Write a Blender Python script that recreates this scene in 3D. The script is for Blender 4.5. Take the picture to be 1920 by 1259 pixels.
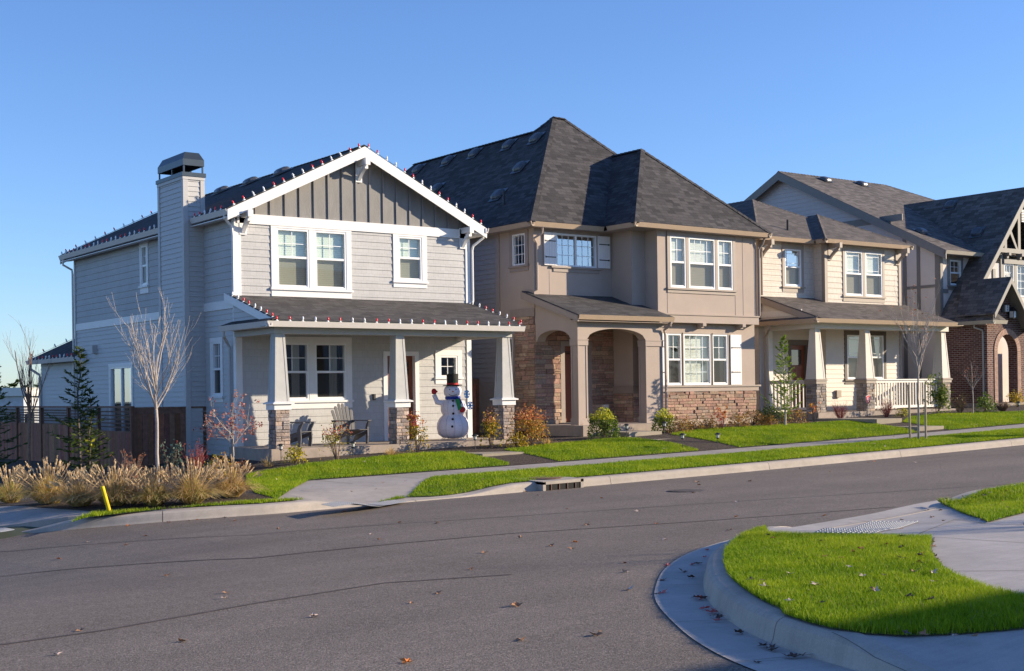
import bpy, bmesh, math, random
import numpy as np
from mathutils import Vector, Matrix
from mathutils.geometry import delaunay_2d_cdt
random.seed(7); rng = np.random.default_rng(11)
R = math.radians
scene = bpy.context.scene
for o in list(bpy.data.objects): bpy.data.objects.remove(o)
C = scene.collection

# ------------------------------------------------------------------ camera
FPX, ROLL, SH, YAW = 2486.8, .01421, 105.9, .63694
cam_d = bpy.data.cameras.new('camera'); cam = bpy.data.objects.new('camera', cam_d); C.objects.link(cam)
cr, sr = math.cos(ROLL), math.sin(ROLL); cy_, sy_ = math.cos(YAW), math.sin(YAW)
Rt = Vector((cy_, -sy_, 0)); Fw = Vector((sy_, cy_, 0)); Up = Vector((0, 0, 1))
r_ = Rt*cr - Up*sr; u_ = Rt*sr + Up*cr
cam.matrix_world = Matrix(((r_.x, u_.x, -Fw.x, 0), (r_.y, u_.y, -Fw.y, 0), (r_.z, u_.z, -Fw.z, 0), (0, 0, 0, 1)))
cam_d.sensor_width = 36; cam_d.lens = FPX/1920*36; cam_d.shift_y = SH/1920
cam_d.clip_start = .1; cam_d.clip_end = 9000
scene.camera = cam

# ------------------------------------------------------------------ light
SUNV = Vector((1.6, -1.0, .615)).normalized()
elev = math.asin(SUNV.z); azim = math.atan2(SUNV.x, SUNV.y)
w = bpy.data.worlds.new('World'); scene.world = w; w.use_nodes = True
nt = w.node_tree; bg = nt.nodes['Background']
sky = nt.nodes.new('ShaderNodeTexSky'); sky.sky_type = 'NISHITA'; sky.sun_disc = False
sky.sun_elevation = elev; sky.sun_rotation = azim
sky.air_density = 1.0; sky.dust_density = 0.12; sky.ozone_density = 3.0; sky.altitude = 100
mxs = nt.nodes.new('ShaderNodeMix'); mxs.data_type = 'RGBA'; mxs.blend_type = 'MULTIPLY'; mxs.inputs[0].default_value = 1; mxs.inputs[7].default_value = (.62, .74, 1.0, 1)
nt.links.new(sky.outputs[0], mxs.inputs[6]); nt.links.new(mxs.outputs[2], bg.inputs[0]); bg.inputs[1].default_value = .13
sd = bpy.data.lights.new('sun', 'SUN'); sun = bpy.data.objects.new('sun', sd); C.objects.link(sun)
sd.energy = 4.9; sd.angle = R(.53); sd.color = (1, .84, .62)
sun.rotation_euler = SUNV.to_track_quat('Z', 'Y').to_euler()
scene.view_settings.view_transform = 'Standard'; scene.view_settings.look = 'None'
scene.view_settings.exposure = .72; scene.view_settings.gamma = 1

# ------------------------------------------------------------------ picture-to-place helpers (world points on real surfaces)
def ray(px, py):
    a = (px-960)/FPX; b = (629.5-py)/FPX + SH/FPX
    v = Fw + r_*a + u_*b
    return v
def PY(px, py, y): v = ray(px, py); return v*(y/v.y)
def PX(px, py, x): v = ray(px, py); return v*(x/v.x)

# ------------------------------------------------------------------ terrain
def sstep(t): t = np.clip(t, 0, 1); return t*t*(3-2*t)
def road(x, y):
    x = np.asarray(x, float); y = np.asarray(y, float)
    dx = np.clip(x-14.76, -14, 60)
    z = -1.905+.0145*dx+.00026*dx*dx + np.minimum(x-.76, 0)*.0072
    z = z + .022*np.clip(20.1-y, 0, 40)
    lx = np.clip(9.6-x, 0, 30)
    z = z - np.where(lx < 6, .013*lx*lx, .468+.1*(lx-6))*sstep((y-11)/9)
    return z
XB = [-30, 2, 5, 8, 11, 13, 13.8, 17.9, 22, 27, 31, 35, 40, 45, 60, 90]
ZB = [-5.5, -2.7, -2.45, -2.15, -1.9, -1.62, -1.5, -1.4, -1.3, -1.14, -1.09, -.97, -.87, -.72, -.35, .2]
def yard(x, y):
    x = np.asarray(x, float); y = np.asarray(y, float)
    zr = road(x, np.full_like(y, 20.1))
    zw = road(x, y) + .16 + .05*sstep((y-20.2)/2.2)
    zb = np.interp(x, XB, ZB)
    t = np.clip((y-23.9)/3.5, 0, 1)
    f = 1-(1-t)**1.7
    f = np.where(x < 13, np.clip((y-23.9)/6, 0, 1)*(1-sstep((x-11)/2)) + f*sstep((x-11)/2), f)
    z = zw*(1-f) + zb*f
    z = z - np.clip(y-45, 0, 1e9)*.05*(1-sstep((y-300)/800)) - np.clip(y-33, 0, 12)*.01
    return z
YC = ([11.38, 12.2, 13.2, 14.5, 15.8, 16.75, 20, 30, 46], [10.6, 10.78, 10.9, 11.1, 11.42, 11.62, 11.95, 12.5, 13.25])
def near_s(x, y):   # near side pavement and verge surface, dropping to the street at the two ramps
    x = np.asarray(x, float); y = np.asarray(y, float)
    dc = np.interp(x, *YC)-y
    r1 = sstep((x-11.3)/1.2)*(1-sstep((x-15.4)/1.5))*(1-sstep((dc-.2)/2.2)); r2 = (1-sstep((y-4.4)/1.1))*(1-sstep((x-6.45)/1.8))
    return road(x, y)+.158-.14*r1-.135*r2
def G(px, py, f=yard, off=0.0):
    v = ray(px, py); t = np.arange(3, 140, .02)
    X, Y, Z = v.x*t, v.y*t, v.z*t
    h = f(X, Y)+off
    i = int(np.argmax(Z < h)); return Vector((X[i], Y[i], h[i]))

# ------------------------------------------------------------------ objects
ORG = {}
def prop(o, label=None, cat=None, group=None, kind=None):
    if label: o['label'] = label
    if cat: o['category'] = cat
    if group: o['group'] = group
    if kind: o['kind'] = kind
    return o
def thing(name, label, cat, loc=(0, 0, 0), group=None):
    o = bpy.data.objects.new(name, None); C.objects.link(o); o.location = loc; o.empty_display_size = .2
    ORG[o.name] = Vector(loc)
    return prop(o, label, cat, group)
def finish(me, name, m, parent=None, base=None):
    o = bpy.data.objects.new(name, me); C.objects.link(o)
    if m is not None:
        for mm in (m if isinstance(m, (list, tuple)) else [m]): me.materials.append(mm)
    if parent is not None:
        o.parent = parent; org = ORG[parent.name]; ORG[o.name] = org
        if org.length > 0: me.transform(Matrix.Translation(-org))
    elif base is not None:
        me.transform(Matrix.Translation(-Vector(base))); o.location = base; ORG[o.name] = Vector(base)
    else: ORG[o.name] = Vector((0, 0, 0))
    return o
def mesh_uv(me):
    n = len(me.polygons)
    if n == 0: return
    uvl = me.uv_layers.new(name='UVMap')
    co = np.empty(len(me.vertices)*3); me.vertices.foreach_get('co', co); co = co.reshape(-1, 3)
    nl = len(me.loops); vi = np.empty(nl, int); me.loops.foreach_get('vertex_index', vi)
    ls = np.empty(n, int); lt = np.empty(n, int); me.polygons.foreach_get('loop_start', ls); me.polygons.foreach_get('loop_total', lt)
    nr = np.empty(n*3); me.polygons.foreach_get('normal', nr); nr = nr.reshape(-1, 3)
    N = np.repeat(nr, lt, axis=0)
    order = np.concatenate([np.arange(s, s+t) for s, t in zip(ls, lt)]) if not np.all(np.diff(ls) == lt[:-1]) else np.arange(nl)
    T = np.stack([-N[:, 1], N[:, 0], np.zeros(len(N))], 1); L = np.linalg.norm(T, axis=1)
    flat = L < .05; T[flat] = (1, 0, 0); L[flat] = 1; T /= L[:, None]
    V = np.cross(N, T); V[flat] = (0, 1, 0)
    p = co[vi[order]]
    uv = np.stack([(p*T).sum(1), (p*V).sum(1)], 1)
    out = np.zeros((nl, 2)); out[order] = uv
    uvl.data.foreach_set('uv', out.ravel())
class MB:
    def __init__(s): s.v = []; s.f = []; s.c = []; s.mi = []; s.cc = None; s.m = 0
    def add(s, vs, fs):
        b = len(s.v); s.v += [tuple(p) for p in vs]
        for f in fs: s.f.append([b+i for i in f]); s.mi.append(s.m); s.c.append(s.cc or (1, 1, 1))
        return s
    def quad(s, a, b, c, d): return s.add([a, b, c, d], [(0, 1, 2, 3)])
    def poly(s, pts): return s.add(pts, [tuple(range(len(pts)))])
    def box(s, x0, y0, z0, x1, y1, z1):
        x0, x1 = sorted((x0, x1)); y0, y1 = sorted((y0, y1)); z0, z1 = sorted((z0, z1))
        return s.add([(x0, y0, z0), (x1, y0, z0), (x1, y1, z0), (x0, y1, z0), (x0, y0, z1), (x1, y0, z1), (x1, y1, z1), (x0, y1, z1)],
                     [(0, 3, 2, 1), (4, 5, 6, 7), (0, 1, 5, 4), (1, 2, 6, 5), (2, 3, 7, 6), (3, 0, 4, 7)])
    def prism(s, pts, ext):
        n = len(pts); e = Vector(ext); P = [Vector(p) for p in pts]
        nn = Vector((0, 0, 0))
        for i in range(n): nn += P[i].cross(P[(i+1) % n])
        if nn.dot(e) > 0: P = P[::-1]
        return s.add(P+[p+e for p in P], [tuple(range(n)), tuple(range(2*n-1, n-1, -1))] + [(i, i+n, (i+1) % n+n, (i+1) % n) for i in range(n)])
    def taper(s, c0, h0, c1, h1):   # frustum: centre, half sizes (x,y)
        a = [(c0[0]+sx*h0[0], c0[1]+sy*h0[1], c0[2]) for sx, sy in ((-1, -1), (1, -1), (1, 1), (-1, 1))]
        b = [(c1[0]+sx*h1[0], c1[1]+sy*h1[1], c1[2]) for sx, sy in ((-1, -1), (1, -1), (1, 1), (-1, 1))]
        return s.add(a+b, [(0, 3, 2, 1), (4, 5, 6, 7), (0, 1, 5, 4), (1, 2, 6, 5), (2, 3, 7, 6), (3, 0, 4, 7)])
    def tube(s, pts, rad, n=6, cap=True):
        P = [Vector(p) for p in pts]; k = len(P); rs = rad if isinstance(rad, (list, tuple)) else [rad]*k
        b = len(s.v); prev = None
        for i in range(k):
            d = (P[min(i+1, k-1)]-P[max(i-1, 0)])
            if d.length < 1e-9: d = Vector((0, 0, 1))
            d.normalize()
            a = prev if prev is not None else (Vector((1, 0, 0)) if abs(d.x) < .8 else Vector((0, 1, 0)))
            a = (a-d*a.dot(d)).normalized(); prev = a; c = d.cross(a)
            for j in range(n):
                t = 2*math.pi*j/n; s.v.append(tuple(P[i]+(a*math.cos(t)+c*math.sin(t))*rs[i]))
        for i in range(k-1):
            for j in range(n):
                s.f.append([b+i*n+j, b+i*n+(j+1) % n, b+(i+1)*n+(j+1) % n, b+(i+1)*n+j]); s.mi.append(s.m); s.c.append(s.cc or (1, 1, 1))
        if cap:
            s.f.append([b+j for j in range(n)][::-1]); s.mi.append(s.m); s.c.append(s.cc or (1, 1, 1))
            s.f.append([b+(k-1)*n+j for j in range(n)]); s.mi.append(s.m); s.c.append(s.cc or (1, 1, 1))
        return s
    def lathe(s, c, prof, n=16, squash=(1, 1)):
        b = len(s.v)
        for r, z in prof:
            for j in range(n):
                t = 2*math.pi*j/n; s.v.append((c[0]+r*math.cos(t)*squash[0], c[1]+r*math.sin(t)*squash[1], c[2]+z))
        for i in range(len(prof)-1):
            for j in range(n):
                s.f.append([b+i*n+j, b+i*n+(j+1) % n, b+(i+1)*n+(j+1) % n, b+(i+1)*n+j]); s.mi.append(s.m); s.c.append(s.cc or (1, 1, 1))
        return s
    def build(s, name, m, parent=None, base=None, smooth=False, col=False):
        me = bpy.data.meshes.new(name); me.from_pydata(s.v, [], s.f); me.update()
        if any(s.mi): me.polygons.foreach_set('material_index', s.mi)
        mesh_uv(me)
        if col:
            a = me.attributes.new('Col', 'FLOAT_COLOR', 'CORNER'); out = []
            for f, c in zip(s.f, s.c): out += [c[0], c[1], c[2], 1]*len(f)
            a.data.foreach_set('color', out)
        if smooth: me.polygons.foreach_set('use_smooth', [True]*len(me.polygons))
        return finish(me, name, m, parent, base)
def arr_mesh(name, verts, faces, m, parent=None, base=None, cols=None, kind=None):
    """verts (N,3), faces (M,k) uniform; cols per vertex"""
    me = bpy.data.meshes.new(name); N = len(verts); M, k = faces.shape
    me.vertices.add(N); me.vertices.foreach_set('co', np.asarray(verts, np.float32).ravel())
    me.loops.add(M*k); me.loops.foreach_set('vertex_index', faces.astype(np.int32).ravel())
    me.polygons.add(M); me.polygons.foreach_set('loop_start', np.arange(0, M*k, k, dtype=np.int32)); me.polygons.foreach_set('loop_total', np.full(M, k, np.int32))
    me.update(calc_edges=True)
    if cols is not None:
        a = me.attributes.new('Col', 'FLOAT_COLOR', 'POINT'); c4 = np.ones((N, 4), np.float32); c4[:, :3] = cols; a.data.foreach_set('color', c4.ravel())
    o = finish(me, name, m, parent, base)
    if kind: o['kind'] = kind
    return o

# ------------------------------------------------------------------ materials
MATS = {}
def newmat(name):
    m = bpy.data.materials.new(name); m.use_nodes = True; nt = m.node_tree; b = nt.nodes['Principled BSDF']
    MATS[name] = m; return m, nt, b
def N_(nt, t, **k):
    n = nt.nodes.new(t)
    for a, v in k.items(): setattr(n, a, v)
    return n
def noise(nt, vec, scale, detail=3, rough=.6):
    n = N_(nt, 'ShaderNodeTexNoise'); n.inputs['Scale'].default_value = scale; n.inputs['Detail'].default_value = detail; n.inputs['Roughness'].default_value = rough
    if vec is not None: nt.links.new(vec, n.inputs['Vector'])
    return n.outputs['Fac']
def ramp(nt, fac, stops):
    n = N_(nt, 'ShaderNodeValToRGB'); nt.links.new(fac, n.inputs[0]); e = n.color_ramp.elements
    while len(e) < len(stops): e.new(.5)
    for i, (p, c) in enumerate(stops): e[i].position = p; e[i].color = (*c, 1) if len(c) == 3 else c
    return n.outputs[0]
def mix(nt, a, b, fac, mode='MIX'):
    n = N_(nt, 'ShaderNodeMix', data_type='RGBA', blend_type=mode)
    for s, v in ((0, fac), (6, a), (7, b)):
        if hasattr(v, 'node'): nt.links.new(v, n.inputs[s])
        else: n.inputs[s].default_value = v if s == 0 else (*v, 1)
    return n.outputs[2]
def bump(nt, b, h, strength, dist):
    n = N_(nt, 'ShaderNodeBump'); n.inputs['Strength'].default_value = strength; n.inputs['Distance'].default_value = dist
    nt.links.new(h, n.inputs['Height']); nt.links.new(n.outputs[0], b.inputs['Normal']); return n
def sc(c, f): return tuple(min(1, x*f) for x in c)
def simple(name, col, rough=.6, var=.12, scale=6, metal=0, bmp=0, bs=60, spec=.5, stretch=None):
    m, nt, b = newmat(name); tc = N_(nt, 'ShaderNodeTexCoord'); vec = tc.outputs['Object']
    if stretch:
        mp = N_(nt, 'ShaderNodeMapping'); mp.inputs['Scale'].default_value = stretch; nt.links.new(vec, mp.inputs[0]); vec = mp.outputs[0]
    f = noise(nt, vec, scale)
    c = ramp(nt, f, [(.3, sc(col, 1-var)), (.7, sc(col, 1+var))])
    nt.links.new(c, b.inputs['Base Color']); b.inputs['Roughness'].default_value = rough; b.inputs['Metallic'].default_value = metal
    b.inputs['Specular IOR Level'].default_value = spec
    if bmp: bump(nt, b, noise(nt, vec, bs, 4), bmp, .01)
    return m
def rows(name, c1, c2, mortar, bw, rh, ms, rough=.8, offset=.5, bmp=.4, dist=.01, nvar=.15, bias=0, smooth=.1, off=(0, 0)):
    """brick / shingle / shake material on metric UVs"""
    m, nt, b = newmat(name); uv = N_(nt, 'ShaderNodeUVMap').outputs[0]
    mp = N_(nt, 'ShaderNodeMapping'); mp.inputs['Location'].default_value = (off[0], off[1], 0); nt.links.new(uv, mp.inputs[0])
    br = N_(nt, 'ShaderNodeTexBrick'); nt.links.new(mp.outputs[0], br.inputs['Vector']); br.offset = offset
    for k, v in (('Scale', 1), ('Brick Width', bw), ('Row Height', rh), ('Mortar Size', ms), ('Mortar Smooth', smooth), ('Bias', bias)): br.inputs[k].default_value = v
    br.inputs['Color1'].default_value = (*c1, 1); br.inputs['Color2'].default_value = (*c2, 1); br.inputs['Mortar'].default_value = (*mortar, 1)
    tc = N_(nt, 'ShaderNodeTexCoord').outputs['Object']
    big = ramp(nt, noise(nt, tc, .7), [(.3, (1-nvar,)*3), (.7, (1+nvar*.6,)*3)])
    fine = ramp(nt, noise(nt, tc, 40, 2), [(.2, (1-nvar,)*3), (.8, (1+nvar*.5,)*3)])
    c = mix(nt, mix(nt, br.outputs[0], big, 1, 'MULTIPLY'), fine, 1, 'MULTIPLY')
    nt.links.new(c, b.inputs['Base Color']); b.inputs['Roughness'].default_value = rough; b.inputs['Specular IOR Level'].default_value = .3
    inv = N_(nt, 'ShaderNodeMath', operation='SUBTRACT'); inv.inputs[0].default_value = 1; nt.links.new(br.outputs['Fac'], inv.inputs[1])
    bump(nt, b, inv.outputs[0], bmp, dist)
    return m
def shingles(name, c, spread=.35):
    m, nt, b = newmat(name); uv = N_(nt, 'ShaderNodeUVMap').outputs[0]
    br = N_(nt, 'ShaderNodeTexBrick'); nt.links.new(uv, br.inputs['Vector']); br.offset = .37; br.offset_frequency = 2; br.squash = .7; br.squash_frequency = 3
    for k, v in (('Scale', 1), ('Brick Width', .31), ('Row Height', .145), ('Mortar Size', .006), ('Mortar Smooth', .3), ('Bias', 0)): br.inputs[k].default_value = v
    br.inputs['Color1'].default_value = (*sc(c, 1-spread), 1); br.inputs['Color2'].default_value = (*sc(c, 1+spread), 1); br.inputs['Mortar'].default_value = (*sc(c, .45), 1)
    tc = N_(nt, 'ShaderNodeTexCoord').outputs['Object']
    fine = ramp(nt, noise(nt, tc, 55, 2), [(.25, (.7,)*3), (.75, (1.25,)*3)])
    big = ramp(nt, noise(nt, tc, .5, 3), [(.3, (.88,)*3), (.7, (1.1,)*3)])
    c_ = mix(nt, mix(nt, br.outputs[0], fine, 1, 'MULTIPLY'), big, 1, 'MULTIPLY')
    nt.links.new(c_, b.inputs['Base Color']); b.inputs['Roughness'].default_value = .85; b.inputs['Specular IOR Level'].default_value = .25
    sep = N_(nt, 'ShaderNodeSeparateXYZ'); nt.links.new(uv, sep.inputs[0])
    md = N_(nt, 'ShaderNodeMath', operation='FRACT'); dv = N_(nt, 'ShaderNodeMath', operation='DIVIDE'); dv.inputs[1].default_value = .145
    nt.links.new(sep.outputs[1], dv.inputs[0]); nt.links.new(dv.outputs[0], md.inputs[0])
    sb = N_(nt, 'ShaderNodeMath', operation='SUBTRACT'); sb.inputs[0].default_value = 1; nt.links.new(md.outputs[0], sb.inputs[1])
    ad = N_(nt, 'ShaderNodeMath', operation='ADD'); nt.links.new(sb.outputs[0], ad.inputs[0]); nt.links.new(noise(nt, tc, 60, 2), ad.inputs[1])
    bump(nt, b, ad.outputs[0], .5, .012)
    return m
def attr(name, rough=.8, var=.2, scale=30, bmp=0, trans=0, spec=.3, bs=50):
    """own colour of each piece from the mesh, with fine mottling"""
    m, nt, b = newmat(name); a = N_(nt, 'ShaderNodeAttribute', attribute_name='Col').outputs['Color']
    tc = N_(nt, 'ShaderNodeTexCoord').outputs['Object']
    v = ramp(nt, noise(nt, tc, scale), [(.25, (1-var,)*3), (.75, (1+var,)*3)])
    c = mix(nt, a, v, 1, 'MULTIPLY'); nt.links.new(c, b.inputs['Base Color']); b.inputs['Roughness'].default_value = rough; b.inputs['Specular IOR Level'].default_value = spec
    if bmp: bump(nt, b, noise(nt, tc, bs, 4), bmp, .02)
    if trans:
        t = N_(nt, 'ShaderNodeBsdfTranslucent'); nt.links.new(c, t.inputs[0]); mx = N_(nt, 'ShaderNodeMixShader'); mx.inputs[0].default_value = trans
        out = nt.nodes['Material Output']; nt.links.new(b.outputs[0], mx.inputs[1]); nt.links.new(t.outputs[0], mx.inputs[2]); nt.links.new(mx.outputs[0], out.inputs[0])
    return m
def glassmat(name, tint=(.9, .95, .95), screen=0, refl=1.0):
    m, nt, b = newmat(name); out = nt.nodes['Material Output']
    tr = N_(nt, 'ShaderNodeBsdfTransparent'); tr.inputs[0].default_value = (*tint, 1)
    gl = N_(nt, 'ShaderNodeBsdfGlossy'); gl.inputs['Roughness'].default_value = .02; gl.inputs[0].default_value = (.95, .97, 1, 1)
    tcn = N_(nt, 'ShaderNodeTexCoord').outputs['Object']; bn = N_(nt, 'ShaderNodeBump'); bn.inputs['Strength'].default_value = .04; bn.inputs['Distance'].default_value = .02
    nt.links.new(noise(nt, tcn, 1.3, 1), bn.inputs['Height']); nt.links.new(bn.outputs[0], gl.inputs['Normal'])
    lw = N_(nt, 'ShaderNodeLayerWeight'); lw.inputs[0].default_value = .5
    pw = N_(nt, 'ShaderNodeMath', operation='POWER'); pw.inputs[1].default_value = 5; nt.links.new(lw.outputs['Facing'], pw.inputs[0])
    ml = N_(nt, 'ShaderNodeMath', operation='MULTIPLY_ADD', use_clamp=True); ml.inputs[1].default_value = .9; ml.inputs[2].default_value = .09*refl; nt.links.new(pw.outputs[0], ml.inputs[0])
    mx = N_(nt, 'ShaderNodeMixShader'); nt.links.new(ml.outputs[0], mx.inputs[0]); nt.links.new(tr.outputs[0], mx.inputs[1]); nt.links.new(gl.outputs[0], mx.inputs[2])
    o = mx.outputs[0]
    if screen:
        df = N_(nt, 'ShaderNodeBsdfDiffuse'); df.inputs[0].default_value = (.10, .10, .10, 1)
        m2 = N_(nt, 'ShaderNodeMixShader'); m2.inputs[0].default_value = screen; nt.links.new(o, m2.inputs[1]); nt.links.new(df.outputs[0], m2.inputs[2]); o = m2.outputs[0]
    nt.links.new(o, out.inputs[0]); return m
def blindmat(name, c):
    m, nt, b = newmat(name); uv = N_(nt, 'ShaderNodeUVMap').outputs[0]
    wv = N_(nt, 'ShaderNodeTexWave', wave_type='BANDS', bands_direction='Y', wave_profile='SAW'); wv.inputs['Scale'].default_value = 6.4; wv.inputs['Distortion'].default_value = 0
    nt.links.new(uv, wv.inputs['Vector'])
    cc = ramp(nt, wv.outputs['Fac'], [(0, sc(c, .55)), (.18, c), (1, c)]); nt.links.new(cc, b.inputs['Base Color']); b.inputs['Roughness'].default_value = .6
    bump(nt, b, wv.outputs['Fac'], .5, .02); return m

# siding paints
M_white = simple('white_trim_paint', (.74, .73, .72), .5, .04, 3)
M_vinyl = simple('white_vinyl', (.78, .78, .78), .35, .02)
M_s1 = rows('grey_shake_siding', (.47, .465, .46), (.50, .495, .49), (.36, .355, .35), .16, .1803, .003, .75, .43, .25, .006, .07, )
M_s1lap = simple('grey_lap_siding', (.49, .485, .48), .6, .05, 2.5, bmp=.1, stretch=(2, 2, 14))
M_gable = simple('dark_grey_panel_paint', (.225, .215, .205), .75, .1, 5, bmp=.5, bs=35, stretch=(1, 1, .35))
M_gable_b = simple('dark_grey_batten_paint', (.215, .205, .20), .7, .05)
M_col1 = simple('grey_stucco_paint', (.46, .455, .44), .8, .05, 6, bmp=.35, bs=70)
M_gutter1 = simple('cream_gutter_metal', (.66, .62, .58), .35, .03)
M_roof1 = shingles('charcoal_shingles', (.05, .047, .048))
M_roof2 = shingles('dark_weathered_shingles', (.062, .057, .058), .42)
M_roof3 = shingles('brown_grey_shingles', (.125, .108, .098), .28)
M_roof4 = shingles('slate_grey_shingles', (.12, .108, .10), .38)
M_stucco2 = simple('taupe_stucco', (.40, .325, .275), .85, .045, 1.6, bmp=.25, bs=45)
M_trim2 = simple('brown_taupe_trim', (.30, .243, .205), .6, .05)
M_gutter2 = simple('tan_gutter_metal', (.43, .32, .225), .4, .04)
M_fascia2 = simple('brown_fascia', (.20, .16, .135), .6, .05)
M_lap2 = simple('mauve_grey_lap_siding', (.26, .24, .235), .6, .05)
M_shut = simple('white_shutter_boards', (.80, .77, .75), .55, .05, 6, stretch=(8, 8, 1))
M_black = simple('black_painted_metal', (.015, .015, .016), .45, .1)
M_iron = simple('dark_bronze_metal', (.045, .035, .03), .45, .1)
M_shake3 = rows('cream_shake_siding', (.62, .55, .47), (.66, .585, .50), (.42, .37, .31), .2, .1905, .004, .7, .41, .25, .006, .05)
M_lap3 = simple('beige_lap_siding', (.60, .545, .48), .6, .04, 2.5)
M_trim3 = simple('khaki_brown_trim', (.34, .28, .225), .6, .05)
M_dtrim3 = simple('dark_umber_trim', (.115, .09, .07), .6, .05)
M_col3 = simple('cream_column_paint', (.63, .585, .51), .7, .03)
M_rail3 = simple('cream_railing_paint', (.72, .68, .61), .5, .04)
M_w4 = simple('cream_stucco_panels', (.66, .59, .53), .85, .04, 2, bmp=.2)
M_lap4 = simple('pale_mauve_lap_siding', (.52, .47, .45), .65, .04)
M_tim4 = simple('grey_green_timber_paint', (.20, .185, .165), .6, .06)
M_tim4l = M_tim4
M_gut4 = simple('stone_grey_gutter_metal', (.42, .38, .31), .4, .04)
M_gut4d = M_gut4
M_nook = simple('warm_taupe_stucco', (.36, .29, .235), .85, .04, bmp=.2)
M_brick = rows('red_brown_bricks', (.13, .05, .038), (.235, .115, .085), (.40, .33, .29), .21, .072, .009, .85, .5, .6, .012, .35, bias=-.1)
M_brickc = rows('pale_brick_arch', (.42, .28, .22), (.56, .41, .32), (.50, .43, .38), .072, .21, .009, .85, .5, .6, .012, .2)
M_stone = attr('stacked_ledge_stone', .9, .28, 16, .7, bs=26)
M_mortar = simple('stone_mortar', (.12, .095, .08), .95, .2, 30)
M_mortarl = simple('pale_mortar', (.38, .32, .28), .95, .15, 30)
M_conc = simple('porch_concrete', (.33, .27, .225), .9, .14, 5, bmp=.25, bs=60)
M_door = simple('stained_wood_door', (.22, .065, .028), .45, .25, 8, stretch=(12, 12, 1))
M_fence = attr('stained_cedar_boards', .75, .3, 9, .2)
M_glass = glassmat('window_glass'); M_glassb = glassmat('reflective_window_glass', refl=4.0); M_screen = glassmat('insect_screened_glass', (.85, .85, .82), .34, .5)
M_blind = blindmat('pale_green_white_blinds', (.72, .76, .64)); M_blind3 = blindmat('cream_blinds', (.70, .68, .60)); M_curt = simple('pale_curtain', (.5, .47, .44), .9, .1, stretch=(30, 30, .5))
M_dark = simple('unlit_room', (.012, .010, .009), .9, .2, 2); M_floor = simple('wood_floor_inside', (.12, .07, .045), .5)
# ------------------------------------------------------------------ building helpers
def W(axis, plane, sgn):
    if axis == 'y': return lambda u, d, z: (u, plane+sgn*d, z)
    return lambda u, d, z: (plane+sgn*d, u, z)
def wbox(mb, F, u0, u1, d0, d1, z0, z1):
    a = F(u0, d0, z0); b = F(u1, d1, z1); return mb.box(a[0], a[1], a[2], b[0], b[1], b[2])
def crossings(poly, z):
    xs = []
    for i in range(len(poly)):
        (u0, z0), (u1, z1) = poly[i], poly[(i+1) % len(poly)]
        if (z0 > z) != (z1 > z): xs.append(u0+(u1-u0)*(z-z0)/(z1-z0))
    return sorted(xs)
def wall(parent, axis, plane, sgn, outline, openings, m, lap=None, name='wall', t=.016, z0=0.0):
    mb = MB(); F = W(axis, plane, sgn)
    zs = sorted({round(z, 4) for _, z in outline} | {round(v, 4) for o in openings for v in o[2:]})
    lo, hi = zs[0], zs[-1]
    if lap:
        k = math.floor((lo-z0)/lap)
        while z0+k*lap < hi:
            z = round(z0+k*lap, 4)
            if lo < z < hi: zs.append(z)
            k += 1
    zs = sorted(set(zs)); e = 1e-5; wind = (axis == 'y') == (sgn < 0)
    def off(z, c1): return t*(c1-z)/lap if lap else 0
    for za, zb in zip(zs, zs[1:]):
        if zb-za < 1e-4: continue
        A, B = crossings(outline, za+e), crossings(outline, zb-e)
        if len(A) != len(B): continue
        c1 = z0+lap*math.floor((zb-1e-4-z0)/lap)+lap if lap else 0
        for i in range(0, len(A), 2):
            segs = [(A[i], A[i+1], B[i], B[i+1])]
            for o in openings:
                if o[2] <= za+1e-4 and o[3] >= zb-1e-4:
                    ns = []
                    for a0, a1, b0, b1 in segs:
                        if o[1] <= min(a0, b0) or o[0] >= max(a1, b1): ns.append((a0, a1, b0, b1)); continue
                        if o[0] > a0 or o[0] > b0: ns.append((a0, max(o[0], a0), b0, max(o[0], b0)))
                        if o[1] < a1 or o[1] < b1: ns.append((min(o[1], a1), a1, min(o[1], b1), b1))
                    segs = ns
            for a0, a1, b0, b1 in segs:
                oa, ob = off(za, c1), off(zb, c1)
                q = [F(a0, oa, za), F(a1, oa, za), F(b1, ob, zb), F(b0, ob, zb)]
                mb.poly(q if wind else q[::-1])
                if lap and abs(((za-z0)/lap)-round((za-z0)/lap)) < 1e-3 and za > lo:
                    q = [F(a0, 0, za), F(a1, 0, za), F(a1, oa, za), F(a0, oa, za)]; mb.poly(q if wind else q[::-1])
    return mb.build(name, m, parent)
def pbox(parent, name, m, axis, plane, sgn, u0, u1, d0, d1, z0, z1):
    return wbox(MB(), W(axis, plane, sgn), u0, u1, d0, d1, z0, z1).build(name, m, parent)
def slab(parent, name, pts, th, m):
    P = [Vector(p) for p in pts]; n = (P[1]-P[0]).cross(P[2]-P[0])
    if n.z < 0: P = P[::-1]
    k = len(P); mb = MB()
    mb.add(P+[p-Vector((0, 0, th)) for p in P], [tuple(range(k)), tuple(range(2*k-1, k-1, -1))]+[(i, i+k, (i+1) % k+k, (i+1) % k) for i in range(k)])
    return mb.build(name, m, parent)
def roof(parent, planes, th, m, name='roof'):
    """one roof mesh of several slopes"""
    mb = MB()
    for pts in planes:
        P = [Vector(p) for p in pts]; n = (P[1]-P[0]).cross(P[2]-P[0])
        if n.z < 0: P = P[::-1]
        k = len(P); mb.add(P+[p-Vector((0, 0, th)) for p in P], [tuple(range(k)), tuple(range(2*k-1, k-1, -1))]+[(i, i+k, (i+1) % k+k, (i+1) % k) for i in range(k)])
    return mb.build(name, m, parent)
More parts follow.
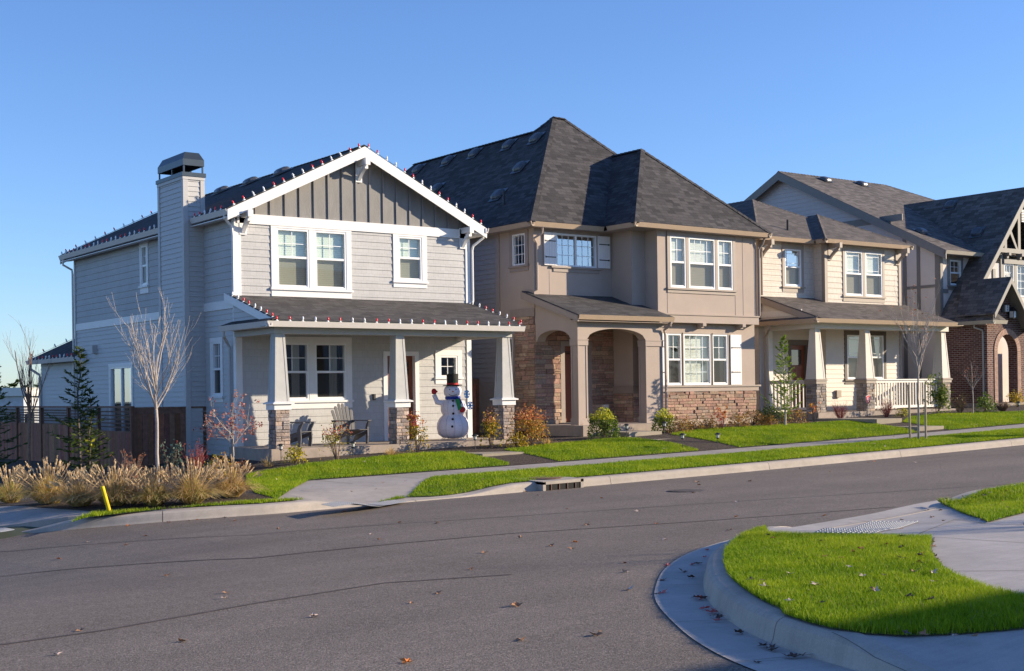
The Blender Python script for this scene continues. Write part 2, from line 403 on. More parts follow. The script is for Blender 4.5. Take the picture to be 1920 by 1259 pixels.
def cap_ridge(parent, lines, m, rw=.13):
    """shingle caps laid over hips and ridges"""
    mb = MB()
    for a, b in lines:
        a, b = Vector(a), Vector(b); d = b-a; L = d.length; d.normalize(); n = max(1, int(L/.2)); s = d.cross(Vector((0, 0, 1))).normalized(); up = s.cross(d)
        for i in range(n):
            p = a+d*(L*i/n); q = a+d*(L*(i+1)/n+.03)
            mb.add([p-s*rw-up*.045, p+up*.028, p+s*rw-up*.045, q-s*rw-up*.06, q+up*.014, q+s*rw-up*.06], [(0, 1, 4, 3), (1, 2, 5, 4), (0, 2, 1), (3, 4, 5)])
    return mb.build('ridge_cap', m, parent)
def gutter(parent, a, b, out, m):
    """a,b: outer top edge; out: unit outward (x,y)"""
    a = Vector(a); b = Vector(b); o = Vector((out[0], out[1], 0)); mb = MB()
    prof = [(0, 0), (-.012, -.035), (-.045, -.13), (-.12, -.13), (-.12, 0), (-.1, 0), (-.1, -.1), (-.055, -.1), (-.02, 0)]
    pts = [a+o*u+Vector((0, 0, z)) for u, z in prof]; mb.prism(pts, b-a); return mb.build('gutter', m, parent)
def pipe(parent, pts, m, r=.035, name='downspout'): return MB().tube(pts, r, 8).build(name, m, parent)
def pane(F, a, b, d, c, e, g, win): return MB().quad(F(a, d, c), F(b, d, c), F(b, d, e), F(a, d, e)).build('pane', g, win)
def window(parent, axis, plane, sgn, units, z0, z1, trim=None, tw=.15, sill=True, style='dh', grid=(2, 2), blind=None, dark=False, rail=.5, mull=None, head=None, fw=.05,
           lowgrid=None, glass=None, screen=True, apron=.16, sl=(.03, .03), reflect=False, curtain=None, tl=None, trr=None):
    """units: list of (u0,u1) openings in one framed group. returns the list of wall openings"""
    F = W(axis, plane, sgn); mb = MB()
    for ua, ub in units:
        for a, b, c, d in ((ua, ub, z1-fw, z1), (ua, ub, z0, z0+fw), (ua, ua+fw, z0+fw, z1-fw), (ub-fw, ub, z0+fw, z1-fw)): wbox(mb, F, a, b, -.09, .024, c, d)
        zr = z0+(z1-z0)*rail
        if style == 'dh':
            wbox(mb, F, ua+fw, ub-fw, -.05, .012, zr-.028, zr+.028)
            wbox(mb, F, ua+fw, ua+fw+.022, -.04, .004, z0+fw, zr-.028); wbox(mb, F, ub-fw-.022, ub-fw, -.04, .004, z0+fw, zr-.028); wbox(mb, F, ua+fw+.022, ub-fw-.022, -.04, .004, z0+fw, z0+fw+.03)
        def bars(a, b, c, d, g):
            nx, ny = g
            for i in range(1, nx): x = a+(b-a)*i/nx; wbox(mb, F, x-.009, x+.009, -.042, -.026, c, d)
            for j in range(1, ny): z = c+(d-c)*j/ny; wbox(mb, F, a, b, -.0435, -.0275, z-.009, z+.009)
        if style == 'dh':
            if grid == 'prairie':
                a, b, c, d = ua+fw, ub-fw, zr+.028, z1-fw
                for x in (a+.1, b-.1): wbox(mb, F, x-.007, x+.007, -.042, -.026, c, d)
                for z in (c+.1, d-.1): wbox(mb, F, a, b, -.0435, -.0275, z-.007, z+.007)
            elif grid: bars(ua+fw, ub-fw, zr+.028, z1-fw, grid)
            if lowgrid: bars(ua+fw, ub-fw, z0+fw, zr-.028, lowgrid)
        else:
            if style == 'slider': x = (ua+ub)/2; wbox(mb, F, x-.03, x+.03, -.05, .01, z0+fw, z1-fw); bars(ua+fw, x-.03, z0+fw, z1-fw, grid); bars(x+.03, ub-fw, z0+fw, z1-fw, grid)
            elif grid: bars(ua+fw, ub-fw, z0+fw, z1-fw, grid)
    win = mb.build('window', M_vinyl, parent)
    for ua, ub in units:
        zr = z0+(z1-z0)*rail; g = M_glassb if reflect else M_glass
        if style == 'dh':
            pane(F, ua+fw, ub-fw, -.034, zr, z1-fw, g, win); pane(F, ua+fw, ub-fw, -.010, z0+fw, zr, M_screen if screen else g, win)
        else: pane(F, ua+fw, ub-fw, -.034, z0+fw, z1-fw, g, win)
        if blind: wbox(MB(), F, ua+.01, ub-.01, -.14, -.13, z0+.01 if blind is not M_curt else z0+.01, z1-.01).build('blind', blind, win)
        else:
            wbox(MB(), F, ua-.3, ub+.3, -.95, -.9, z0-.3, z1+.3).build('room_wall', M_dark, win)
            if curtain:
                for cu in curtain:
                    c0 = ua+(ub-ua)*cu[0]; c1 = ua+(ub-ua)*cu[1]; cm = MB(); n = 10
                    for i in range(n): a_ = c0+(c1-c0)*i/n; b_ = c0+(c1-c0)*(i+1)/n; d1 = -.16-.03*(i % 2); d2 = -.16-.03*((i+1) % 2); cm.quad(F(a_, d1, z0), F(b_, d2, z0), F(b_, d2, z1), F(a_, d1, z1))
                    cm.build('curtain', M_curt, win)
    U0, U1 = units[0][0], units[-1][1]
    if trim is not None:
        tm = MB(); a = tl if tl is not None else tw; b = trr if trr is not None else tw; zh = head if head is not None else tw
        wbox(tm, F, U0-a, U0, -.02, .034, z0, z1); wbox(tm, F, U1, U1+b, -.02, .034, z0, z1)
        for (p, q), (r2, s2) in zip(units, units[1:]): wbox(tm, F, q, r2, -.02, .032, z0, z1)
        if zh: wbox(tm, F, U0-a-.005, U1+b+.005, -.02, .038, z1, z1+zh)
        tm.build('trim', trim, win)
        if sill:
            sm = MB(); wbox(sm, F, U0-a-sl[0], U1+b+sl[1], -.03, .075, z0-.055, z0)
            if apron: wbox(sm, F, U0-a, U1+b, -.01, .03, z0-.055-apron, z0-.055)
            sm.build('sill', trim, win)
    return [(U0, U1, z0, z1)] if len(units) == 1 else [(p, q, z0, z1) for p, q in units]
def bracket(parent, x, yw, ztop, L, H, m, w=.11, pad=.19, sg=-1):
    """knee brace on a wall facing -y"""
    mb = MB(); c = x
    mb.box(c-w/2, yw, ztop-.15, c+w/2, yw-L, ztop); mb.box(c-w/2-.012, yw-L, ztop-.17, c+w/2+.012, yw-L-.03, ztop+.01)
    mb.box(c-pad/2, yw, ztop-H, c+pad/2, yw-.05, ztop-.0); n = 7; pts = []
    for i in range(n+1):
        t = i/n; pts.append((yw-.05-(L-.1)*t, ztop-.15-(H-.29)*(1-math.sin(t*math.pi/2))))
    low = [(y-.0, z-.11) for y, z in pts]
    prof = pts+low[::-1]
    mb.prism([(c-w/2+.01, y, z) for y, z in prof], (w-.02, 0, 0))
    return mb.build('bracket', m, parent)
def stonewall(parent, axis, plane, sgn, outline, palette, openings=(), hs=(.07, .13), ls=(.16, .42), dep=(.02, .055), name='stone_veneer', seed=1, ends=(0, 0), mort=None):
    """coursed stones, each a block of its own size, depth and colour, over a mortar bed"""
    rd = random.Random(seed); mb = MB(); F = W(axis, plane, sgn); zs = [z for _, z in outline]; z = min(zs); top = max(zs)
    us = [u for u, _ in outline]; mb.m = 1
    wind = (axis == 'y') == (sgn < 0)
    mb.m = 0
    while z < top-.02:
        h = rd.uniform(*hs); h = min(h, top-z)
        if top-z-h < .05: h = top-z
        zc = z+h/2; X = crossings(outline, zc)
        for i in range(0, len(X), 2):
            u = X[i]-ends[0]; end = X[i+1]+ends[1]
            while u < end-.02:
                l = rd.uniform(*ls); l = min(l, end-u)
                if end-u-l < .09: l = end-u
                hit = any(o[0] < u+l-.01 and o[1] > u+.01 and o[2] < zc < o[3] for o in openings)
                segs = [(u, u+l)]
                if hit:
                    segs = []
                    for o in openings:
                        if o[2] < zc < o[3] and o[0] < u+l-.01 and o[1] > u+.01:
                            if u < o[0]-.03: segs.append((u, o[0]))
                            if u+l > o[1]+.03: segs.append((o[1], u+l))
                for a, b in segs:
                    subs = [(z, z+h)]
                    if h > .1 and rd.random() < .35: k = z+h*rd.uniform(.4, .6); subs = [(z, k), (k, z+h)]
                    for za, zb in subs:
                        d = rd.uniform(*dep); g = .004; cl = rd.choice(palette); f = rd.uniform(.75, 1.2); mb.cc = tuple(c*f for c in cl)
                        ch = min(.012, d*.4); j = lambda: rd.uniform(-.004, .004)
                        p = [(a+g, za+g), (b-g, za+g), (b-g, zb-g), (a+g, zb-g)]
                        q = [(a+g+ch+abs(j()), za+g+ch+abs(j())), (b-g-ch-abs(j()), za+g+ch), (b-g-ch, zb-g-ch-abs(j())), (a+g+ch, zb-g-ch)]
                        B_ = [F(x, 0, y) for x, y in p]; M_ = [F(x, d-ch*.6+j(), y) for x, y in p]; T_ = [F(x, d+j(), y) for x, y in q]
                        fs = [(8, 9, 10, 11)]+[(i2, (i2+1) % 4, (i2+1) % 4+4, i2+4) for i2 in range(4)]+[(i2+4, (i2+1) % 4+4, (i2+1) % 4+8, i2+8) for i2 in range(4)]
                        if not wind: fs = [f_[::-1] for f_ in fs]
                        mb.add(B_+M_+T_, fs)
                u += l
        z += h
    mb.cc = (1, 1, 1); mb.m = 1
    zb = sorted({zz for zz in zs} | {v for o in openings for v in o[2:]})
    for za, zc_ in zip(zb, zb[1:]):
        A, B = crossings(outline, za+1e-5), crossings(outline, zc_-1e-5)
        for i in range(0, min(len(A), len(B)), 2):
            segs = [(A[i], A[i+1])]
            for o in openings:
                if o[2] <= za+1e-4 and o[3] >= zc_-1e-4:
                    segs = [s for a, b in segs for s in (((a, min(b, o[0])) if a < o[0] else None), ((max(a, o[1]), b) if b > o[1] else None)) if s and s[1] > s[0]]
            for a, b in segs:
                q = [F(a, .006, za), F(b, .006, za), F(b, .006, zc_), F(a, .006, zc_)]; mb.poly(q if wind else q[::-1])
    return mb.build(name, [M_stone, mort or M_mortar], parent, col=True)
PAL1 = [(.36, .28, .235), (.30, .25, .225), (.40, .30, .24), (.25, .21, .195), (.44, .35, .29), (.33, .29, .27)]
PAL2 = [(.37, .25, .18), (.40, .27, .19), (.36, .22, .17), (.43, .31, .22), (.33, .215, .165), (.39, .235, .18), (.31, .235, .185)]
PAL3 = [(.30, .265, .235), (.36, .31, .265), (.25, .225, .21), (.40, .31, .235), (.33, .28, .24)]
def tcolumn(parent, x0, x1, y0, y1, z0, zc, zt, m, cm, top=.62, pal=PAL1, stone_h=(.07, .11), seed=1, cap=.06, ch=.18):
    """stone pier, moulded cap and tapered boxed column"""
    cx, cyy = (x0+x1)/2, (y0+y1)/2; hx, hy = (x1-x0)/2, (y1-y0)/2
    pier = MB(); i = .03; pier.box(x0+i, y0+i, z0, x1-i, y1-i, zc); pr = pier.build('stone_pier', M_mortar, parent)
    sm = dict(palette=pal, hs=stone_h, ls=(.1, .24), dep=(.015, .045))
    rect = lambda a, b: [(a, z0), (b, z0), (b, zc), (a, zc)]
    stonewall(pr, 'y', y0+i, -1, rect(x0+i, x1-i), name='stone_face', seed=seed, ends=(.02, .02), **sm); stonewall(pr, 'x', x0+i, -1, rect(y0+i, y1-i), name='stone_face', seed=seed+1, **sm)
    stonewall(pr, 'x', x1-i, 1, rect(y0+i, y1-i), name='stone_face', seed=seed+2, **sm); stonewall(pr, 'y', y1-i, 1, rect(x0+i, x1-i), name='stone_face', seed=seed+3, **sm)
    cb = MB(); e = .022
    cb.box(x0-e, y0-e, zc, x1+e, y1+e, zc+ch-.05); cb.taper((cx, cyy, zc+ch-.05), (hx+cap, hy+cap), (cx, cyy, zc+ch-.02), (hx+cap, hy+cap)); cb.taper((cx, cyy, zc+ch-.02), (hx+cap, hy+cap), (cx, cyy, zc+ch+.01), (hx-.0, hy-.0))
    cb.build('column_cap', cm, parent)
    co = MB(); zb = zc+ch+.01; bx, by = hx*.93, hy*.93; tx, ty = bx*top, by*top
    co.taper((cx, cyy, zb), (bx, by), (cx, cyy, zt), (tx, ty))
    for sx in (-1, 1):
        for sy in (-1, 1):   # proud corner boards
            co.taper((cx+sx*(bx-.02), cyy+sy*(by-.02), zb), (.028, .028), (cx+sx*(tx-.02), cyy+sy*(ty-.02), zt), (.028, .028))
    co.build('porch_column', m, parent)
M_vent = simple('painted_vent_metal', (.07, .075, .085), .35, .1, spec=.7)
def roofvent(parent, p, n, m=None):
    """low slant-back vent on a slope with horizontal normal direction n"""
    p = Vector(p); out = Vector((n[0], n[1], 0)).normalized(); s = out.cross(Vector((0, 0, 1))); mb = MB()
    dn = out*1.0-Vector((0, 0, n[2])); dn.normalize(); up = s.cross(dn); up = up if up.z > 0 else -up
    q = lambda a, b, c: p+s*a+dn*b+up*c
    rings = [(.24, .22, .0), (.235, .215, .05), (.2, .18, .1), (.12, .1, .13)]; n_ = 12; V = []
    for ra, rb, hh in rings: V += [q(math.copysign(abs(math.cos(t))**.6, math.cos(t))*ra, math.copysign(abs(math.sin(t))**.6, math.sin(t))*rb, hh) for t in [2*math.pi*(i+.5)/n_ for i in range(n_)]]
    mb.add(V, [(r*n_+i, r*n_+(i+1) % n_, (r+1)*n_+(i+1) % n_, (r+1)*n_+i) for r in range(3) for i in range(n_)]+[tuple(range(3*n_, 4*n_))])
    mb.add([q(-.27, -.3, .008), q(.27, -.3, .008), q(.27, .3, .008), q(-.27, .3, .008)], [(0, 1, 2, 3)])
    return mb.build('roof_vent', M_vent, parent)
# ================================================================== HOUSE 1: grey house
F1 = -1.235
h1 = thing('grey_house', 'grey shingle-sided house with dark gable panel, front porch and side chimney, leftmost of the row', 'house', (17.3, 36, -1.6))
lw = [(35.70, 36.12, 3.12, 4.24), (30.86, 31.38, 0.0, 1.36), (36.98, 38.72, -1.2, .9)]
wall(h1, 'x', 13.85, -1, [(30.0, 2.25), (41.8, 2.25), (41.8, 4.42), (30.0, 4.42)], lw, M_s1, .1803)
wall(h1, 'x', 13.85, -1, [(30.0, -2.2), (41.8, -2.2), (41.8, 2.25), (30.0, 2.25)], lw, M_s1lap, .135)
window(h1, 'x', 13.85, -1, [(35.70, 36.12)], 3.12, 4.24, M_white, .1, grid=(2, 2), blind=M_blind, reflect=True)
window(h1, 'x', 13.85, -1, [(30.86, 31.38)], 0.0, 1.36, M_white, .11, grid=(2, 2), curtain=[(.0, .25), (.7, 1)], reflect=True, apron=.1)
window(h1, 'x', 13.85, -1, [(36.98, 38.72)], -1.2, .9, M_white, .1, style='slider', grid=(1, 1), reflect=True, sill=False, curtain=[(0, .4)])
pbox(h1, 'trim_band', M_white, 'x', 13.85, -1, 33.5, 41.8, -.01, .035, 2.12, 2.33); pbox(h1, 'trim_band', M_white, 'x', 13.85, -1, 30.0, 31.85, -.01, .035, 2.15, 2.36)
pbox(h1, 'corner_board', M_white, 'x', 13.85, -1, 29.96, 30.1, 0, .036, -1.6, 4.4); pbox(h1, 'corner_board', M_s1lap, 'x', 13.85, -1, 41.7, 41.83, 0, .036, -2.1, 4.4)
pbox(h1, 'side_vent_hood', M_s1lap, 'x', 13.85, -1, 39.85, 40.1, 0, .16, 1.35, 1.6)
pbox(h1, 'meter_box', M_white, 'x', 13.85, -1, 34.3, 34.6, 0, .14, -.2, .3)
# front wall
fo = [(14.95, 15.86, 2.68, 4.17), (16.02, 16.93, 2.68, 4.17), (18.49, 19.24, 2.99, 4.17), (14.92, 15.81, -.14, 1.31), (15.98, 16.89, -.14, 1.31), (18.11, 18.97, -1.24, 1.0), (19.76, 20.34, .43, 1.01)]
wall(h1, 'y', 30, -1, [(13.85, -1.26), (20.79, -1.26), (20.79, 4.3), (13.85, 4.3)], fo, M_s1, .1803)
zt = lambda x: 6.33-.4935*abs(x-17.32)
wall(h1, 'y', 30, -1, [(13.9, 4.3), (20.75, 4.3), (20.75, 4.6), (17.32, 6.3), (13.9, 4.6)], [], M_gable)
for i in range(18):
    x = 14.0+i*.4065
    if x < 20.7: MB().box(x-.027, 29.965, 4.46, x+.027, 30.01, zt(x)-.06).build('gable_batten', M_gable_b, h1)
pbox(h1, 'trim_band', M_white, 'y', 30, -1, 13.9, 20.75, -.01, .05, 4.222, 4.462)
window(h1, 'y', 30, -1, [(14.95, 15.86), (16.02, 16.93)], 2.68, 4.17, M_white, .145, blind=M_blind, rail=.52, head=.052, apron=.16)
window(h1, 'y', 30, -1, [(18.49, 19.24)], 2.99, 4.17, M_white, .15, blind=M_blind, rail=.52, head=.052, apron=.12)
window(h1, 'y', 30, -1, [(14.92, 15.81), (15.98, 16.89)], -.14, 1.31, M_white, .155, rail=.495, head=.155, curtain=[(.55, .8)], apron=.15)
window(h1, 'y', 30, -1, [(19.76, 20.34)], .43, 1.01, M_white, .14, style='fixed', grid=(2, 2), head=.15, apron=.13)
for x0, x1 in ((13.84, 13.99), (20.65, 20.8)): pbox(h1, 'corner_board', M_white, 'y', 30, -1, x0, x1, 0, .036, -1.24, 4.22)
def front_door(h, x0, x1, y, z0, z1, trim, tz, tw, lites=(3, 2), gh=.35, inset=.12, tb=None):
    t = MB(); t.box(x0-tw, y-.035, z0, x0, y+.12, z1+.001); t.box(x1, y-.035, z0, x1+tw, y+.12, z1+.001); t.box(x0-tw, y-.04, z1, x1+tw, y+.12, tz); t.build('door_frame', trim, h)
    d = MB(); d.box(x0, y+inset, z0+.02, x1, y+inset+.05, z1); a = (x1-x0)
    zt_ = z1-.14; zb = zt_-gh
    for fx0, fx1, fz0, fz1 in ((x0, x1, z1-.12, z1), (x0, x1, z0+.02, z0+.22), (x0, x0+.12, z0+.22, z1-.12), (x1-.12, x1, z0+.22, z1-.12), (x0+.12, x1-.12, zb-.14, zb-.02), (x0+a/2-.05, x0+a/2+.05, z0+.22, zb-.14)):
        d.box(fx0, y+inset-.018, fz0, fx1, y+inset, fz1)
    door = d.build('door', M_door, h); g = MB(); nx, nz = lites
    for i in range(nx):
        for j in range(nz):
            w_ = (a-.24)/nx; hh = gh/nz; g.box(x0+.12+i*w_+.015, y+inset-.012, zb+j*hh+.015, x0+.12+(i+1)*w_-.015, y+inset-.002, zb+(j+1)*hh-.015)
    g.build('door_glass', M_black if False else M_gl_dark, door)
    MB().tube([(x1-.07, y+inset-.02, z0+.85), (x1-.07, y+inset-.06, z0+.88), (x1-.07, y+inset-.06, z0+1.08), (x1-.07, y+inset-.02, z0+1.1)], .012, 6).build('handle', M_iron, door)
M_gl_dark = simple('dark_door_glass', (.02, .025, .03), .06, .1, spec=1)
front_door(h1, 18.11, 18.97, 30, F1, 1.0, M_white, 1.115, .12)
pbox(h1, 'doorbell_box', M_black, 'y', 30, -1, 17.66, 17.72, 0, .07, -.16, -.0)
# back, right walls
wall(h1, 'x', 20.79, 1, [(30, -2.2), (41.8, -2.2), (41.8, 4.45), (30, 4.45)], [], M_s1lap, .135)
wall(h1, 'y', 41.8, 1, [(13.85, -2.6), (20.79, -2.6), (20.79, 4.6), (17.32, 6.3), (13.85, 4.6)], [], M_s1lap)
# main roof
ex0, ex1, ez, rz, yf, yb = 13.5, 21.14, 4.52, 6.4, 29.66, 42.15
roof(h1, [[(ex0, yf, ez), (17.32, yf, rz), (17.32, yb, rz), (ex0, yb, ez)], [(17.32, yf, rz), (ex1, yf, ez), (ex1, yb, ez), (17.32, yb, rz)]], .04, M_roof1)
cap_ridge(h1, [((17.32, yf, rz), (17.32, yb, rz))], M_roof1)
for sx, xe in ((-1, ex0), (1, ex1)):
    for y in (yf-.035, yb): MB().prism([(17.32, y, rz-.03), (xe, y, ez-.03), (xe, y, ez-.29), (17.32, y, rz-.31)], (0, .035, 0)).build('rake_board', M_white, h1)
for k in (1, -1):
    xe = ex0 if k == 1 else ex1
    slab(h1, 'soffit', [(xe, yf, ez-.2), (xe+k*.36, yf, ez-.15), (xe+k*.36, yb, ez-.15), (xe, yb, ez-.2)], .02, M_white)
slab(h1, 'soffit', [(ex0, yf, ez-.05), (17.32, yf, rz-.05), (17.32, 30, rz-.05), (ex0, 30, ez-.05)], .02, M_white); slab(h1, 'soffit', [(17.32, yf, rz-.05), (ex1, yf, ez-.05), (ex1, 30, ez-.05), (17.32, 30, rz-.05)], .02, M_white)
gutter(h1, (13.45, 29.64, 4.5), (13.45, 31.82, 4.5), (-1, 0), M_gutter1); gutter(h1, (13.45, 33.54, 4.5), (13.45, 42.2, 4.5), (-1, 0), M_gutter1); gutter(h1, (21.2, 42.1, 4.5), (21.2, 29.6, 4.5), (1, 0), M_gutter1)
for x in (14.05, 20.56): bracket(h1, x, 30, 4.5, .46, .56, M_white)
bracket(h1, 17.32, 30, 6.05, .5, .56, M_white)
pipe(h1, [(13.52, 29.85, 4.38), (13.52, 29.85, 4.3), (13.74, 29.93, 4.1), (13.76, 29.93, 3.9), (13.76, 29.93, 2.45)], M_white)
pipe(h1, [(21.1, 29.75, 4.38), (21.1, 29.75, 4.25), (20.86, 29.9, 4.02), (20.84, 29.92, 3.9), (20.84, 29.92, 2.5), (20.72, 29.8, 2.47)], M_white)
pipe(h1, [(13.52, 41.95, 4.38), (13.52, 41.95, 4.2), (13.78, 41.9, 4.05), (13.79, 41.88, 3.9), (13.79, 41.88, -2)], M_gutter1)
for y, dx in ((33.2, .5), (35.2, .45), (37.2, .4), (39.3, .4)): roofvent(h1, (17.32-.55, y, rz-.55*.4935+.03), (-1, 0, .49))
# chimney
ch = MB(); ch.box(13.345, 31.86, -2.1, 13.9, 33.49, 5.56); chim = ch.build('chimney', M_s1lap, h1)
def lapsub(par, ax, pl, sg, u0, u1, z0, z1, m, lap): o = wall(par, ax, pl, sg, [(u0, z0), (u1, z0), (u1, z1), (u0, z1)], [], m, lap, name='chimney_siding'); return o
lapsub(chim, 'x', 13.33, -1, 31.85, 33.5, -2.1, 5.5, M_s1lap, .127); lapsub(chim, 'y', 31.85, -1, 13.33, 13.85, -2.1, 5.5, M_s1lap, .127); lapsub(chim, 'y', 33.5, 1, 13.33, 13.85, -2.1, 5.5, M_s1lap, .127)
cb = MB(); cb.box(13.3, 31.82, -2.1, 13.43, 31.84, 5.5); cb.box(13.3, 31.84, -2.1, 13.325, 31.96, 5.5); cb.box(13.3, 33.4, -2.1, 13.325, 33.53, 5.5); cb.box(13.77, 31.82, 4.3, 13.88, 31.84, 5.5)
cb.box(13.29, 31.81, 5.5, 13.89, 31.835, 5.58); cb.box(13.29, 31.835, 5.5, 13.318, 33.53, 5.58)
cb.build('corner_board', M_s1lap, chim)
sh = MB(); sh.box(13.27, 31.79, 5.58, 13.91, 33.56, 5.68)
for x in (13.33, 13.83):
    for y in (31.85, 32.6, 33.46): sh.box(x, y, 5.68, x+.035, y+.035, 5.88)
sh.box(13.31, 31.83, 5.86, 13.335, 33.51, 6.02); sh.box(13.855, 31.83, 5.86, 13.88, 33.51, 6.02); sh.box(13.335, 31.83, 5.86, 13.855, 31.855, 6.02); sh.box(13.335, 33.485, 5.86, 13.855, 33.51, 6.02)
sh.taper((13.595, 32.67, 6.02), (.285, .84), (13.595, 32.67, 6.21), (.19, .74)); sh.build('chimney_cap', simple('blued_steel', (.055, .075, .095), .4, .1, 4, metal=.6), chim)
# one storey wing at the back
wall(h1, 'x', 13.85, -1, [(41.8, -2.6), (45.4, -2.6), (45.4, 1.2), (41.8, 1.2)], [], M_s1lap, .135)
roof(h1, [[(13.5, 40.9, 1.3), (13.5, 45.75, 1.3), (16.4, 42.9, 2.95), (16.4, 40.9, 2.95)], [(13.5, 45.75, 1.3), (20, 45.75, 1.3), (16.4, 42.9, 2.95)]], .05, M_roof1)
wall(h1, 'y', 45.4, 1, [(13.85, -2.6), (20, -2.6), (20, 1.2), (13.85, 1.2)], [], M_s1lap)
MB().prism([(13.5, 40.86, 1.28), (13.88, 40.86, 1.5), (13.88, 40.86, 1.12), (13.5, 40.86, 1.05)], (0, .04, 0)).build('rake_board', M_white, h1)
gutter(h1, (13.44, 40.9, 1.28), (13.44, 45.8, 1.28), (-1, 0), M_gutter1)
pipe(h1, [(13.52, 45.5, 1.15), (13.52, 45.5, 1.0), (13.78, 45.36, .8), (13.79, 45.36, .6), (13.79, 45.36, -2.3)], M_gutter1, .045)
# porch
pf = MB(); pf.box(13.62, 27.7, -1.75, 20.85, 30.0, F1+.0); pf.build('porch_floor', M_conc, h1)
for i, (a, b) in enumerate(((13.74, 14.13), (16.985, 17.375), (20.215, 20.6))): tcolumn(h1, a, b, 27.74, 28.13, F1, -.335, 1.44, M_col1, M_white, seed=10+i*5, cap=.075)
bm = MB(); bm.box(13.78, 27.78, 1.43, 20.58, 28.05, 1.6); bm.box(13.8, 28.05, 1.43, 14.05, 30, 1.6); bm.box(20.32, 28.05, 1.43, 20.56, 30, 1.6); bm.build('porch_beam', M_col1, h1)
slab(h1, 'porch_ceiling', [(13.9, 28.04, 1.59), (20.5, 28.04, 1.59), (20.5, 30, 1.59), (13.9, 30, 1.59)], .02, M_col1)
roof(h1, [[(13.72, 27.42, 1.71), (20.78, 27.42, 1.71), (20.78, 30.0, 2.46), (13.72, 30.0, 2.46)]], .05, M_roof3b := shingles('porch_charcoal_shingles', (.085, .078, .076), .3))
roof(h1, [[(13.45, 27.45, 1.70), (13.87, 27.6, 1.84), (13.87, 30.1, 1.84), (13.45, 30.1, 1.70)]], .03, M_roof1)
slab(h1, 'soffit', [(13.42, 27.5, 1.6), (20.75, 27.5, 1.6), (20.75, 27.8, 1.6), (13.42, 27.8, 1.6)], .02, M_col1); slab(h1, 'soffit', [(13.46, 27.8, 1.6), (13.85, 27.8, 1.6), (13.85, 30.1, 1.6), (13.46, 30.1, 1.6)], .02, M_white)
gutter(h1, (13.42, 27.4, 1.695), (20.74, 27.4, 1.695), (0, -1), M_gutter1); gutter(h1, (13.42, 27.41, 1.694), (13.42, 30.1, 1.694), (-1, 0), M_gutter1)
MB().prism([(13.70, 27.5, 1.70), (13.70, 30.35, 2.53), (13.70, 30.35, 2.35), (13.70, 27.8, 1.6)], (.03, 0, 0)).build('rake_board', M_white, h1)
MB().prism([(20.78, 27.45, 1.70), (20.78, 30.0, 2.44), (20.78, 30.0, 2.28), (20.78, 27.8, 1.6)], (.03, 0, 0)).build('rake_board', M_white, h1)
wall(h1, 'x', 13.8, -1, [(27.75, 1.58), (30.02, 1.58), (30.02, 2.41), (27.75, 1.74)], [], M_s1lap, .135); wall(h1, 'x', 20.7, 1, [(27.75, 1.58), (30.0, 1.58), (30.0, 2.41), (27.75, 1.74)], [], M_s1lap, .135)
pipe(h1, [(13.5, 29.95, 1.58), (13.5, 29.95, 1.45), (13.7, 30.2, 1.3), (13.78, 30.25, 1.2), (13.78, 30.25, -1.6)], M_s1lap)

# ================================================================== HOUSE 2: taupe house with arches
F2 = -.955
h2 = thing('taupe_house', 'tall taupe stucco house with steep hipped roof, arched stone porch and white shutters', 'house', (27.3, 36, -1.2))
lapz = [(30.6, 2.44), (32.3, 2.44), (32.3, 4.8), (30.6, 4.8)]; wo = [(30.99, 31.62, 3.73, 4.66)]
wall(h2, 'x', 23.5, -1, lapz, wo, M_stucco2)
wall(h2, 'x', 23.5, -1, [(32.3, -1.5), (45.5, -1.5), (45.5, 4.8), (32.3, 4.8)], [], M_lap2, .15)
wall(h2, 'x', 23.5, -1, [(30.6, 2.1), (32.3, 2.1), (32.3, 2.44), (30.6, 2.44)], [], M_stucco2)
pbox(h2, 'trim_band', M_trim2, 'x', 23.5, -1, 30.58, 31.75, 0, .05, 2.2, 2.44); pbox(h2, 'corner_board', M_trim2, 'x', 23.5, -1, 32.28, 32.45, 0, .04, -1.3, 4.8)
stonewall(h2, 'x', 23.5, -1, [(30.6, F2-.2), (31.55, F2-.2), (31.55, 2.2), (30.6, 2.2)], PAL2, hs=(.09, .15), ls=(.2, .5), seed=31)
window(h2, 'x', 23.5, -1, [(30.99, 31.62)], 3.73, 4.66, M_trim2, .14, style='fixed', grid=(3, 3), apron=.12, reflect=True)
wall(h2, 'x', 23.5, -1, [(31.55, -1.5), (32.3, -1.5), (32.3, 2.1), (31.55, 2.1)], [(31.66, 32.2, -.1, 1.62)], M_lap2, .15)
window(h2, 'x', 23.5, -1, [(31.66, 32.2)], -.1, 1.62, M_trim2, .09, grid=(2, 2), sill=False, reflect=True)
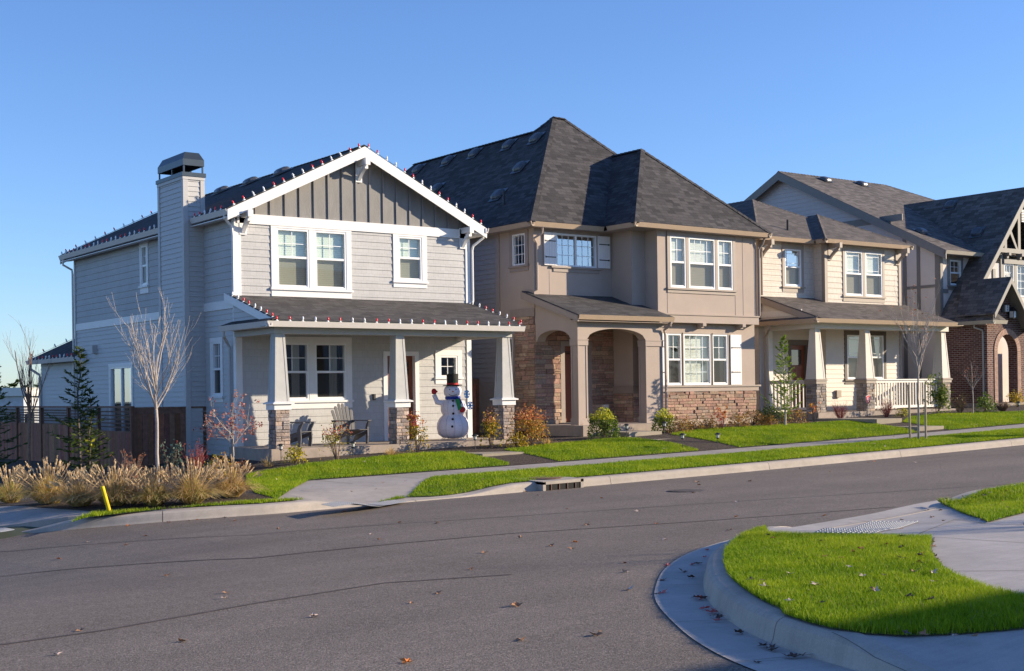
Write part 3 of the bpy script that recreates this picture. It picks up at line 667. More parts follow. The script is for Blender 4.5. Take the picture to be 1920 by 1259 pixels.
# front A
wall(h2, 'y', 30.6, -1, [(23.5, 2.4), (26.5, 2.4), (26.5, 4.8), (23.5, 4.8)], [(24.3, 25.86, 3.69, 4.66)], M_stucco2)
window(h2, 'y', 30.6, -1, [(24.3, 25.86)], 3.69, 4.66, M_trim2, .1, style='slider', grid=(3, 3), head=.14, reflect=True, apron=.11, sl=(.1, .1))
pbox(h2, 'frieze', M_trim2, 'y', 30.6, -1, 23.5, 26.48, 0, .03, 4.68, 4.82); pbox(h2, 'corner_board', M_stucco2, 'y', 30.6, -1, 23.47, 23.62, 0, .03, 2.4, 4.68)
for u in (24.06,): pbox(h2, 'panel_joint', M_trim2, 'y', 30.6, -1, u-.006, u+.006, 0, .006, 2.75, 3.55)
def shutter(h, axis, pl, sg, u0, u1, z0, z1, nb=5, flip=False):
    F = W(axis, pl, sg); mb = MB(); n = nb
    for i in range(n):
        a = u0+(u1-u0)*i/n; b = u0+(u1-u0)*(i+1)/n; wbox(mb, F, a+.003, b-.003, .036, .06, z0, z1)
    wbox(mb, F, u0, u1, .028, .04, z0, z1); s = mb.build('shutter', M_shut, h)
    for z in (z0+(z1-z0)*.25, z0+(z1-z0)*.74):
        hm = MB(); wbox(hm, F, u0+.04, u1-.04, .06, .068, z-.014, z+.014); wbox(hm, F, (u0+.03 if not flip else u1-.07), (u0+.07 if not flip else u1-.03), .06, .07, z-.025, z+.025); hm.build('strap_hinge', M_black, s)
shutter(h2, 'y', 30.6, -1, 23.845, 24.31, 3.70, 4.665); shutter(h2, 'y', 30.6, -1, 25.9, 26.37, 3.70, 4.665, flip=True)
for z in (3.78, 4.2): pbox(h2, 'hinge_slot', M_trim2, 'y', 30.6, -1, 25.865, 25.89, .0, .03, z, z+.36)
# side B, front B, side C, bay front
wall(h2, 'x', 26.48, -1, [(29.7, 2.3), (30.6, 2.3), (30.6, 4.8), (29.7, 4.8)], [], M_stucco2)
wall(h2, 'y', 29.7, -1, [(26.48, 1.9), (27.02, 1.9), (27.02, 4.8), (26.48, 4.8)], [], M_stucco2)
wall(h2, 'x', 27.02, -1, [(29.15, 2.03), (29.7, 2.03), (29.7, 4.8), (29.15, 4.8)], [], M_stucco2)
bo = [(27.52, 28.17, 3.07, 4.62), (28.29, 29.41, 3.07, 4.62), (29.52, 30.18, 3.07, 4.62)]
wall(h2, 'y', 29.15, -1, [(27.02, 2.03), (31.25, 2.03), (31.25, 4.8), (27.02, 4.8)], bo, M_stucco2)
window(h2, 'y', 29.15, -1, [(a, b) for a, b, _, _ in bo[:1]], 3.07, 4.62, M_trim2, .12, blind=M_blind3, grid=(2, 2), trr=.0, head=.15, sl=(.03, 0), apron=.1)
window(h2, 'y', 29.15, -1, [(a, b) for a, b, _, _ in bo[1:2]], 3.07, 4.62, M_trim2, .12, blind=M_blind3, grid=(4, 2), tl=.12, trr=.11, head=.15, sl=(0, 0), apron=.1)
window(h2, 'y', 29.15, -1, [(a, b) for a, b, _, _ in bo[2:]], 3.07, 4.62, M_trim2, .12, blind=M_blind3, grid=(2, 2), tl=.0, head=.15, sl=(0, .03), apron=.1)
pbox(h2, 'frieze', M_trim2, 'y', 29.15, -1, 27.02, 31.25, 0, .02, 4.77, 4.84)
pbox(h2, 'trim_band', M_stucco2, 'y', 29.15, -1, 26.99, 31.3, .0, .045, 2.02, 2.25); pbox(h2, 'trim_band', M_stucco2, 'y', 29.15, -1, 26.97, 31.32, .0, .075, 2.25, 2.29)
for u in (27.41, 30.3, 30.65, 31.17): pbox(h2, 'panel_joint', M_trim2, 'y', 29.15, -1, u-.007, u+.007, 0, .008, 2.29, 3.0 if u < 30.4 and u > 27 else 4.77)
lo = [(27.56, 28.16, .13, 1.70), (28.24, 29.40, .13, 1.70), (29.47, 30.14, .13, 1.70)]
wall(h2, 'y', 29.38, -1, [(26.6, .0), (31.38, .0), (31.38, 2.05), (26.6, 2.05)], lo, M_stucco2)
slab(h2, 'soffit', [(26.9, 29.15, 2.05), (31.3, 29.15, 2.05), (31.3, 29.4, 2.05), (26.9, 29.4, 2.05)], .02, M_stucco2)
for (a, b, c, d), g in zip(lo, ((2, 2), (4, 2), (2, 2))):
    window(h2, 'y', 29.38, -1, [(a, b)], c, d, M_trim2, .04 if a != 28.24 else .075, blind=M_blind3 if a == 28.24 else None, curtain=[(0, .5)] if a < 28 else [(.05, .35), (.75, 1)], grid=g, lowgrid=g if a == 28.24 else None, head=.03, sill=False, screen=a != 28.24)
shutter(h2, 'y', 29.38, -1, 27.15, 27.52, .13, 1.70, 4); shutter(h2, 'y', 29.38, -1, 30.24, 30.72, .13, 1.70, 5)
pbox(h2, 'water_table', M_trim2, 'y', 29.38, -1, 26.9, 31.55, 0, .1, .07, .122); pbox(h2, 'water_table', M_stucco2, 'y', 29.38, -1, 26.92, 31.48, 0, .06, -.06, .07)
stonewall(h2, 'y', 29.38, -1, [(26.9, -.9), (31.4, -.9), (31.4, -.06), (26.9, -.06)], PAL2, hs=(.075, .12), ls=(.16, .42), seed=41, dep=(.02, .065))
pbox(h2, 'foundation', simple('rough_foundation', (.46, .38, .31), .95, .2, 5, bmp=.8, bs=18), 'y', 29.38, -1, 26.9, 31.35, -.3, .03, -1.5, -.91)
for px in (1316.3, 1390.5): p = PY(px, 610, 29.2); MB().box(p.x-.07, 29.08, 1.93, p.x+.07, 29.38, 2.02).box(p.x-.07, 29.2, 1.88, p.x+.07, 29.38, 1.93).build('corbel', M_stucco2, h2)
wall(h2, 'x', 31.35, 1, [(29.38, -1.3), (45.5, -1.3), (45.5, 4.8), (29.38, 4.8)], [], M_stucco2)
wall(h2, 'y', 45.5, 1, [(23.5, -1.5), (31.3, -1.5), (31.3, 4.8), (23.5, 4.8)], [], M_stucco2)
# lower A: stone + door
stonewall(h2, 'y', 30.6, -1, [(23.47, F2), (26.48, F2), (26.48, 2.0), (23.47, 2.0)], PAL2, openings=[(24.41, 25.58, F2-.1, 1.478)], hs=(.1, .16), ls=(.22, .5), seed=51, dep=(.02, .05))
front_door(h2, 24.57, 25.45, 30.6, F2+.03, 1.33, M_trim2, 1.478, .155, gh=.1)
slab(h2, 'door_step', [(24.35, 30.2, F2+.03), (25.65, 30.2, F2+.03), (25.65, 30.7, F2+.03), (24.35, 30.7, F2+.03)], .05, M_conc)
wall(h2, 'x', 26.48, -1, [(29.7, .07), (30.6, .07), (30.6, 2.0), (29.7, 2.0)], [], M_stucco2); wall(h2, 'y', 29.7, -1, [(26.48, .07), (27.0, .07), (27.0, 2.0), (26.48, 2.0)], [], M_stucco2)
nm = MB(); nm.box(26.43, 29.66, -.09, 27.0, 29.71, .1); nm.box(26.43, 29.71, -.09, 26.49, 30.58, .1); nm.box(26.41, 29.64, .1, 27.0, 29.71, .14); nm.box(26.41, 29.71, .1, 26.49, 30.58, .14); nm.build('water_table', M_trim2, h2)
stonewall(h2, 'x', 26.48, -1, [(29.7, F2), (30.6, F2), (30.6, -.09), (29.7, -.09)], PAL2, hs=(.09, .15), ls=(.2, .45), seed=61); stonewall(h2, 'y', 29.7, -1, [(26.46, F2), (27.0, F2), (27.0, -.09), (26.46, -.09)], PAL2, hs=(.09, .15), ls=(.2, .45), seed=62, dep=(.02, .06))
pbox(h2, 'outlet_box', M_white, 'y', 30.6, -1, 26.02, 26.18, .03, .12, -.6, -.42)
# porch
MB().box(23.2, 28.1, -1.6, 26.95, 30.6, F2).build('porch_floor', M_conc, h2)
def archwall(h, axis, pl, sg, th, u0, u1, a, b, zs, za, top, m, name='arch'):
    F = W(axis, pl, sg); mb = MB(); n = 20; c = (a+b)/2; hw = (b-a)/2; wind = (axis == 'y') == (sgn_(sg))
    us = [u0]+[a+(b-a)*i/n for i in range(n+1)]+[u1]
    zl = [zs]+[zs+(za-zs)*math.sqrt(max(0, 1-((u-c)/hw)**2)) for u in us[1:-1]]+[zs]
    for d, fl in ((0, False), (-th, True)):
        for i in range(len(us)-1):
            q = [F(us[i], d, zl[i]), F(us[i+1], d, zl[i+1]), F(us[i+1], d, top(us[i+1])), F(us[i], d, top(us[i]))]
            mb.poly(q[::-1] if fl == wind else q)
    for i in range(len(us)-1): mb.quad(F(us[i], 0, zl[i]), F(us[i], -th, zl[i]), F(us[i+1], -th, zl[i+1]), F(us[i+1], 0, zl[i+1]))
    for u, z in ((u0, zs), (u1, zs)): mb.quad(F(u, 0, z), F(u, -th, z), F(u, -th, top(u)), F(u, 0, top(u)))
    return mb.build(name, m, h)
def sgn_(s): return s < 0
archwall(h2, 'y', 28.65, -1, .3, 23.5, 26.72, 23.84, 26.05, 1.45, 1.765, lambda u: 2.0, M_stucco2)
archwall(h2, 'x', 23.503, -1, .3, 28.955, 30.6, 28.97, 30.52, 1.45, 1.75, lambda u: 2.0+(u-28.4)*.32, M_stucco2)
def sqpost(h, x0, x1, y0, y1, z0, z1, m):
    mb = MB(); mb.box(x0+.02, y0+.02, z0, x1-.02, y1-.02, z1); mb.box(x0-.015, y0-.015, z0, x1+.015, y1+.015, z0+.19); mb.box(x0-.012, y0-.012, z1-.17, x1+.012, y1+.012, z1-.02); mb.box(x0-.025, y0-.025, z1-.02, x1+.025, y1+.025, z1+.005)
    for x in (x0+.005, x1-.06):
        for y in (y0+.005, y1-.06): mb.box(x, y, z0+.19, x+.055, y+.055, z1-.17)
    mb.build('porch_post', m, h)
sqpost(h2, 23.5, 23.86, 28.65, 28.98, F2, 1.447, M_stucco2); sqpost(h2, 26.05, 26.72, 28.65, 28.98, F2, 1.447, M_stucco2)
slab(h2, 'porch_ceiling', [(23.7, 28.9, 1.98), (26.7, 28.9, 1.98), (26.7, 30.6, 1.98), (23.7, 30.6, 1.98)], .02, M_stucco2)
roof(h2, [[(23.3, 28.34, 2.12), (26.92, 28.34, 2.12), (26.92, 29.72, 2.56), (26.5, 29.72, 2.56), (26.5, 30.62, 2.86), (23.3, 30.95, 2.955)]], .05, shingles('dark_porch_shingles', (.08, .075, .075), .3))
MB().prism([(23.29, 28.38, 2.09), (23.29, 31.0, 2.93), (23.29, 31.0, 2.72), (23.29, 28.38, 1.93)], (.05, 0, 0)).build('rake_board', M_trim2, h2)
slab(h2, 'soffit', [(23.3, 28.4, 1.96), (26.9, 28.4, 1.96), (26.9, 28.66, 1.96), (23.3, 28.66, 1.96)], .02, M_stucco2)
gutter(h2, (23.3, 28.3, 2.115), (26.9, 28.3, 2.115), (0, -1), M_gutter2)
pbox(h2, 'fascia', M_trim2, 'y', 28.66, -1, 23.48, 26.75, 0, .03, 1.84, 1.97)
pipe(h2, [(26.8, 28.38, 1.99), (26.8, 28.4, 1.87), (26.72, 28.58, 1.75), (26.78, 28.6, 1.6), (26.78, 28.6, -.9)], M_stucco2)
# roof
ro = []
ez2 = 4.93; mm = .99
PA, PB = (27.33, 34.43, ez2+4.2*mm), (27.78, 34.43, ez2+4.2*mm)
ro.append([(23.13, 30.23, ez2), PA, (26.88, 34.88, ez2+3.75*mm), (26.88, 42.3, ez2+3.75*mm), (23.13, 46.0, ez2)])
ro.append([(23.13, 30.23, ez2), (31.62, 30.23, ez2), PB, PA])
ro.append([PB, (31.62, 30.23, ez2), (31.62, 38.6, ez2), (27.6, 34.6, ez2+4.1)]); ro.append([PA, PB, (31.0, 38.6, 5.5), (26.88, 34.88, ez2+3.75*mm)])
ro.append([(26.88, 34.88, ez2+3.75*mm), (26.88, 42.3, ez2+3.75*mm), (31.62, 46, ez2), (31.62, 31.2, ez2)][0:4]); ro.append([(23.13, 46, ez2), (26.88, 42.3, ez2+3.75*mm), (31.62, 46, ez2)])
PC = (28.73, 31.68, ez2+2.83*mm)
ro += [[(25.88, 28.85, ez2), PC, (28.73, 33.3, PC[2]), (25.88, 30.45, ez2)], [(25.88, 28.85, ez2), (31.62, 28.85, ez2), PC], [(31.62, 28.85, ez2), (31.62, 36.2, ez2), (28.73, 33.3, PC[2]), PC]]
roof(h2, ro, .04, M_roof2)
cap_ridge(h2, [(PA, (23.13, 30.23, ez2)), (PA, PB), (PB, (31.62, 30.23, ez2)), ((26.88, 34.88, ez2+3.75*mm), PA), ((26.88, 42.3, ez2+3.75*mm), (26.88, 34.88, ez2+3.75*mm)), (PC, (25.88, 28.85, ez2)), (PC, (31.62, 28.85, ez2)), ((28.73, 33.1, PC[2]), PC)], M_roof2)
for a, b, o in (((23.1, 45.9, 4.9), (23.1, 30.2, 4.9), (-1, 0)), ((23.1, 30.2, 4.9), (25.87, 30.2, 4.9), (0, -1)), ((25.85, 30.1, 4.9), (25.85, 28.82, 4.9), (-1, 0)), ((25.85, 28.8, 4.9), (31.63, 28.8, 4.9), (0, -1)), ((31.64, 28.8, 4.9), (31.64, 45.9, 4.9), (1, 0))): gutter(h2, a, b, o, M_gutter2)
sf = MB(); sf.box(23.15, 30.25, 4.76, 26.5, 30.62, 4.78); sf.box(23.15, 30.62, 4.76, 23.52, 46, 4.78); sf.box(25.9, 28.87, 4.762, 31.6, 29.17, 4.782); sf.box(25.9, 29.17, 4.762, 27.05, 30.3, 4.782); sf.build('soffit', M_trim2, h2)
pipe(h2, [(23.6, 30.3, 4.78), (23.62, 30.35, 4.6), (23.45, 30.52, 4.45), (23.56, 30.53, 4.3), (23.56, 30.53, 2.95)], M_stucco2)
pipe(h2, [(31.45, 28.95, 4.78), (31.42, 29.0, 4.6), (31.33, 29.1, 4.4), (31.33, 29.1, 2.3)], M_trim2)
def on_plane_left(px, py, x0, z0_, m_):   # point where the view ray meets a slope rising towards +x
    v = ray(px, py); t = (z0_-m_*x0)/(v.z-m_*v.x); return v*t
for px, py in ((784, 318), (840, 302), (890, 288), (954, 272), (1005, 260), (975, 314), (819, 354)): roofvent(h2, on_plane_left(px, py, 23.13, ez2+.03, mm), (-1, 0, .99))
roofvent(h2, on_plane_left(934, 366, 23.13, ez2+.03, mm), (-1, 0, .99)); q = on_plane_left(945, 385, 23.13, ez2, mm); MB().tube([q, q+Vector((0, 0, .42))], .035, 8).build('vent_pipe', M_black, h2)
# ================================================================== HOUSE 3: cream house with low porch
F3 = -.80
h3 = thing('cream_house', 'cream shingle-sided house with brown trim, low hipped roof and railed front porch', 'house', (36.4, 36, -1.0))
wall(h3, 'y', 30.65, -1, [(32.95, 2.6), (35.75, 2.6), (35.75, 5.0), (32.95, 5.0)], [(34.24, 35.07, 3.46, 4.73)], M_shake3, .1905)
wall(h3, 'x', 35.72, -1, [(30.15, 2.4), (30.65, 2.4), (30.65, 5.0), (30.15, 5.0)], [], M_shake3, .1905)
wall(h3, 'y', 30.15, -1, [(35.7, 2.4), (39.82, 2.4), (39.82, 5.0), (35.7, 5.0)], [(36.76, 37.70, 3.19, 4.75), (37.84, 38.78, 3.19, 4.75)], M_shake3, .1905)
window(h3, 'y', 30.65, -1, [(34.24, 35.07)], 3.46, 4.73, M_trim3, .12, grid='prairie', rail=.53, head=.17, blind=M_blind3, reflect=True, apron=.14)
window(h3, 'y', 30.15, -1, [(36.76, 37.70), (37.84, 38.78)], 3.19, 4.75, M_trim3, .12, grid='prairie', rail=.5, head=.12, blind=M_blind3, apron=.15)
for a, b, y in ((32.93, 33.05, 30.65), (35.68, 35.83, 30.15), (39.7, 39.84, 30.15)): pbox(h3, 'corner_board', M_trim3, 'y', y, -1, a, b, 0, .035, 2.6, 5.0)
pbox(h3, 'corner_board', M_trim3, 'x', 35.72, -1, 30.14, 30.26, 0, .033, 2.6, 5.0)
wall(h3, 'x', 39.82, 1, [(30.15, -1.2), (43, -1.2), (43, 5.0), (30.15, 5.0)], [], M_lap3, .18); wall(h3, 'x', 32.95, -1, [(30.65, -1.2), (43, -1.2), (43, 5.0), (30.65, 5.0)], [], M_lap3, .18); wall(h3, 'y', 43, 1, [(32.95, -1.2), (39.82, -1.2), (39.82, 5.0), (32.95, 5.0)], [], M_lap3)
for x, y in ((33.12, 30.65), (35.95, 30.15), (39.62, 30.15)): bracket(h3, x, y, 4.93, .5, .56, M_trim3)
# lower walls
wall(h3, 'y', 30.65, -1, [(32.95, F3-.3), (35.75, F3-.3), (35.75, 2.3), (32.95, 2.3)], [(34.5, 35.28, F3, 1.46)], M_lap3, .18)
wall(h3, 'x', 35.72, -1, [(30.15, F3), (30.65, F3), (30.65, 2.3), (30.15, 2.3)], [], M_lap3, .18)
wall(h3, 'y', 30.15, -1, [(35.7, F3), (39.82, F3), (39.82, 2.3), (35.7, 2.3)], [(36.80, 37.73, .27, 1.82), (37.87, 38.80, .27, 1.82)], M_lap3, .155)
window(h3, 'y', 30.15, -1, [(36.80, 37.73), (37.87, 38.80)], .27, 1.82, M_dtrim3, .13, grid='prairie', head=.15, blind=M_blind3, rail=.5, apron=.11)
front_door(h3, 34.5, 35.28, 30.65, F3, 1.46, M_dtrim3, 1.64, .13, lites=(1, 1), gh=.55)
pbox(h3, 'corner_board', M_trim3, 'y', 30.15, -1, 39.7, 39.84, 0, .03, F3, 2.2)
pbox(h3, 'outlet_box', M_trim3, 'y', 30.15, -1, 36.15, 36.38, 0, .1, -.35, -.1)
cpz = MB(); cpz.box(33.25, 30.5, F3, 33.45, 30.65, 1.95); cpz.build('corner_post', M_rail3, h3)
# porch
MB().box(32.95, 28.15, -1.5, 40.4, 30.65, F3).build('porch_floor', M_conc, h3)
for i, (a, b) in enumerate(((33.16, 33.62), (35.655, 36.115), (39.8, 40.26))): tcolumn(h3, a, b, 28.4, 28.86, F3, .12, 1.92, M_col3, M_trim3, top=.5, pal=PAL3, stone_h=(.07, .12), seed=80+i*5, cap=.05, ch=.15)
bm = MB(); bm.box(33.15, 28.44, 1.91, 40.24, 28.78, 2.08); bm.box(33.18, 28.78, 1.91, 33.45, 30.65, 2.08); bm.box(39.95, 28.78, 1.91, 40.2, 30.65, 2.08); bm.build('porch_beam', M_col3, h3)
slab(h3, 'porch_ceiling', [(33.4, 28.7, 2.07), (40, 28.7, 2.07), (40, 30.65, 2.07), (33.4, 30.65, 2.07)], .02, M_col3)
roof(h3, [[(33.05, 28.04, 2.22), (40.15, 28.04, 2.22), (40.15, 30.17, 2.94), (35.8, 30.17, 2.94), (35.8, 30.67, 3.1), (33.05, 30.9, 3.17)]], .05, M_roof3)
roof(h3, [[(32.78, 28.05, 2.2), (33.2, 28.3, 2.33), (33.2, 31, 2.33), (32.78, 31, 2.2)]], .03, M_roof3)
gutter(h3, (32.75, 28.0, 2.205), (40.17, 28.0, 2.205), (0, -1), M_gutter2); gutter(h3, (32.75, 28.01, 2.203), (32.75, 31.0, 2.203), (-1, 0), M_gutter2)
slab(h3, 'soffit', [(32.8, 28.1, 2.09), (40.15, 28.1, 2.09), (40.15, 28.45, 2.09), (32.8, 28.45, 2.09)], .02, M_col3); slab(h3, 'soffit', [(32.8, 28.45, 2.09), (33.2, 28.45, 2.09), (33.2, 31, 2.09), (32.8, 31, 2.09)], .02, M_col3)
MB().prism([(33.02, 28.1, 2.2), (33.02, 31.0, 3.17), (33.02, 31.0, 2.97), (33.02, 28.45, 2.1)], (.04, 0, 0)).build('rake_board', M_trim3, h3)
wall(h3, 'x', 33.1, -1, [(28.45, 2.08), (30.7, 2.08), (30.7, 3.0), (28.45, 2.3)], [], M_col3); pbox(h3, 'trim_band', M_rail3, 'x', 33.1, -1, 28.9, 30.9, 0, .03, 2.36, 2.55)
def railing(h, p0, p1, m, zt_, zb_):
    p0, p1 = Vector((*p0, 0)), Vector((*p1, 0)); d = p1-p0; L = d.length; d.normalize(); s = Vector((-d.y, d.x, 0)); mb = MB()
    def bar(a, b, w_, z0, z1):
        q = [p0+d*a-s*w_, p0+d*b-s*w_, p0+d*b+s*w_, p0+d*a+s*w_]
        mb.prism([(v.x, v.y, z0) for v in q], (0, 0, z1-z0))
    bar(0, L, .065, zt_-.04, zt_); bar(0, L, .022, zt_-.12, zt_-.04); bar(0, L, .03, zb_, zb_+.09)
    n = int(L/.145)
    for i in range(n): a = L*(i+.5)/n; bar(a-.02, a+.02, .02, zb_+.09, zt_-.12)
    mb.build('railing', m, h)
railing(h3, (36.1, 28.62), (39.82, 28.62), M_rail3, .255, -.73); railing(h3, (33.32, 28.86), (33.32, 30.6), M_rail3, .255, -.73); railing(h3, (40.05, 28.86), (40.05, 30.6), M_rail3, .255, -.73)
pipe(h3, [(32.85, 30.1, 2.06), (32.85, 30.1, 1.95), (33.1, 30.45, 1.78), (33.12, 30.55, 1.7), (33.12, 30.55, -.95)], M_trim3)
pipe(h3, [(32.97, 30.5, 4.7), (32.97, 30.5, 3.1)], M_trim3)
e3, m3 = 5.07, .52; A3 = (36.1, 33.8, e3+3.55*m3); B3 = (37.7, 32.15, e3+2.35*m3)
roof(h3, [[(32.55, 30.25, e3), A3, (36.1, 40, A3[2]), (32.55, 43.5, e3)], [(32.55, 30.25, e3), (39.65, 30.25, e3), A3], [(39.65, 30.25, e3), (40.1, 43.5, e3), (36.1, 40, A3[2]), A3], [(32.55, 43.5, e3), (36.1, 40, A3[2]), (40.1, 43.5, e3)],
          [(35.33, 29.78, e3), B3, (37.7, 32.6, B3[2]), (35.33, 30.3, e3)], [(35.33, 29.78, e3), (40.05, 29.78, e3), B3], [(40.05, 29.78, e3), (40.05, 34.9, e3), (37.7, 32.6, B3[2]), B3]], .04, M_roof3)
cap_ridge(h3, [(A3, (32.55, 30.25, e3)), (A3, (39.65, 30.25, e3)), ((36.1, 40, A3[2]), A3), (B3, (35.33, 29.78, e3)), (B3, (40.05, 29.78, e3))], M_roof3, .11)
for a, b, o in (((32.52, 43, 5.05), (32.52, 30.2, 5.05), (-1, 0)), ((32.52, 30.22, 5.05), (35.32, 30.22, 5.05), (0, -1)), ((35.3, 30.2, 5.05), (35.3, 29.76, 5.05), (-1, 0)), ((35.3, 29.75, 5.05), (40.1, 29.75, 5.05), (0, -1)), ((40.1, 29.75, 5.05), (40.1, 43, 5.05), (1, 0))): gutter(h3, a, b, o, M_gutter2)
sf = MB(); sf.box(32.6, 30.3, 4.94, 35.75, 30.67, 4.96); sf.box(35.35, 29.82, 4.942, 40.05, 30.17, 4.962); sf.build('soffit', M_trim3, h3)
v = ray(1477, 432); k = (e3-m3*30.25)/(v.z-m3*v.y); q = v*k; MB().tube([q-Vector((0, 0, .05)), q+Vector((0, 0, .36))], .04, 8).build('vent_pipe', M_black, h3)

# ================================================================== HOUSE 4: tudor house
F4 = -.66
h4 = thing('tudor_house', 'half-timbered house with brick arched entry and steep slate-grey roof', 'house', (45, 36, -.9))
wall(h4, 'x', 42.4, -1, [(30.3, -1.2), (46, -1.2), (46, 4.9), (37.87, 8.95), (30.3, 5.0)], [], M_lap4, .17)
F = W('x', 42.4, -1)
pn = MB()
for a, b, c, d in ((30.5, 31.16, 3.81, 0), (31.31, 31.78, 3.81, 0), (30.5, 31.16, 2.0, 3.7), (31.31, 31.78, 2.0, 3.7), (30.5, 31.78, -1, 2)):
    if d: pn.quad(F(a, .022, c), F(a, .022, d), F(b, .022, d), F(b, .022, c))
    else: pn.poly([F(a, .022, c), F(a, .022, 4.9+(a-30.3)*.5), F(b, .022, 4.9+(b-30.3)*.5), F(b, .022, c)])
pn.build('stucco_panel', M_w4, h4)
tb = MB()
for a, b in ((30.28, 30.5), (31.16, 31.31), (31.78, 31.94)): wbox(tb, F, a, b, 0, .045, -1, 4.98+(a-30.3)*.5)
wbox(tb, F, 30.5, 31.16, 0, .042, 3.70, 3.81); wbox(tb, F, 31.31, 31.78, 0, .042, 3.70, 3.81); wbox(tb, F, 31.94, 43.8, 0, .042, 6.38, 6.63)
tb.build('timber', M_tim4, h4)
RZ = 9.06; EZ4 = 5.02
roof(h4, [[(42.02, 29.78, EZ4), (42.02, 37.87, RZ), (49.05, 37.87, RZ), (57, 29.78, EZ4)], [(42.02, 46, EZ4), (42.02, 37.87, RZ), (49.05, 37.87, RZ), (57, 46, EZ4)], [(57, 29.78, EZ4), (49.05, 37.87, RZ), (57, 46, EZ4)]], .05, M_roof4a := shingles('weathered_grey_shingles', (.135, .118, .108), .38))
cap_ridge(h4, [((42.02, 37.87, RZ), (49.05, 37.87, RZ)), ((49.05, 37.87, RZ), (57, 29.78, EZ4))], M_roof4a, .1)
for y0 in (29.76, 46.02): MB().prism([(42.0, y0, EZ4-.02), (42.0, 37.87, RZ-.02), (42.0, 37.87, RZ-.36), (42.0, y0, EZ4-.34)], (.05, 0, 0)).build('rake_board', M_tim4, h4)
slab(h4, 'soffit', [(42.05, 29.8, EZ4-.08), (42.05, 37.87, RZ-.08), (42.4, 37.87, RZ-.08), (42.4, 29.8, EZ4-.08)], .02, M_tim4)
wall(h4, 'y', 30.3, -1, [(42.4, -1.2), (55, -1.2), (55, 5.0), (42.4, 5.0)], [(42.97, 43.66, 3.78, 4.74)], M_w4)
window(h4, 'y', 30.3, -1, [(42.97, 43.66)], 3.78, 4.74, M_tim4, .13, grid=(2, 2), head=.16, apron=.12, sill=True, reflect=True, curtain=[(0, .3)])
pbox(h4, 'timber', M_tim4, 'y', 30.3, -1, 42.37, 42.52, 0, .04, 2, 4.9); pbox(h4, 'timber', M_tim4, 'y', 30.3, -1, 42.52, 42.84, 0, .036, 3.48, 3.63)
gutter(h4, (42.0, 29.72, 5.01), (44.9, 29.72, 5.01), (0, -1), M_gut4)
slab(h4, 'soffit', [(42.05, 29.78, 4.89), (48, 29.78, 4.89), (48, 30.3, 4.89), (42.05, 30.3, 4.89)], .02, M_tim4)
wall(h4, 'x', 55, 1, [(30.3, -1.2), (46, -1.2), (46, 5), (30.3, 5)], [], M_lap4); wall(h4, 'y', 46, 1, [(42.4, -1.5), (55, -1.5), (55, 5), (42.4, 5)], [], M_lap4)
# catslide cross gable
p4 = 1.178; gx, gz = 42.1, 2.335; rx = 46.62; rzz = gz+p4*(rx-gx)
lft = [(gx, 29.25, gz), (rx, 29.25, rzz), (rx, 35.4, rzz), (44.4, 30.35, 5.05), (gx, 30.35, gz)]
roof(h4, [lft, [(rx, 29.25, rzz), (2*rx-gx, 29.25, gz), (2*rx-gx, 30.3, gz), (rx+2.26, 30.3, 5.05), (rx, 35.4, rzz)]], .06, M_roof4)
wall(h4, 'y', 29.5, -1, [(42.9, 3.0), (50.3, 3.0), (rx, rzz-.15)], [(45.25, 45.9, 3.4, 4.63), (46.08, 47.3, 3.4, 4.63)], M_w4)
window(h4, 'y', 29.5, -1, [(45.25, 45.9)], 3.4, 4.63, M_tim4, .1, style='fixed', grid=(3, 4), head=.0, sill=False, trr=.1, curtain=[(0, .5)]); window(h4, 'y', 29.5, -1, [(46.08, 47.3)], 3.4, 4.63, M_tim4, .08, style='fixed', grid=(4, 4), head=.0, sill=False, curtain=[(.2, .5)])
for s in (-1, 1):
    xe = rx+s*(rx-gx)*.79; ze = rzz-p4*(rx-gx)*.79
    MB().prism([(rx, 29.2, rzz-.03), (xe, 29.2, ze-.03), (xe, 29.2, ze-.3), (rx, 29.2, rzz-.3)], (0, .05, 0)).build('rake_board', M_tim4l, h4)
slab(h4, 'soffit', [(rx, 29.22, rzz-.09), (gx+.8, 29.22, gz+.8*p4-.09), (gx+.8, 29.52, gz+.8*p4-.09), (rx, 29.52, rzz-.09)], .02, M_tim4)
tm = MB()
tm.box(44.75, 29.36, 5.04, 50, 29.5, 5.21)
for a, b, c, d in ((46.17, 46.33, 5.21, 6.95), (45.26, 45.42, 5.21, 5.75), (45.0, 45.15, 3.6, 5.04), (46.9, 47.06, 5.21, 6.9)): tm.box(a, 29.455, c, b, 29.5, d)
tm.prism([(46.17, 29.46, 5.21), (46.05, 29.46, 5.21), (45.55, 29.46, 5.95), (45.66, 29.46, 6.05)], (0, .035, 0)); tm.box(44.5, 29.457, 3.2, 44.66, 29.5, 4.4)
tm.box(45.15, 29.4, 4.63, 48, 29.5, 4.8); tm.build('timber', M_tim4l, h4)
for x in (45.3, 46.15, 47): MB().box(x-.07, 29.24, 4.93, x+.07, 29.5, 5.04).box(x-.055, 29.34, 4.82, x+.055, 29.5, 4.93).build('corbel', M_tim4l, h4)
lv = MB()
for i in range(8): lv.box(46.42, 29.45, 6.3+i*.062, 46.85, 29.5, 6.335+i*.062)
lv.build('louvre', M_white, h4)
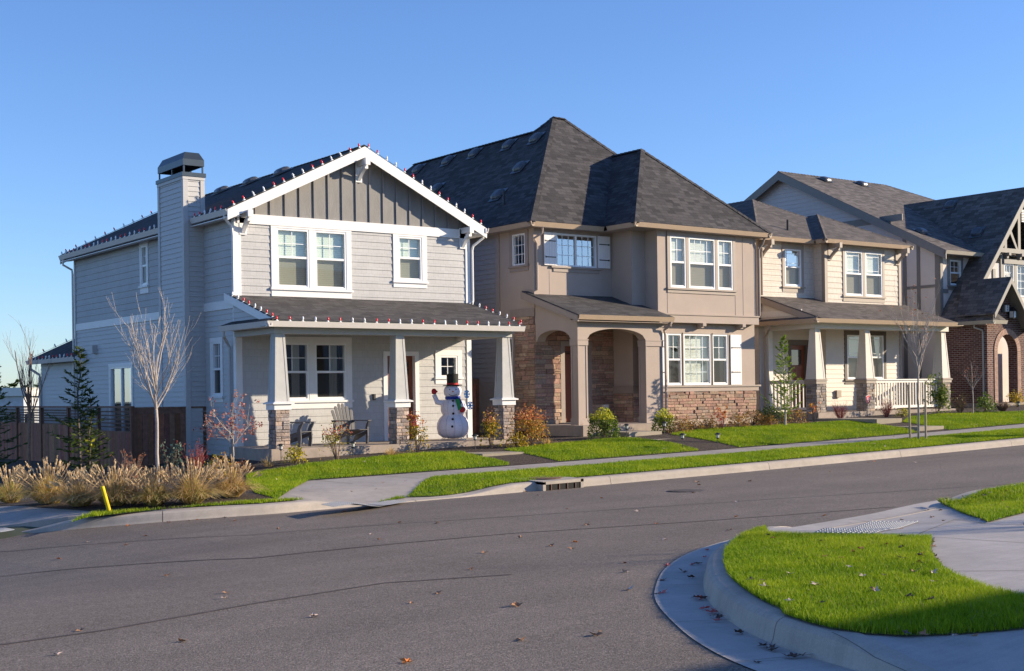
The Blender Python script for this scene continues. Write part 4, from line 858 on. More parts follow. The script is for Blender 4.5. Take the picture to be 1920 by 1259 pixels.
# brick entry
wall(h4, 'x', 42.4, -1, [(28.35, -1.3), (30.3, -1.3), (30.3, 2.2), (28.35, 2.2)], [], M_brick)
def brickfront():
    mb = MB(); y = 28.35; n = 24; a, b, zs = 43.0, 44.24, 1.24; c = (a+b)/2; r = (b-a)/2
    top = lambda x: min(2.62+1.25*(x-42.4)*1.0, 3.78) if x < 43.32 else max(3.78-1.25*(x-43.32), 1.95)
    xs = [42.4, 42.6, 42.8]+[a+(b-a)*i/n for i in range(n+1)]+[44.5, 44.8, 45.4, 47.5]; xs = sorted(set(xs+[43.32]))
    for x0, x1 in zip(xs, xs[1:]):
        bz = lambda x: zs+math.sqrt(max(0, r*r-(x-c)**2)) if a <= x <= b else -1.3
        if x1 <= a or x0 >= b: z0, z1 = -1.3, -1.3
        else: z0, z1 = bz(x0), bz(x1)
        mb.quad((x0, y, z0), (x1, y, z1), (x1, y, top(x1)), (x0, y, top(x0)))
    # reveal
    pts = [(a, -.66)]+[(a, zs)]+[(c-r*math.cos(math.pi*i/n), zs+r*math.sin(math.pi*i/n)) for i in range(1, n)]+[(b, zs), (b, -.66)]
    for p, q in zip(pts, pts[1:]): mb.quad((p[0], y, p[1]), (p[0], y+.35, p[1]), (q[0], y+.35, q[1]), (q[0], y, q[1]))
    mb.build('brick_wall', M_brick, h4)
    ar = MB(); ro_, ri = r+.21, r
    for i in range(n):
        t0, t1 = math.pi*i/n, math.pi*(i+1)/n-.012; q = [(c-rr*math.cos(t), zs+rr*math.sin(t)) for rr, t in ((ri, t0), (ro_, t0), (ro_, t1), (ri, t1))]
        ar.prism([(x, y, z) for x, z in q], (0, -.03, 0))
    for sx, x0 in ((-1, a-.21), (1, b)):
        for i in range(26): ar.box(x0+.002, y-.03, -.66+i*.0731, x0+.208, y, -.66+i*.0731+.065)
    ar.build('brick_arch', simple('pale_arch_brick', (.36, .225, .17), .85, .25, 9), h4)
brickfront()
MB().box(42.3, 28.2, -1.3, 47, 30.3, F4).build('porch_floor', M_conc, h4)
pbox(h4, 'entry_wall', M_w4, 'y', 29.6, -1, 42.8, 45.2, 0, .02, F4, 2.4)
asx, asz = 43.2, 3.93
roof(h4, [[(asx, 27.88, asz), (42.12, 27.88, asz-1.08*1.25), (42.12, 29.4, asz-1.08*1.25), (asx, 29.9, asz)], [(asx, 27.88, asz), (44.75, 27.88, asz-1.55*1.25), (44.75, 29.3, asz-1.55*1.25), (asx, 29.9, asz)]], .05, M_roof4)
roof(h4, [[(42.1, 27.92, gz+.01), (42.95, 27.92, gz+.01), (42.8, 28.2, gz+.28), (42.3, 28.35, gz+.3)], [(42.1, 27.9, gz+.01), (42.1, 29.4, gz+.01), (42.42, 29.4, gz+.38), (42.42, 28.1, gz+.38)]], .03, M_roof4)
for s, L in ((-1, 1.06), (1, 1.55)): MB().prism([(asx, 27.84, asz-.02), (asx+s*L, 27.84, asz-.02-L*1.25), (asx+s*L, 27.84, asz-.22-L*1.25), (asx, 27.84, asz-.25)], (0, .04, 0)).build('rake_board', M_tim4l, h4)
slab(h4, 'soffit', [(asx, 27.88, asz-.07), (44.6, 27.88, asz-.07-1.4*1.25), (44.6, 28.35, asz-.07-1.4*1.25), (asx, 28.35, asz-.07)], .02, M_tim4l)
gutter(h4, (42.08, 27.88, 2.335), (42.08, 29.5, 2.335), (-1, 0), M_gut4); gutter(h4, (42.08, 27.87, 2.335), (42.98, 27.87, 2.335), (0, -1), M_gut4)
pipe(h4, [(42.2, 28.75, 2.2), (42.2, 28.75, 2.1), (42.36, 28.52, 2.0), (42.36, 28.5, 1.9), (42.36, 28.5, -.9)], M_gut4)
npl = MB(); npl.box(43.44, 28.26, 2.69, 43.66, 28.3, 2.93); np_ = npl.build('number_plate', M_white, h4); npb = MB().box(43.3, 28.3, 2.66, 43.68, 28.34, 2.96).build('plate_backing', M_black, h4)
def text(s, name, m, parent, loc, size, rot, ext=.004, sx=1, align='CENTER'):
    cu = bpy.data.curves.new(name, 'FONT'); cu.body = s; cu.size = size; cu.extrude = ext; cu.align_x = align; cu.align_y = 'CENTER'
    tmp = bpy.data.objects.new('tmp', cu); C.objects.link(tmp); dg = bpy.context.evaluated_depsgraph_get(); me = bpy.data.meshes.new_from_object(tmp.evaluated_get(dg)); bpy.data.objects.remove(tmp)
    me.transform(Matrix.Diagonal((sx, 1, 1, 1))); me.transform(rot.to_4x4()); me.transform(Matrix.Translation(Vector(loc))); me.name = name
    return finish(me, name, m, parent)
RF = Matrix.Rotation(R(90), 3, 'X')
text('2', 'numeral', M_black, np_, (43.55, 28.258, 2.865), .13, RF); text('4', 'numeral', M_black, np_, (43.55, 28.258, 2.755), .13, RF)
ln = MB(); ln.box(43.7, 28.28, 2.55, 43.8, 28.34, 2.85)
ln.taper((43.76, 28.18, 2.72), (.11, .11), (43.76, 28.18, 2.86), (.02, .02)); ln.box(43.66, 28.08, 2.44, 43.86, 28.28, 2.46)
for sx in (-1, 1):
    for sy in (-1, 1): ln.box(43.76+sx*.09-.008, 28.18+sy*.09-.008, 2.46, 43.76+sx*.09+.008, 28.18+sy*.09+.008, 2.72)
lan = ln.build('wall_lantern', M_black, h4); MB().box(43.68, 28.1, 2.47, 43.84, 28.26, 2.7).build('lantern_glass', simple('frosted_glass', (.7, .72, .72), .25, .05), lan)
def on_front(px, py, y0, z0_, m_): v = ray(px, py); return v*((z0_-m_*y0)/(v.z-m_*v.y))
for px, py in ((1548, 338), (1616, 346)): roofvent(h4, on_front(px, py, 29.78, EZ4+.03, (RZ-EZ4)/8.09), (0, -1, .5))
roofvent(h4, on_front(1728, 435, 29.78, EZ4+.03, (RZ-EZ4)/8.09), (0, -1, .5))
for px, py in ((1782, 385), (1832, 436)): roofvent(h4, on_plane_left(px, py, gx, gz+.03, p4), (-1, 0, 1.1))
# ================================================================== GROUND
def pip(poly, X, Y):
    ins = np.zeros(X.shape, bool); n = len(poly)
    for i in range(n):
        x0, y0 = poly[i]; x1, y1 = poly[(i+1) % n]
        c = ((y0 > Y) != (y1 > Y)); 
        with np.errstate(divide='ignore', invalid='ignore'): xi = x0+(x1-x0)*(Y-y0)/(y1-y0)
        ins ^= c & (X < xi)
    return ins
def dense(poly, step):
    out = []
    for i in range(len(poly)):
        a, b = poly[i], poly[(i+1) % len(poly)]; L = math.hypot(b[0]-a[0], b[1]-a[1]); n = max(1, int(L/step))
        out += [(a[0]+(b[0]-a[0])*k/n, a[1]+(b[1]-a[1])*k/n) for k in range(n)]
    return out
def sheet(name, poly, f, off, m, step=.5, skirt=0, kind='structure'):
    B = dense(poly, step); xs = [p[0] for p in B]; ys = [p[1] for p in B]
    gx_ = np.arange(min(xs)+step*.5, max(xs), step); gy = np.arange(min(ys)+step*.5, max(ys), step); GX, GY = np.meshgrid(gx_, gy); GX = GX.ravel(); GY = GY.ravel()
    k = pip(poly, GX, GY); GX, GY = GX[k], GY[k]
    ba = np.array(B); 
    if len(GX):
        d = np.min(np.hypot(GX[:, None]-ba[None, :, 0], GY[:, None]-ba[None, :, 1]), axis=1) if len(GX)*len(B) < 4e7 else np.ones(len(GX))
        GX, GY = GX[d > step*.35], GY[d > step*.35]
    P = [Vector(p) for p in B]+[Vector((float(x), float(y))) for x, y in zip(GX, GY)]
    co, _, faces, *_r = delaunay_2d_cdt(P, [], [list(range(len(B)))], 1, 1e-5)
    X = np.array([c.x for c in co]); Y = np.array([c.y for c in co]); Z = f(X, Y)+off
    mb = MB(); V = [(float(a), float(b), float(c)) for a, b, c in zip(X, Y, Z)]
    fs = [list(t) for t in faces]
    mb.add(V, fs)
    if skirt:
        nb = len(B); zb = f(np.array(xs), np.array(ys))+off
        for i in range(nb):
            j = (i+1) % nb; mb.quad((*B[j], zb[j]), (*B[i], zb[i]), (*B[i], zb[i]-skirt), (*B[j], zb[j]-skirt))
    o = mb.build(name, m)
    # keep faces up
    me = o.data
    bm = bmesh.new(); bm.from_mesh(me); bm.normal_update()
    bad = [fc for fc in bm.faces if fc.normal.z < -.05]
    if bad: bmesh.ops.reverse_faces(bm, faces=bad)
    bm.to_mesh(me); bm.free()
    if kind: o['kind'] = kind
    return o
def catmull(P, n=6, closed=False):
    out = []; k = len(P)
    for i in range(k-1):
        p0 = P[max(i-1, 0)]; p1 = P[i]; p2 = P[i+1]; p3 = P[min(i+2, k-1)]
        for j in range(n):
            t = j/n; out.append(tuple(.5*((2*p1[c])+(-p0[c]+p2[c])*t+(2*p0[c]-5*p1[c]+4*p2[c]-p3[c])*t*t+(-p0[c]+3*p1[c]-3*p2[c]+p3[c])*t**3) for c in range(2)))
    out.append(P[-1]); return out
def XY(v): return (v.x, v.y)

# materials
def asphalt():
    m, nt, b = newmat('asphalt'); tc = N_(nt, 'ShaderNodeTexCoord').outputs['Object']
    f1 = ramp(nt, noise(nt, tc, 55, 3, .75), [(.28, (.42,)*3), (.5, (1,)*3), (.72, (1.75,)*3)])
    f0 = ramp(nt, noise(nt, tc, 14, 3, .7), [(.3, (.86,)*3), (.7, (1.12,)*3)])
    f2 = ramp(nt, noise(nt, tc, .35, 4), [(.3, (.84,)*3), (.7, (1.12,)*3)])
    mp = N_(nt, 'ShaderNodeMapping'); mp.inputs['Scale'].default_value = (.05, 1.1, 1); mp.inputs['Rotation'].default_value = (0, 0, R(-2)); nt.links.new(tc, mp.inputs[0])
    f3 = ramp(nt, noise(nt, mp.outputs[0], 1.6, 3), [(.35, (.93,)*3), (.65, (1.04,)*3)])
    vo = N_(nt, 'ShaderNodeTexVoronoi'); vo.inputs['Scale'].default_value = 75; nt.links.new(tc, vo.inputs['Vector'])
    f4 = ramp(nt, vo.outputs['Distance'], [(0, (1.3,)*3), (.35, (1,)*3), (.7, (.72,)*3)])
    c = (.215, .178, .150)
    x = mix(nt, c, f1, 1, 'MULTIPLY')
    for f in (f0, f2, f3, f4): x = mix(nt, x, f, 1, 'MULTIPLY')
    nt.links.new(x, b.inputs['Base Color']); b.inputs['Roughness'].default_value = .92; b.inputs['Specular IOR Level'].default_value = .25
    bump(nt, b, noise(nt, tc, 70, 3, .7), .55, .012); return m
def concrete(name, c, streak=True, bs=90):
    m, nt, b = newmat(name); tc = N_(nt, 'ShaderNodeTexCoord').outputs['Object']
    f1 = ramp(nt, noise(nt, tc, 90, 2), [(.3, (.9,)*3), (.7, (1.08,)*3)]); f2 = ramp(nt, noise(nt, tc, .9, 4), [(.3, (.86,)*3), (.7, (1.08,)*3)])
    mp = N_(nt, 'ShaderNodeMapping'); mp.inputs['Scale'].default_value = (1, 14, 1); nt.links.new(tc, mp.inputs[0])
    f3 = ramp(nt, noise(nt, mp.outputs[0], 2.2, 4), [(.3, (.93,)*3), (.7, (1.05,)*3)]); f5 = ramp(nt, noise(nt, tc, 5, 4), [(.35, (1,)*3), (.8, (.84,)*3)])
    x = mix(nt, c, f1, 1, 'MULTIPLY')
    for f in (f2, f3, f5): x = mix(nt, x, f, 1, 'MULTIPLY')
    nt.links.new(x, b.inputs['Base Color']); b.inputs['Roughness'].default_value = .9; b.inputs['Specular IOR Level'].default_value = .3
    bump(nt, b, noise(nt, tc, bs, 3), .25, .006); return m
M_asph = asphalt(); M_walk = concrete('pavement_concrete', (.46, .42, .39)); M_walkf = concrete('far_pavement_concrete', (.40, .36, .325)); M_curb = concrete('curb_concrete', (.45, .395, .34), bs=50); M_step = concrete('step_concrete', (.36, .31, .24))
def mulch():
    m, nt, b = newmat('bark_mulch'); tc = N_(nt, 'ShaderNodeTexCoord').outputs['Object']
    vo = N_(nt, 'ShaderNodeTexVoronoi'); vo.inputs['Scale'].default_value = 22; nt.links.new(tc, vo.inputs['Vector'])
    c = ramp(nt, noise(nt, tc, 26, 3, .7), [(.3, (.022, .015, .011)), (.55, (.075, .052, .038)), (.75, (.19, .135, .10))])
    nt.links.new(mix(nt, c, vo.outputs['Color'], .12, 'MULTIPLY'), b.inputs['Base Color']); b.inputs['Roughness'].default_value = .95
    bump(nt, b, noise(nt, tc, 24, 4, .7), 1, .05); return m
M_mulch = mulch()
M_soil = simple('turf_soil', (.05, .085, .018), .95, .3, 8)
M_turf = attr('grass_blades', .6, .0, 10, trans=.35, spec=.2)
M_far = simple('distant_ground', (.06, .075, .045), .95, .3, .02)

# base ground to the horizon
xs_ = np.unique(np.concatenate([np.linspace(-3000, -60, 26), np.linspace(-60, 110, 86), np.linspace(110, 3000, 26)])); ys_ = np.unique(np.concatenate([np.linspace(-1500, -30, 14), np.linspace(-30, 90, 61), np.linspace(90, 4200, 34)]))
GX, GY = np.meshgrid(xs_, ys_); GZ = yard(GX, GY)-.12 - .25*((GY < 20.3)) 
GZ = np.where(GY < 20.5, road(GX, GY)-.3, GZ); nx, ny = len(xs_), len(ys_)
GZ = np.where(GY > 60, np.minimum(GZ, -4)-np.clip(GY-60, 0, 500)*.02, GZ); GZ = np.where(GX < -40, np.minimum(GZ, -7), GZ)
idx = np.arange(nx*ny).reshape(ny, nx); FQ = np.stack([idx[:-1, :-1], idx[:-1, 1:], idx[1:, 1:], idx[1:, :-1]], -1).reshape(-1, 4)
g0 = arr_mesh('ground', np.stack([GX.ravel(), GY.ravel(), GZ.ravel()], 1), FQ, M_far); g0['kind'] = 'structure'

# near side corner: pan edge (E) and curb foot (C)
E0 = [(46, 13.6), (30, 12.9), (20, 12.35), (16.68, 12.04), (15.74, 11.86), (14.49, 11.52), (13.2, 11.3), (12.17, 11.15), (11.38, 10.95), (10.09, 10.38), (8.96, 9.6), (7.99, 8.7), (7.35, 8.0), (6.74, 7.15), (6.3, 6.45), (5.97, 5.78), (5.75, 5.1), (5.6, 4.2), (5.5, 3), (5.45, 0), (5.4, -6)]
C0 = [(46, 13.25), (30, 12.5), (20, 11.95), (16.75, 11.62), (15.8, 11.42), (14.5, 11.1), (13.2, 10.9), (12.2, 10.78), (11.38, 10.6), (10.3, 10.08), (9.22, 9.3), (8.3, 8.42), (7.68, 7.72), (7.1, 6.92), (6.75, 6.3), (6.47, 5.6), (6.3, 4.95), (6.2, 4.15), (6.1, 3), (6.05, 0), (6, -6)]
E1, C1 = catmull(E0, 6), catmull(C0, 6)
# road sheet
rpoly = [(46, 20.12), (10.2, 20.12)]; 
FC0 = [(46, 20.1), (30, 20.1), (20, 20.1), (14, 20.1), (11, 20.1), (9.7, 20.12), (8.2, 20.55), (6.78, 21.3), (6.02, 22.0), (5.0, 23.4), (4.2, 25.2), (3.8, 28), (3.6, 34), (3.4, 44)]
FC = catmull(FC0, 6)
rp = FC+[(-14, 44), (-14, -6), (5.5, -6)]+E1[::-1][1:]
sheet('road', rp, road, 0, M_asph, 1.1)
# gutter pan
mb = MB(); tz = road
for (a, b), (c, d) in zip(zip(E1, E1[1:]), zip(C1, C1[1:])):
    q = [a, b, d, c]; zz = [float(road(*a))+.006, float(road(*b))+.006, float(road(*d))-.012, float(road(*c))-.012]
    mb.quad(*[(p[0], p[1], z) for p, z in zip(q, zz)][::-1])
g = mb.build('gutter_pan', M_walk); g['kind'] = 'structure'
def sweep_curb(path, hfun, side, name, m, joints=3.05, face=.05, top=.16, jphase=0.0, lab=None, cat='curb', grp=None, base_drop=.012, skip=None):
    """one curb block per joint length; side=+1 inward is left of travel"""
    P = [Vector(p) for p in path]; S = [0]
    for a, b in zip(P, P[1:]): S.append(S[-1]+(b-a).length)
    def at(s):
        i = 0
        while i < len(S)-2 and S[i+1] < s: i += 1
        t = (s-S[i])/max(1e-6, S[i+1]-S[i]); p = P[i].lerp(P[i+1], t); d = (P[min(i+2, len(P)-1)]-P[max(i-1, 0)]).normalized(); return p, d
    s = jphase; L = S[-1]; blocks = []
    while s < L-.2:
        e = min(s+joints, L); a, b = s+.006, e-.006; n = max(2, int((b-a)/.18)); mb = MB(); rings = []
        for k in range(n+1):
            ss = a+(b-a)*k/n; p, d = at(ss); nrm = Vector((-d.y, d.x))*side; h = hfun(p.x, p.y); z = float(road(p.x, p.y))-base_drop
            f = face*h/.15; pr = [(0, -.1), (0, 0), (f*.25, h*.2), (f*.5, h*.6), (f*.75, h*.84), (f+.012, h*.965), (f+.035, h+.004), (f+top, h+.01), (f+top, -.1)]
            rings.append([(p.x+nrm.x*u, p.y+nrm.y*u, z+v) for u, v in pr])
        k = len(rings[0])
        for r0, r1 in zip(rings, rings[1:]):
            b0 = len(mb.v); mb.add(r0+r1, [((i), (i+1), (i+1+k), (i+k)) if side < 0 else ((i+k), (i+1+k), (i+1), (i)) for i in range(k-1)])
        mb.poly(rings[0]); mb.poly(rings[-1][::-1])
        if not (skip and skip(*[ (a+b)/2 ])): blocks.append(mb.build(name, m, smooth=False))
        s = e
    return blocks, at
def hnear(x, y):
    r1 = sstep((x-11.3)/1.2)*(1-sstep((x-15.4)/1.5)); r2 = 1-sstep((y-4.4)/1.1)
    return float(.165-.14*r1-.135*r2)
blocksN, _ = sweep_curb(C1, hnear, 1, 'curb', M_curb, joints=2.3, jphase=.0, base_drop=.012)
def hfar(x, y):
    r1 = sstep((x-10.6)/.9)*(1-sstep((x-13.6)/1.5)) if y < 20.3 else 0; r2 = sstep((7.1-x)/1.0)*(1-sstep((4.4-x)/1.0))
    return float(.155-.135*r1-.135*r2)
blocksF, atF = sweep_curb(FC, hfar, -1, 'curb', M_curb, joints=4.6, jphase=1.1, face=.05, base_drop=0, skip=lambda s: False)
for o in blocksN+blocksF: o['kind'] = 'structure'
# seam filler under curbs so joints read as dark grooves
mb = MB()
for path, sd_ in ((C1, 1), (FC, -1)):
    for a, b in zip(path, path[1:]):
        d = Vector((b[0]-a[0], b[1]-a[1])).normalized(); n = Vector((-d.y, d.x))*sd_; h0 = (hnear if sd_ > 0 else hfar)(*a)-.03; h1_ = (hnear if sd_ > 0 else hfar)(*b)-.03
        q = []
        for p, h in ((a, h0), (b, h1_)): q.append([(p[0]+n.x*u, p[1]+n.y*u, float(road(*p))+v) for u, v in ((.03, -.1), (.045, h*.6), (.09, h), (.2, h))])
        for i in range(3): mb.quad(q[0][i], q[1][i], q[1][i+1], q[0][i+1])
o = mb.build('curb_joint', simple('joint_filler', (.03, .035, .015), .95)); o['kind'] = 'structure'
# near pavement
inner = []
for i, p in enumerate(C1):
    d = Vector((C1[min(i+1, len(C1)-1)][0]-C1[max(i-1, 0)][0], C1[min(i+1, len(C1)-1)][1]-C1[max(i-1, 0)][1])).normalized(); inner.append((p[0]-d.y*.19, p[1]+d.x*.19))
npoly = inner+[(46, -6)]
sheet('pavement', npoly, near_s, 0, M_walk, .35, skirt=.25)
# near grass verges
GN = lambda px, py: XY(G(px, py, near_s))
isl = [GN(*p) for p in ((1748, 1012), (1742, 1030), (1748, 1050), (1770, 1072), (1805, 1092), (1862, 1114), (1925, 1126))]+[(9.6, 5.2), (9.3, 4.78), (8.4, 4.72), (7.6, 4.74)]
isl += [GN(*p) for p in ((1700, 1196), (1620, 1192), (1560, 1182), (1520, 1172), (1470, 1156))]
# follow the curb back edge
k0 = [i for i, p in enumerate(inner) if p[1] > 6.3 and p[0] < 11.25]
isl += [inner[i] for i in k0[::-1]][0:] 
isl += [GN(*p) for p in ((1440, 1006), (1560, 1009), (1660, 1011))]
ver2 = [GN(1757, 941), GN(1786, 955), GN(1820, 969), GN(1853, 981), GN(1925, 962), (19.0, 10.6), (30, 10.9), (46, 11.3), (46, 12.95), (30, 12.2), (20, 11.66), (17.0, 11.3), (16, 11.18)]
sheet('turf_base', isl, near_s, .012, M_soil, .3); sheet('turf_base', ver2, near_s, .012, M_soil, .5)

# far side
walk = [(46, 23.9), (12.0, 23.9), (11.0, 23.92), (9.7, 24.3), (8.4, 25.0), (7.4, 26), (6.6, 28), (6.2, 32), (6.0, 44), (3.65, 44), (3.85, 34), (4.05, 28), (4.45, 25.2), (5.2, 23.55), (6.2, 22.2), (6.95, 21.48), (8.3, 20.75), (9.75, 20.32), (11, 20.3), (46, 20.3)]
FCA = np.array(FC)
def pdist(x, y):
    x = np.asarray(x, float); y = np.asarray(y, float); sh = x.shape; x = x.ravel(); y = y.ravel(); best = np.full(x.shape, 9.0)
    for i in range(len(FCA)-1):
        if FCA[i][0] > 12: continue
        a = FCA[i]; d = FCA[i+1]-a; L = (d**2).sum(); t = np.clip(((x-a[0])*d[0]+(y-a[1])*d[1])/L, 0, 1); best = np.minimum(best, np.hypot(x-a[0]-t*d[0], y-a[1]-t*d[1]))
    return best.reshape(sh)
def walk_s(x, y):
    z = yard(x, y); r1 = sstep((x-10.6)/.9)*(1-sstep((x-13.6)/1.5))*(1-sstep((y-20.3)/1.6)); r2 = sstep((7.1-x)/1.0)*(1-sstep((4.4-x)/1.0))*(1-sstep((pdist(x, y)-.2)/1.5))
    return z-.13*r1-.1*r2
sheet('pavement', walk, walk_s, 0, M_walkf, .5, skirt=.3)
GF = lambda px, py: XY(G(px, py, yard))
yardp = [(46, 23.9), (12.2, 23.9)]+[GF(*p) for p in ((505, 937.5), (470, 940), (400, 946), (300, 956.5), (215, 966.5), (203, 963), (150, 957.5), (75, 952.5), (0, 950))]+[(5.6, 26.5), (5.2, 32), (5.0, 44), (46, 44)]
sheet('mulch_bed', yardp, walk_s, .009, M_mulch, .5)
GF = lambda px, py: XY(G(px, py, yard))
stA = [GF(*p) for p in ((129, 980), (165, 972), (300, 957), (400, 947), (500, 940), (548, 938))]+[(10.6, 20.36), (9.8, 20.34), (8.35, 20.8), (7.3, 21.35)]
stL = [(3.9, 26), (4.6, 24.6), (5.15, 24.1), (5.6, 24.4), (5.4, 25.2), (5.0, 26.4), (4.8, 30), (4.6, 44), (3.9, 44)]
stB = [GF(706, 930), (12.6, 20.6), (13.2, 20.36), (46, 20.34), (46, 22.35), (14.5, 22.33), GF(760, 922)]
lawn1 = [GF(462, 892), GF(502, 884), GF(549, 877), GF(596, 869.5), GF(659, 863), GF(740, 855.5), GF(800, 851), GF(868, 848), (17.78, 25.9), (17.78, 24.2), (17.6, 23.93), (12.6, 23.93), GF(520, 937), GF(478, 926), GF(462, 912)]
lawn2 = [(19.02, 24.3), (19.02, 26.2), GF(945, 845), GF(1000, 838), GF(1060, 832), GF(1140, 824), GF(1176, 822.5), (23.68, 25.7), (23.68, 24.8), (23.5, 23.93), (19.02, 23.93)]
lawn3 = [(24.95, 23.93), (24.95, 26.0), GF(1257, 816), GF(1300, 808), GF(1360, 804), GF(1420, 801), GF(1520, 795), GF(1600, 790), (32.57, 25.4), (32.57, 24.5), (32.3, 23.93)]
lawn4 = [(33.82, 23.93), (33.82, 25.6), GF(1705, 783), GF(1760, 778), GF(1850, 775), GF(1915, 773), (46, 27.2), (46, 23.93)]
for p in (stA, stL, stB, lawn1, lawn2, lawn3, lawn4): sheet('turf_base', p, walk_s, .014, M_soil, .5)

def blades(name, poly, f, off, dens, h, wd, label, cat='lawn', seed=1, lean=.5, two=True, cols=None):
    r = np.random.default_rng(seed); xs = [p[0] for p in poly]; ys = [p[1] for p in poly]; A = (max(xs)-min(xs))*(max(ys)-min(ys)); n = int(A*dens)
    X = r.uniform(min(xs), max(xs), n); Y = r.uniform(min(ys), max(ys), n); k = pip(poly, X, Y); X, Y = X[k], Y[k]; n = len(X); Z = f(X, Y)+off
    cl = np.sin(X*2.1+np.sin(Y*1.7)*2)*np.cos(Y*1.9+X*.6); cl2 = np.sin(X*7.3+Y*3.1)*np.sin(Y*8.7-X*2.9)
    H = h*r.uniform(.55, 1.25, n)*(1+.12*cl+.1*cl2); a = r.uniform(0, 2*np.pi, n); la = r.uniform(0, 2*np.pi, n); ln = H*np.abs(r.normal(0, lean, n)); w_ = wd*r.uniform(.6, 1.3, n)
    dx, dy = np.cos(a)*w_/2, np.sin(a)*w_/2; lx, ly = np.cos(la)*ln, np.sin(la)*ln
    b0 = np.stack([X-dx, Y-dy, Z], 1); b1 = np.stack([X+dx, Y+dy, Z], 1)
    c0 = np.stack([X-dx*.8+lx*.35, Y-dy*.8+ly*.35, Z+H*.55], 1); c1 = np.stack([X+dx*.8+lx*.35, Y+dy*.8+ly*.35, Z+H*.55], 1); t = np.stack([X+lx, Y+ly, Z+H], 1)
    base = np.array([(.11, .21, .006), (.20, .32, .008), (.31, .41, .010), (.44, .48, .03)]) if cols is None else np.array(cols)
    u = np.clip(.5+.22*cl+.12*cl2+r.normal(0, .25, n), 0, .999)*(len(base)-1); i = u.astype(int); fr = (u-i)[:, None]; col = base[i]*(1-fr)+base[i+1]*fr; dry = r.random(n) < .02; col[dry] = (.4, .36, .16)
    if two:
        V = np.stack([b0, b1, c1, c0, t], 1).reshape(-1, 3); j = np.arange(n)[:, None]*5
        F_ = np.concatenate([j+np.array([0, 1, 2]), j+np.array([0, 2, 3]), j+np.array([3, 2, 4])], 0); col = np.repeat(col, 5, 0)
    else:
        V = np.stack([b0, b1, t], 1).reshape(-1, 3); F_ = np.arange(n)[:, None]*3+np.array([0, 1, 2]); col = np.repeat(col, 3, 0)
    o = arr_mesh(name, V, F_, M_turf, cols=col); return prop(o, label, cat, kind='stuff')
blades('grass', isl, near_s, .01, 14000, .052, .0052, 'bright green cut grass of the corner verge in the foreground', 'grass', 3)
v2 = [p for p in ver2]; blades('grass', [p for p in ver2 if p[0] < 21]+[(21, 10.7), (21, 11.72)][0:0] if False else ver2, near_s, .01, 4200, .055, .007, 'bright green grass verge behind the kerb at the right edge', 'grass', 4)
for i, (p, l) in enumerate(((stA, 'thin strip of green grass along the kerb below the ornamental grasses'), (stL, 'small patch of green grass by the kerb at the far left'), (stB, 'long strip of green grass between kerb and pavement'), (lawn1, 'green front lawn of the grey house'), (lawn2, 'green lawn between the steps of the grey and taupe houses'), (lawn3, 'green lawn in front of the stone bay and the low porch'), (lawn4, 'green lawn in front of the brick entry house'))):
    blades('grass', p, walk_s, .012, 2600, .05, .013, l, 'grass', 20+i, two=False)
# steps
def steps(parts, lab, base):
    t = thing('garden_steps', lab, 'steps', base)
    for (x0, y0, x1, y1, z0, z1) in parts: MB().box(x0, y0, z0, x1, y1, z1).build('step', M_step, t)
    return t
steps([(17.8, 24.3, 19.0, 25.25, -2.0, -1.6), (17.8, 25.25, 19.0, 27.7, -2.0, -1.432), (17.45, 23.9, 19.0, 24.3, -2, -1.70)], 'broad low concrete steps leading up to the grey house porch', (18.4, 25, -1.8))
steps([(23.7, 24.72, 24.9, 25.8, -1.9, -1.452), (23.7, 25.8, 24.9, 26.78, -1.9, -1.297), (23.7, 26.78, 24.9, 28.1, -1.9, -1.13)], 'three concrete steps climbing to the arched porch of the taupe house', (24.3, 26, -1.6))
steps([(32.6, 24.1, 33.8, 25.6, -1.7, -1.19), (32.6, 25.6, 33.8, 28.15, -1.7, -.975)], 'two concrete steps in front of the cream house porch', (33.2, 25.5, -1.4))
# pavement joints, tactile plates, drain, manhole
jm = MB()
for i in range(22): x = 12.7+i*1.52; jm.box(x-.008, 22.37, 0, x+.008, 23.88, 0)
jmv = []
jt = MB()
for i in range(22):
    x = 12.7+i*1.52
    for k in range(6):
        ya, yb_ = 22.37+k*.252, 22.37+(k+1)*.252; z = [float(yard(a, b))+.004 for a, b in ((x-.008, ya), (x+.008, ya), (x+.008, yb_), (x-.008, yb_))]
        jt.quad((x-.008, ya, z[0]), (x+.008, ya, z[1]), (x+.008, yb_, z[2]), (x-.008, yb_, z[3]))
def strip(mb, pts, f, w_=.012, off=.004):
    P = [Vector(p) for p in pts]
    D = []
    for a, b in zip(P, P[1:]):
        n = max(1, int((b-a).length/.15)); D += [a.lerp(b, k/n) for k in range(n)]
    D.append(P[-1])
    for a, b in zip(D, D[1:]):
        d = (b-a).normalized(); n = Vector((-d.y, d.x))*w_*.5; q = [a-n, b-n, b+n, a+n]; mb.quad(*[(v.x, v.y, float(f(v.x, v.y))+off) for v in q])
for pts in (((1752, 1008), (1925, 1019)), ((1712, 1008), (1790, 975), (1850, 983)), ((1752, 1008), (1746, 1030), (1760, 1060), (1778, 1072), (1925, 1071)), ((1440, 985), (1600, 975), (1850, 983)), ((1850, 983), (1925, 985)), ((1560, 1187), (1640, 1235), (1700, 1262))):
    strip(jt, [GN(*p) for p in pts], near_s)
for i in range(6, len(E1)-1, 12):
    if E1[i][0] < 12: a, b = E1[i], C1[i]; strip(jt, [a, b], road, .01, .012)
o = jt.build('pavement_joint', simple('joint_shadow_line', (.16, .14, .11), .95)); o['kind'] = 'structure'  # flat strips in the joints' own dark tone
M_tact = simple('grey_tactile_plate', (.16, .17, .19), .6, .1, 20)
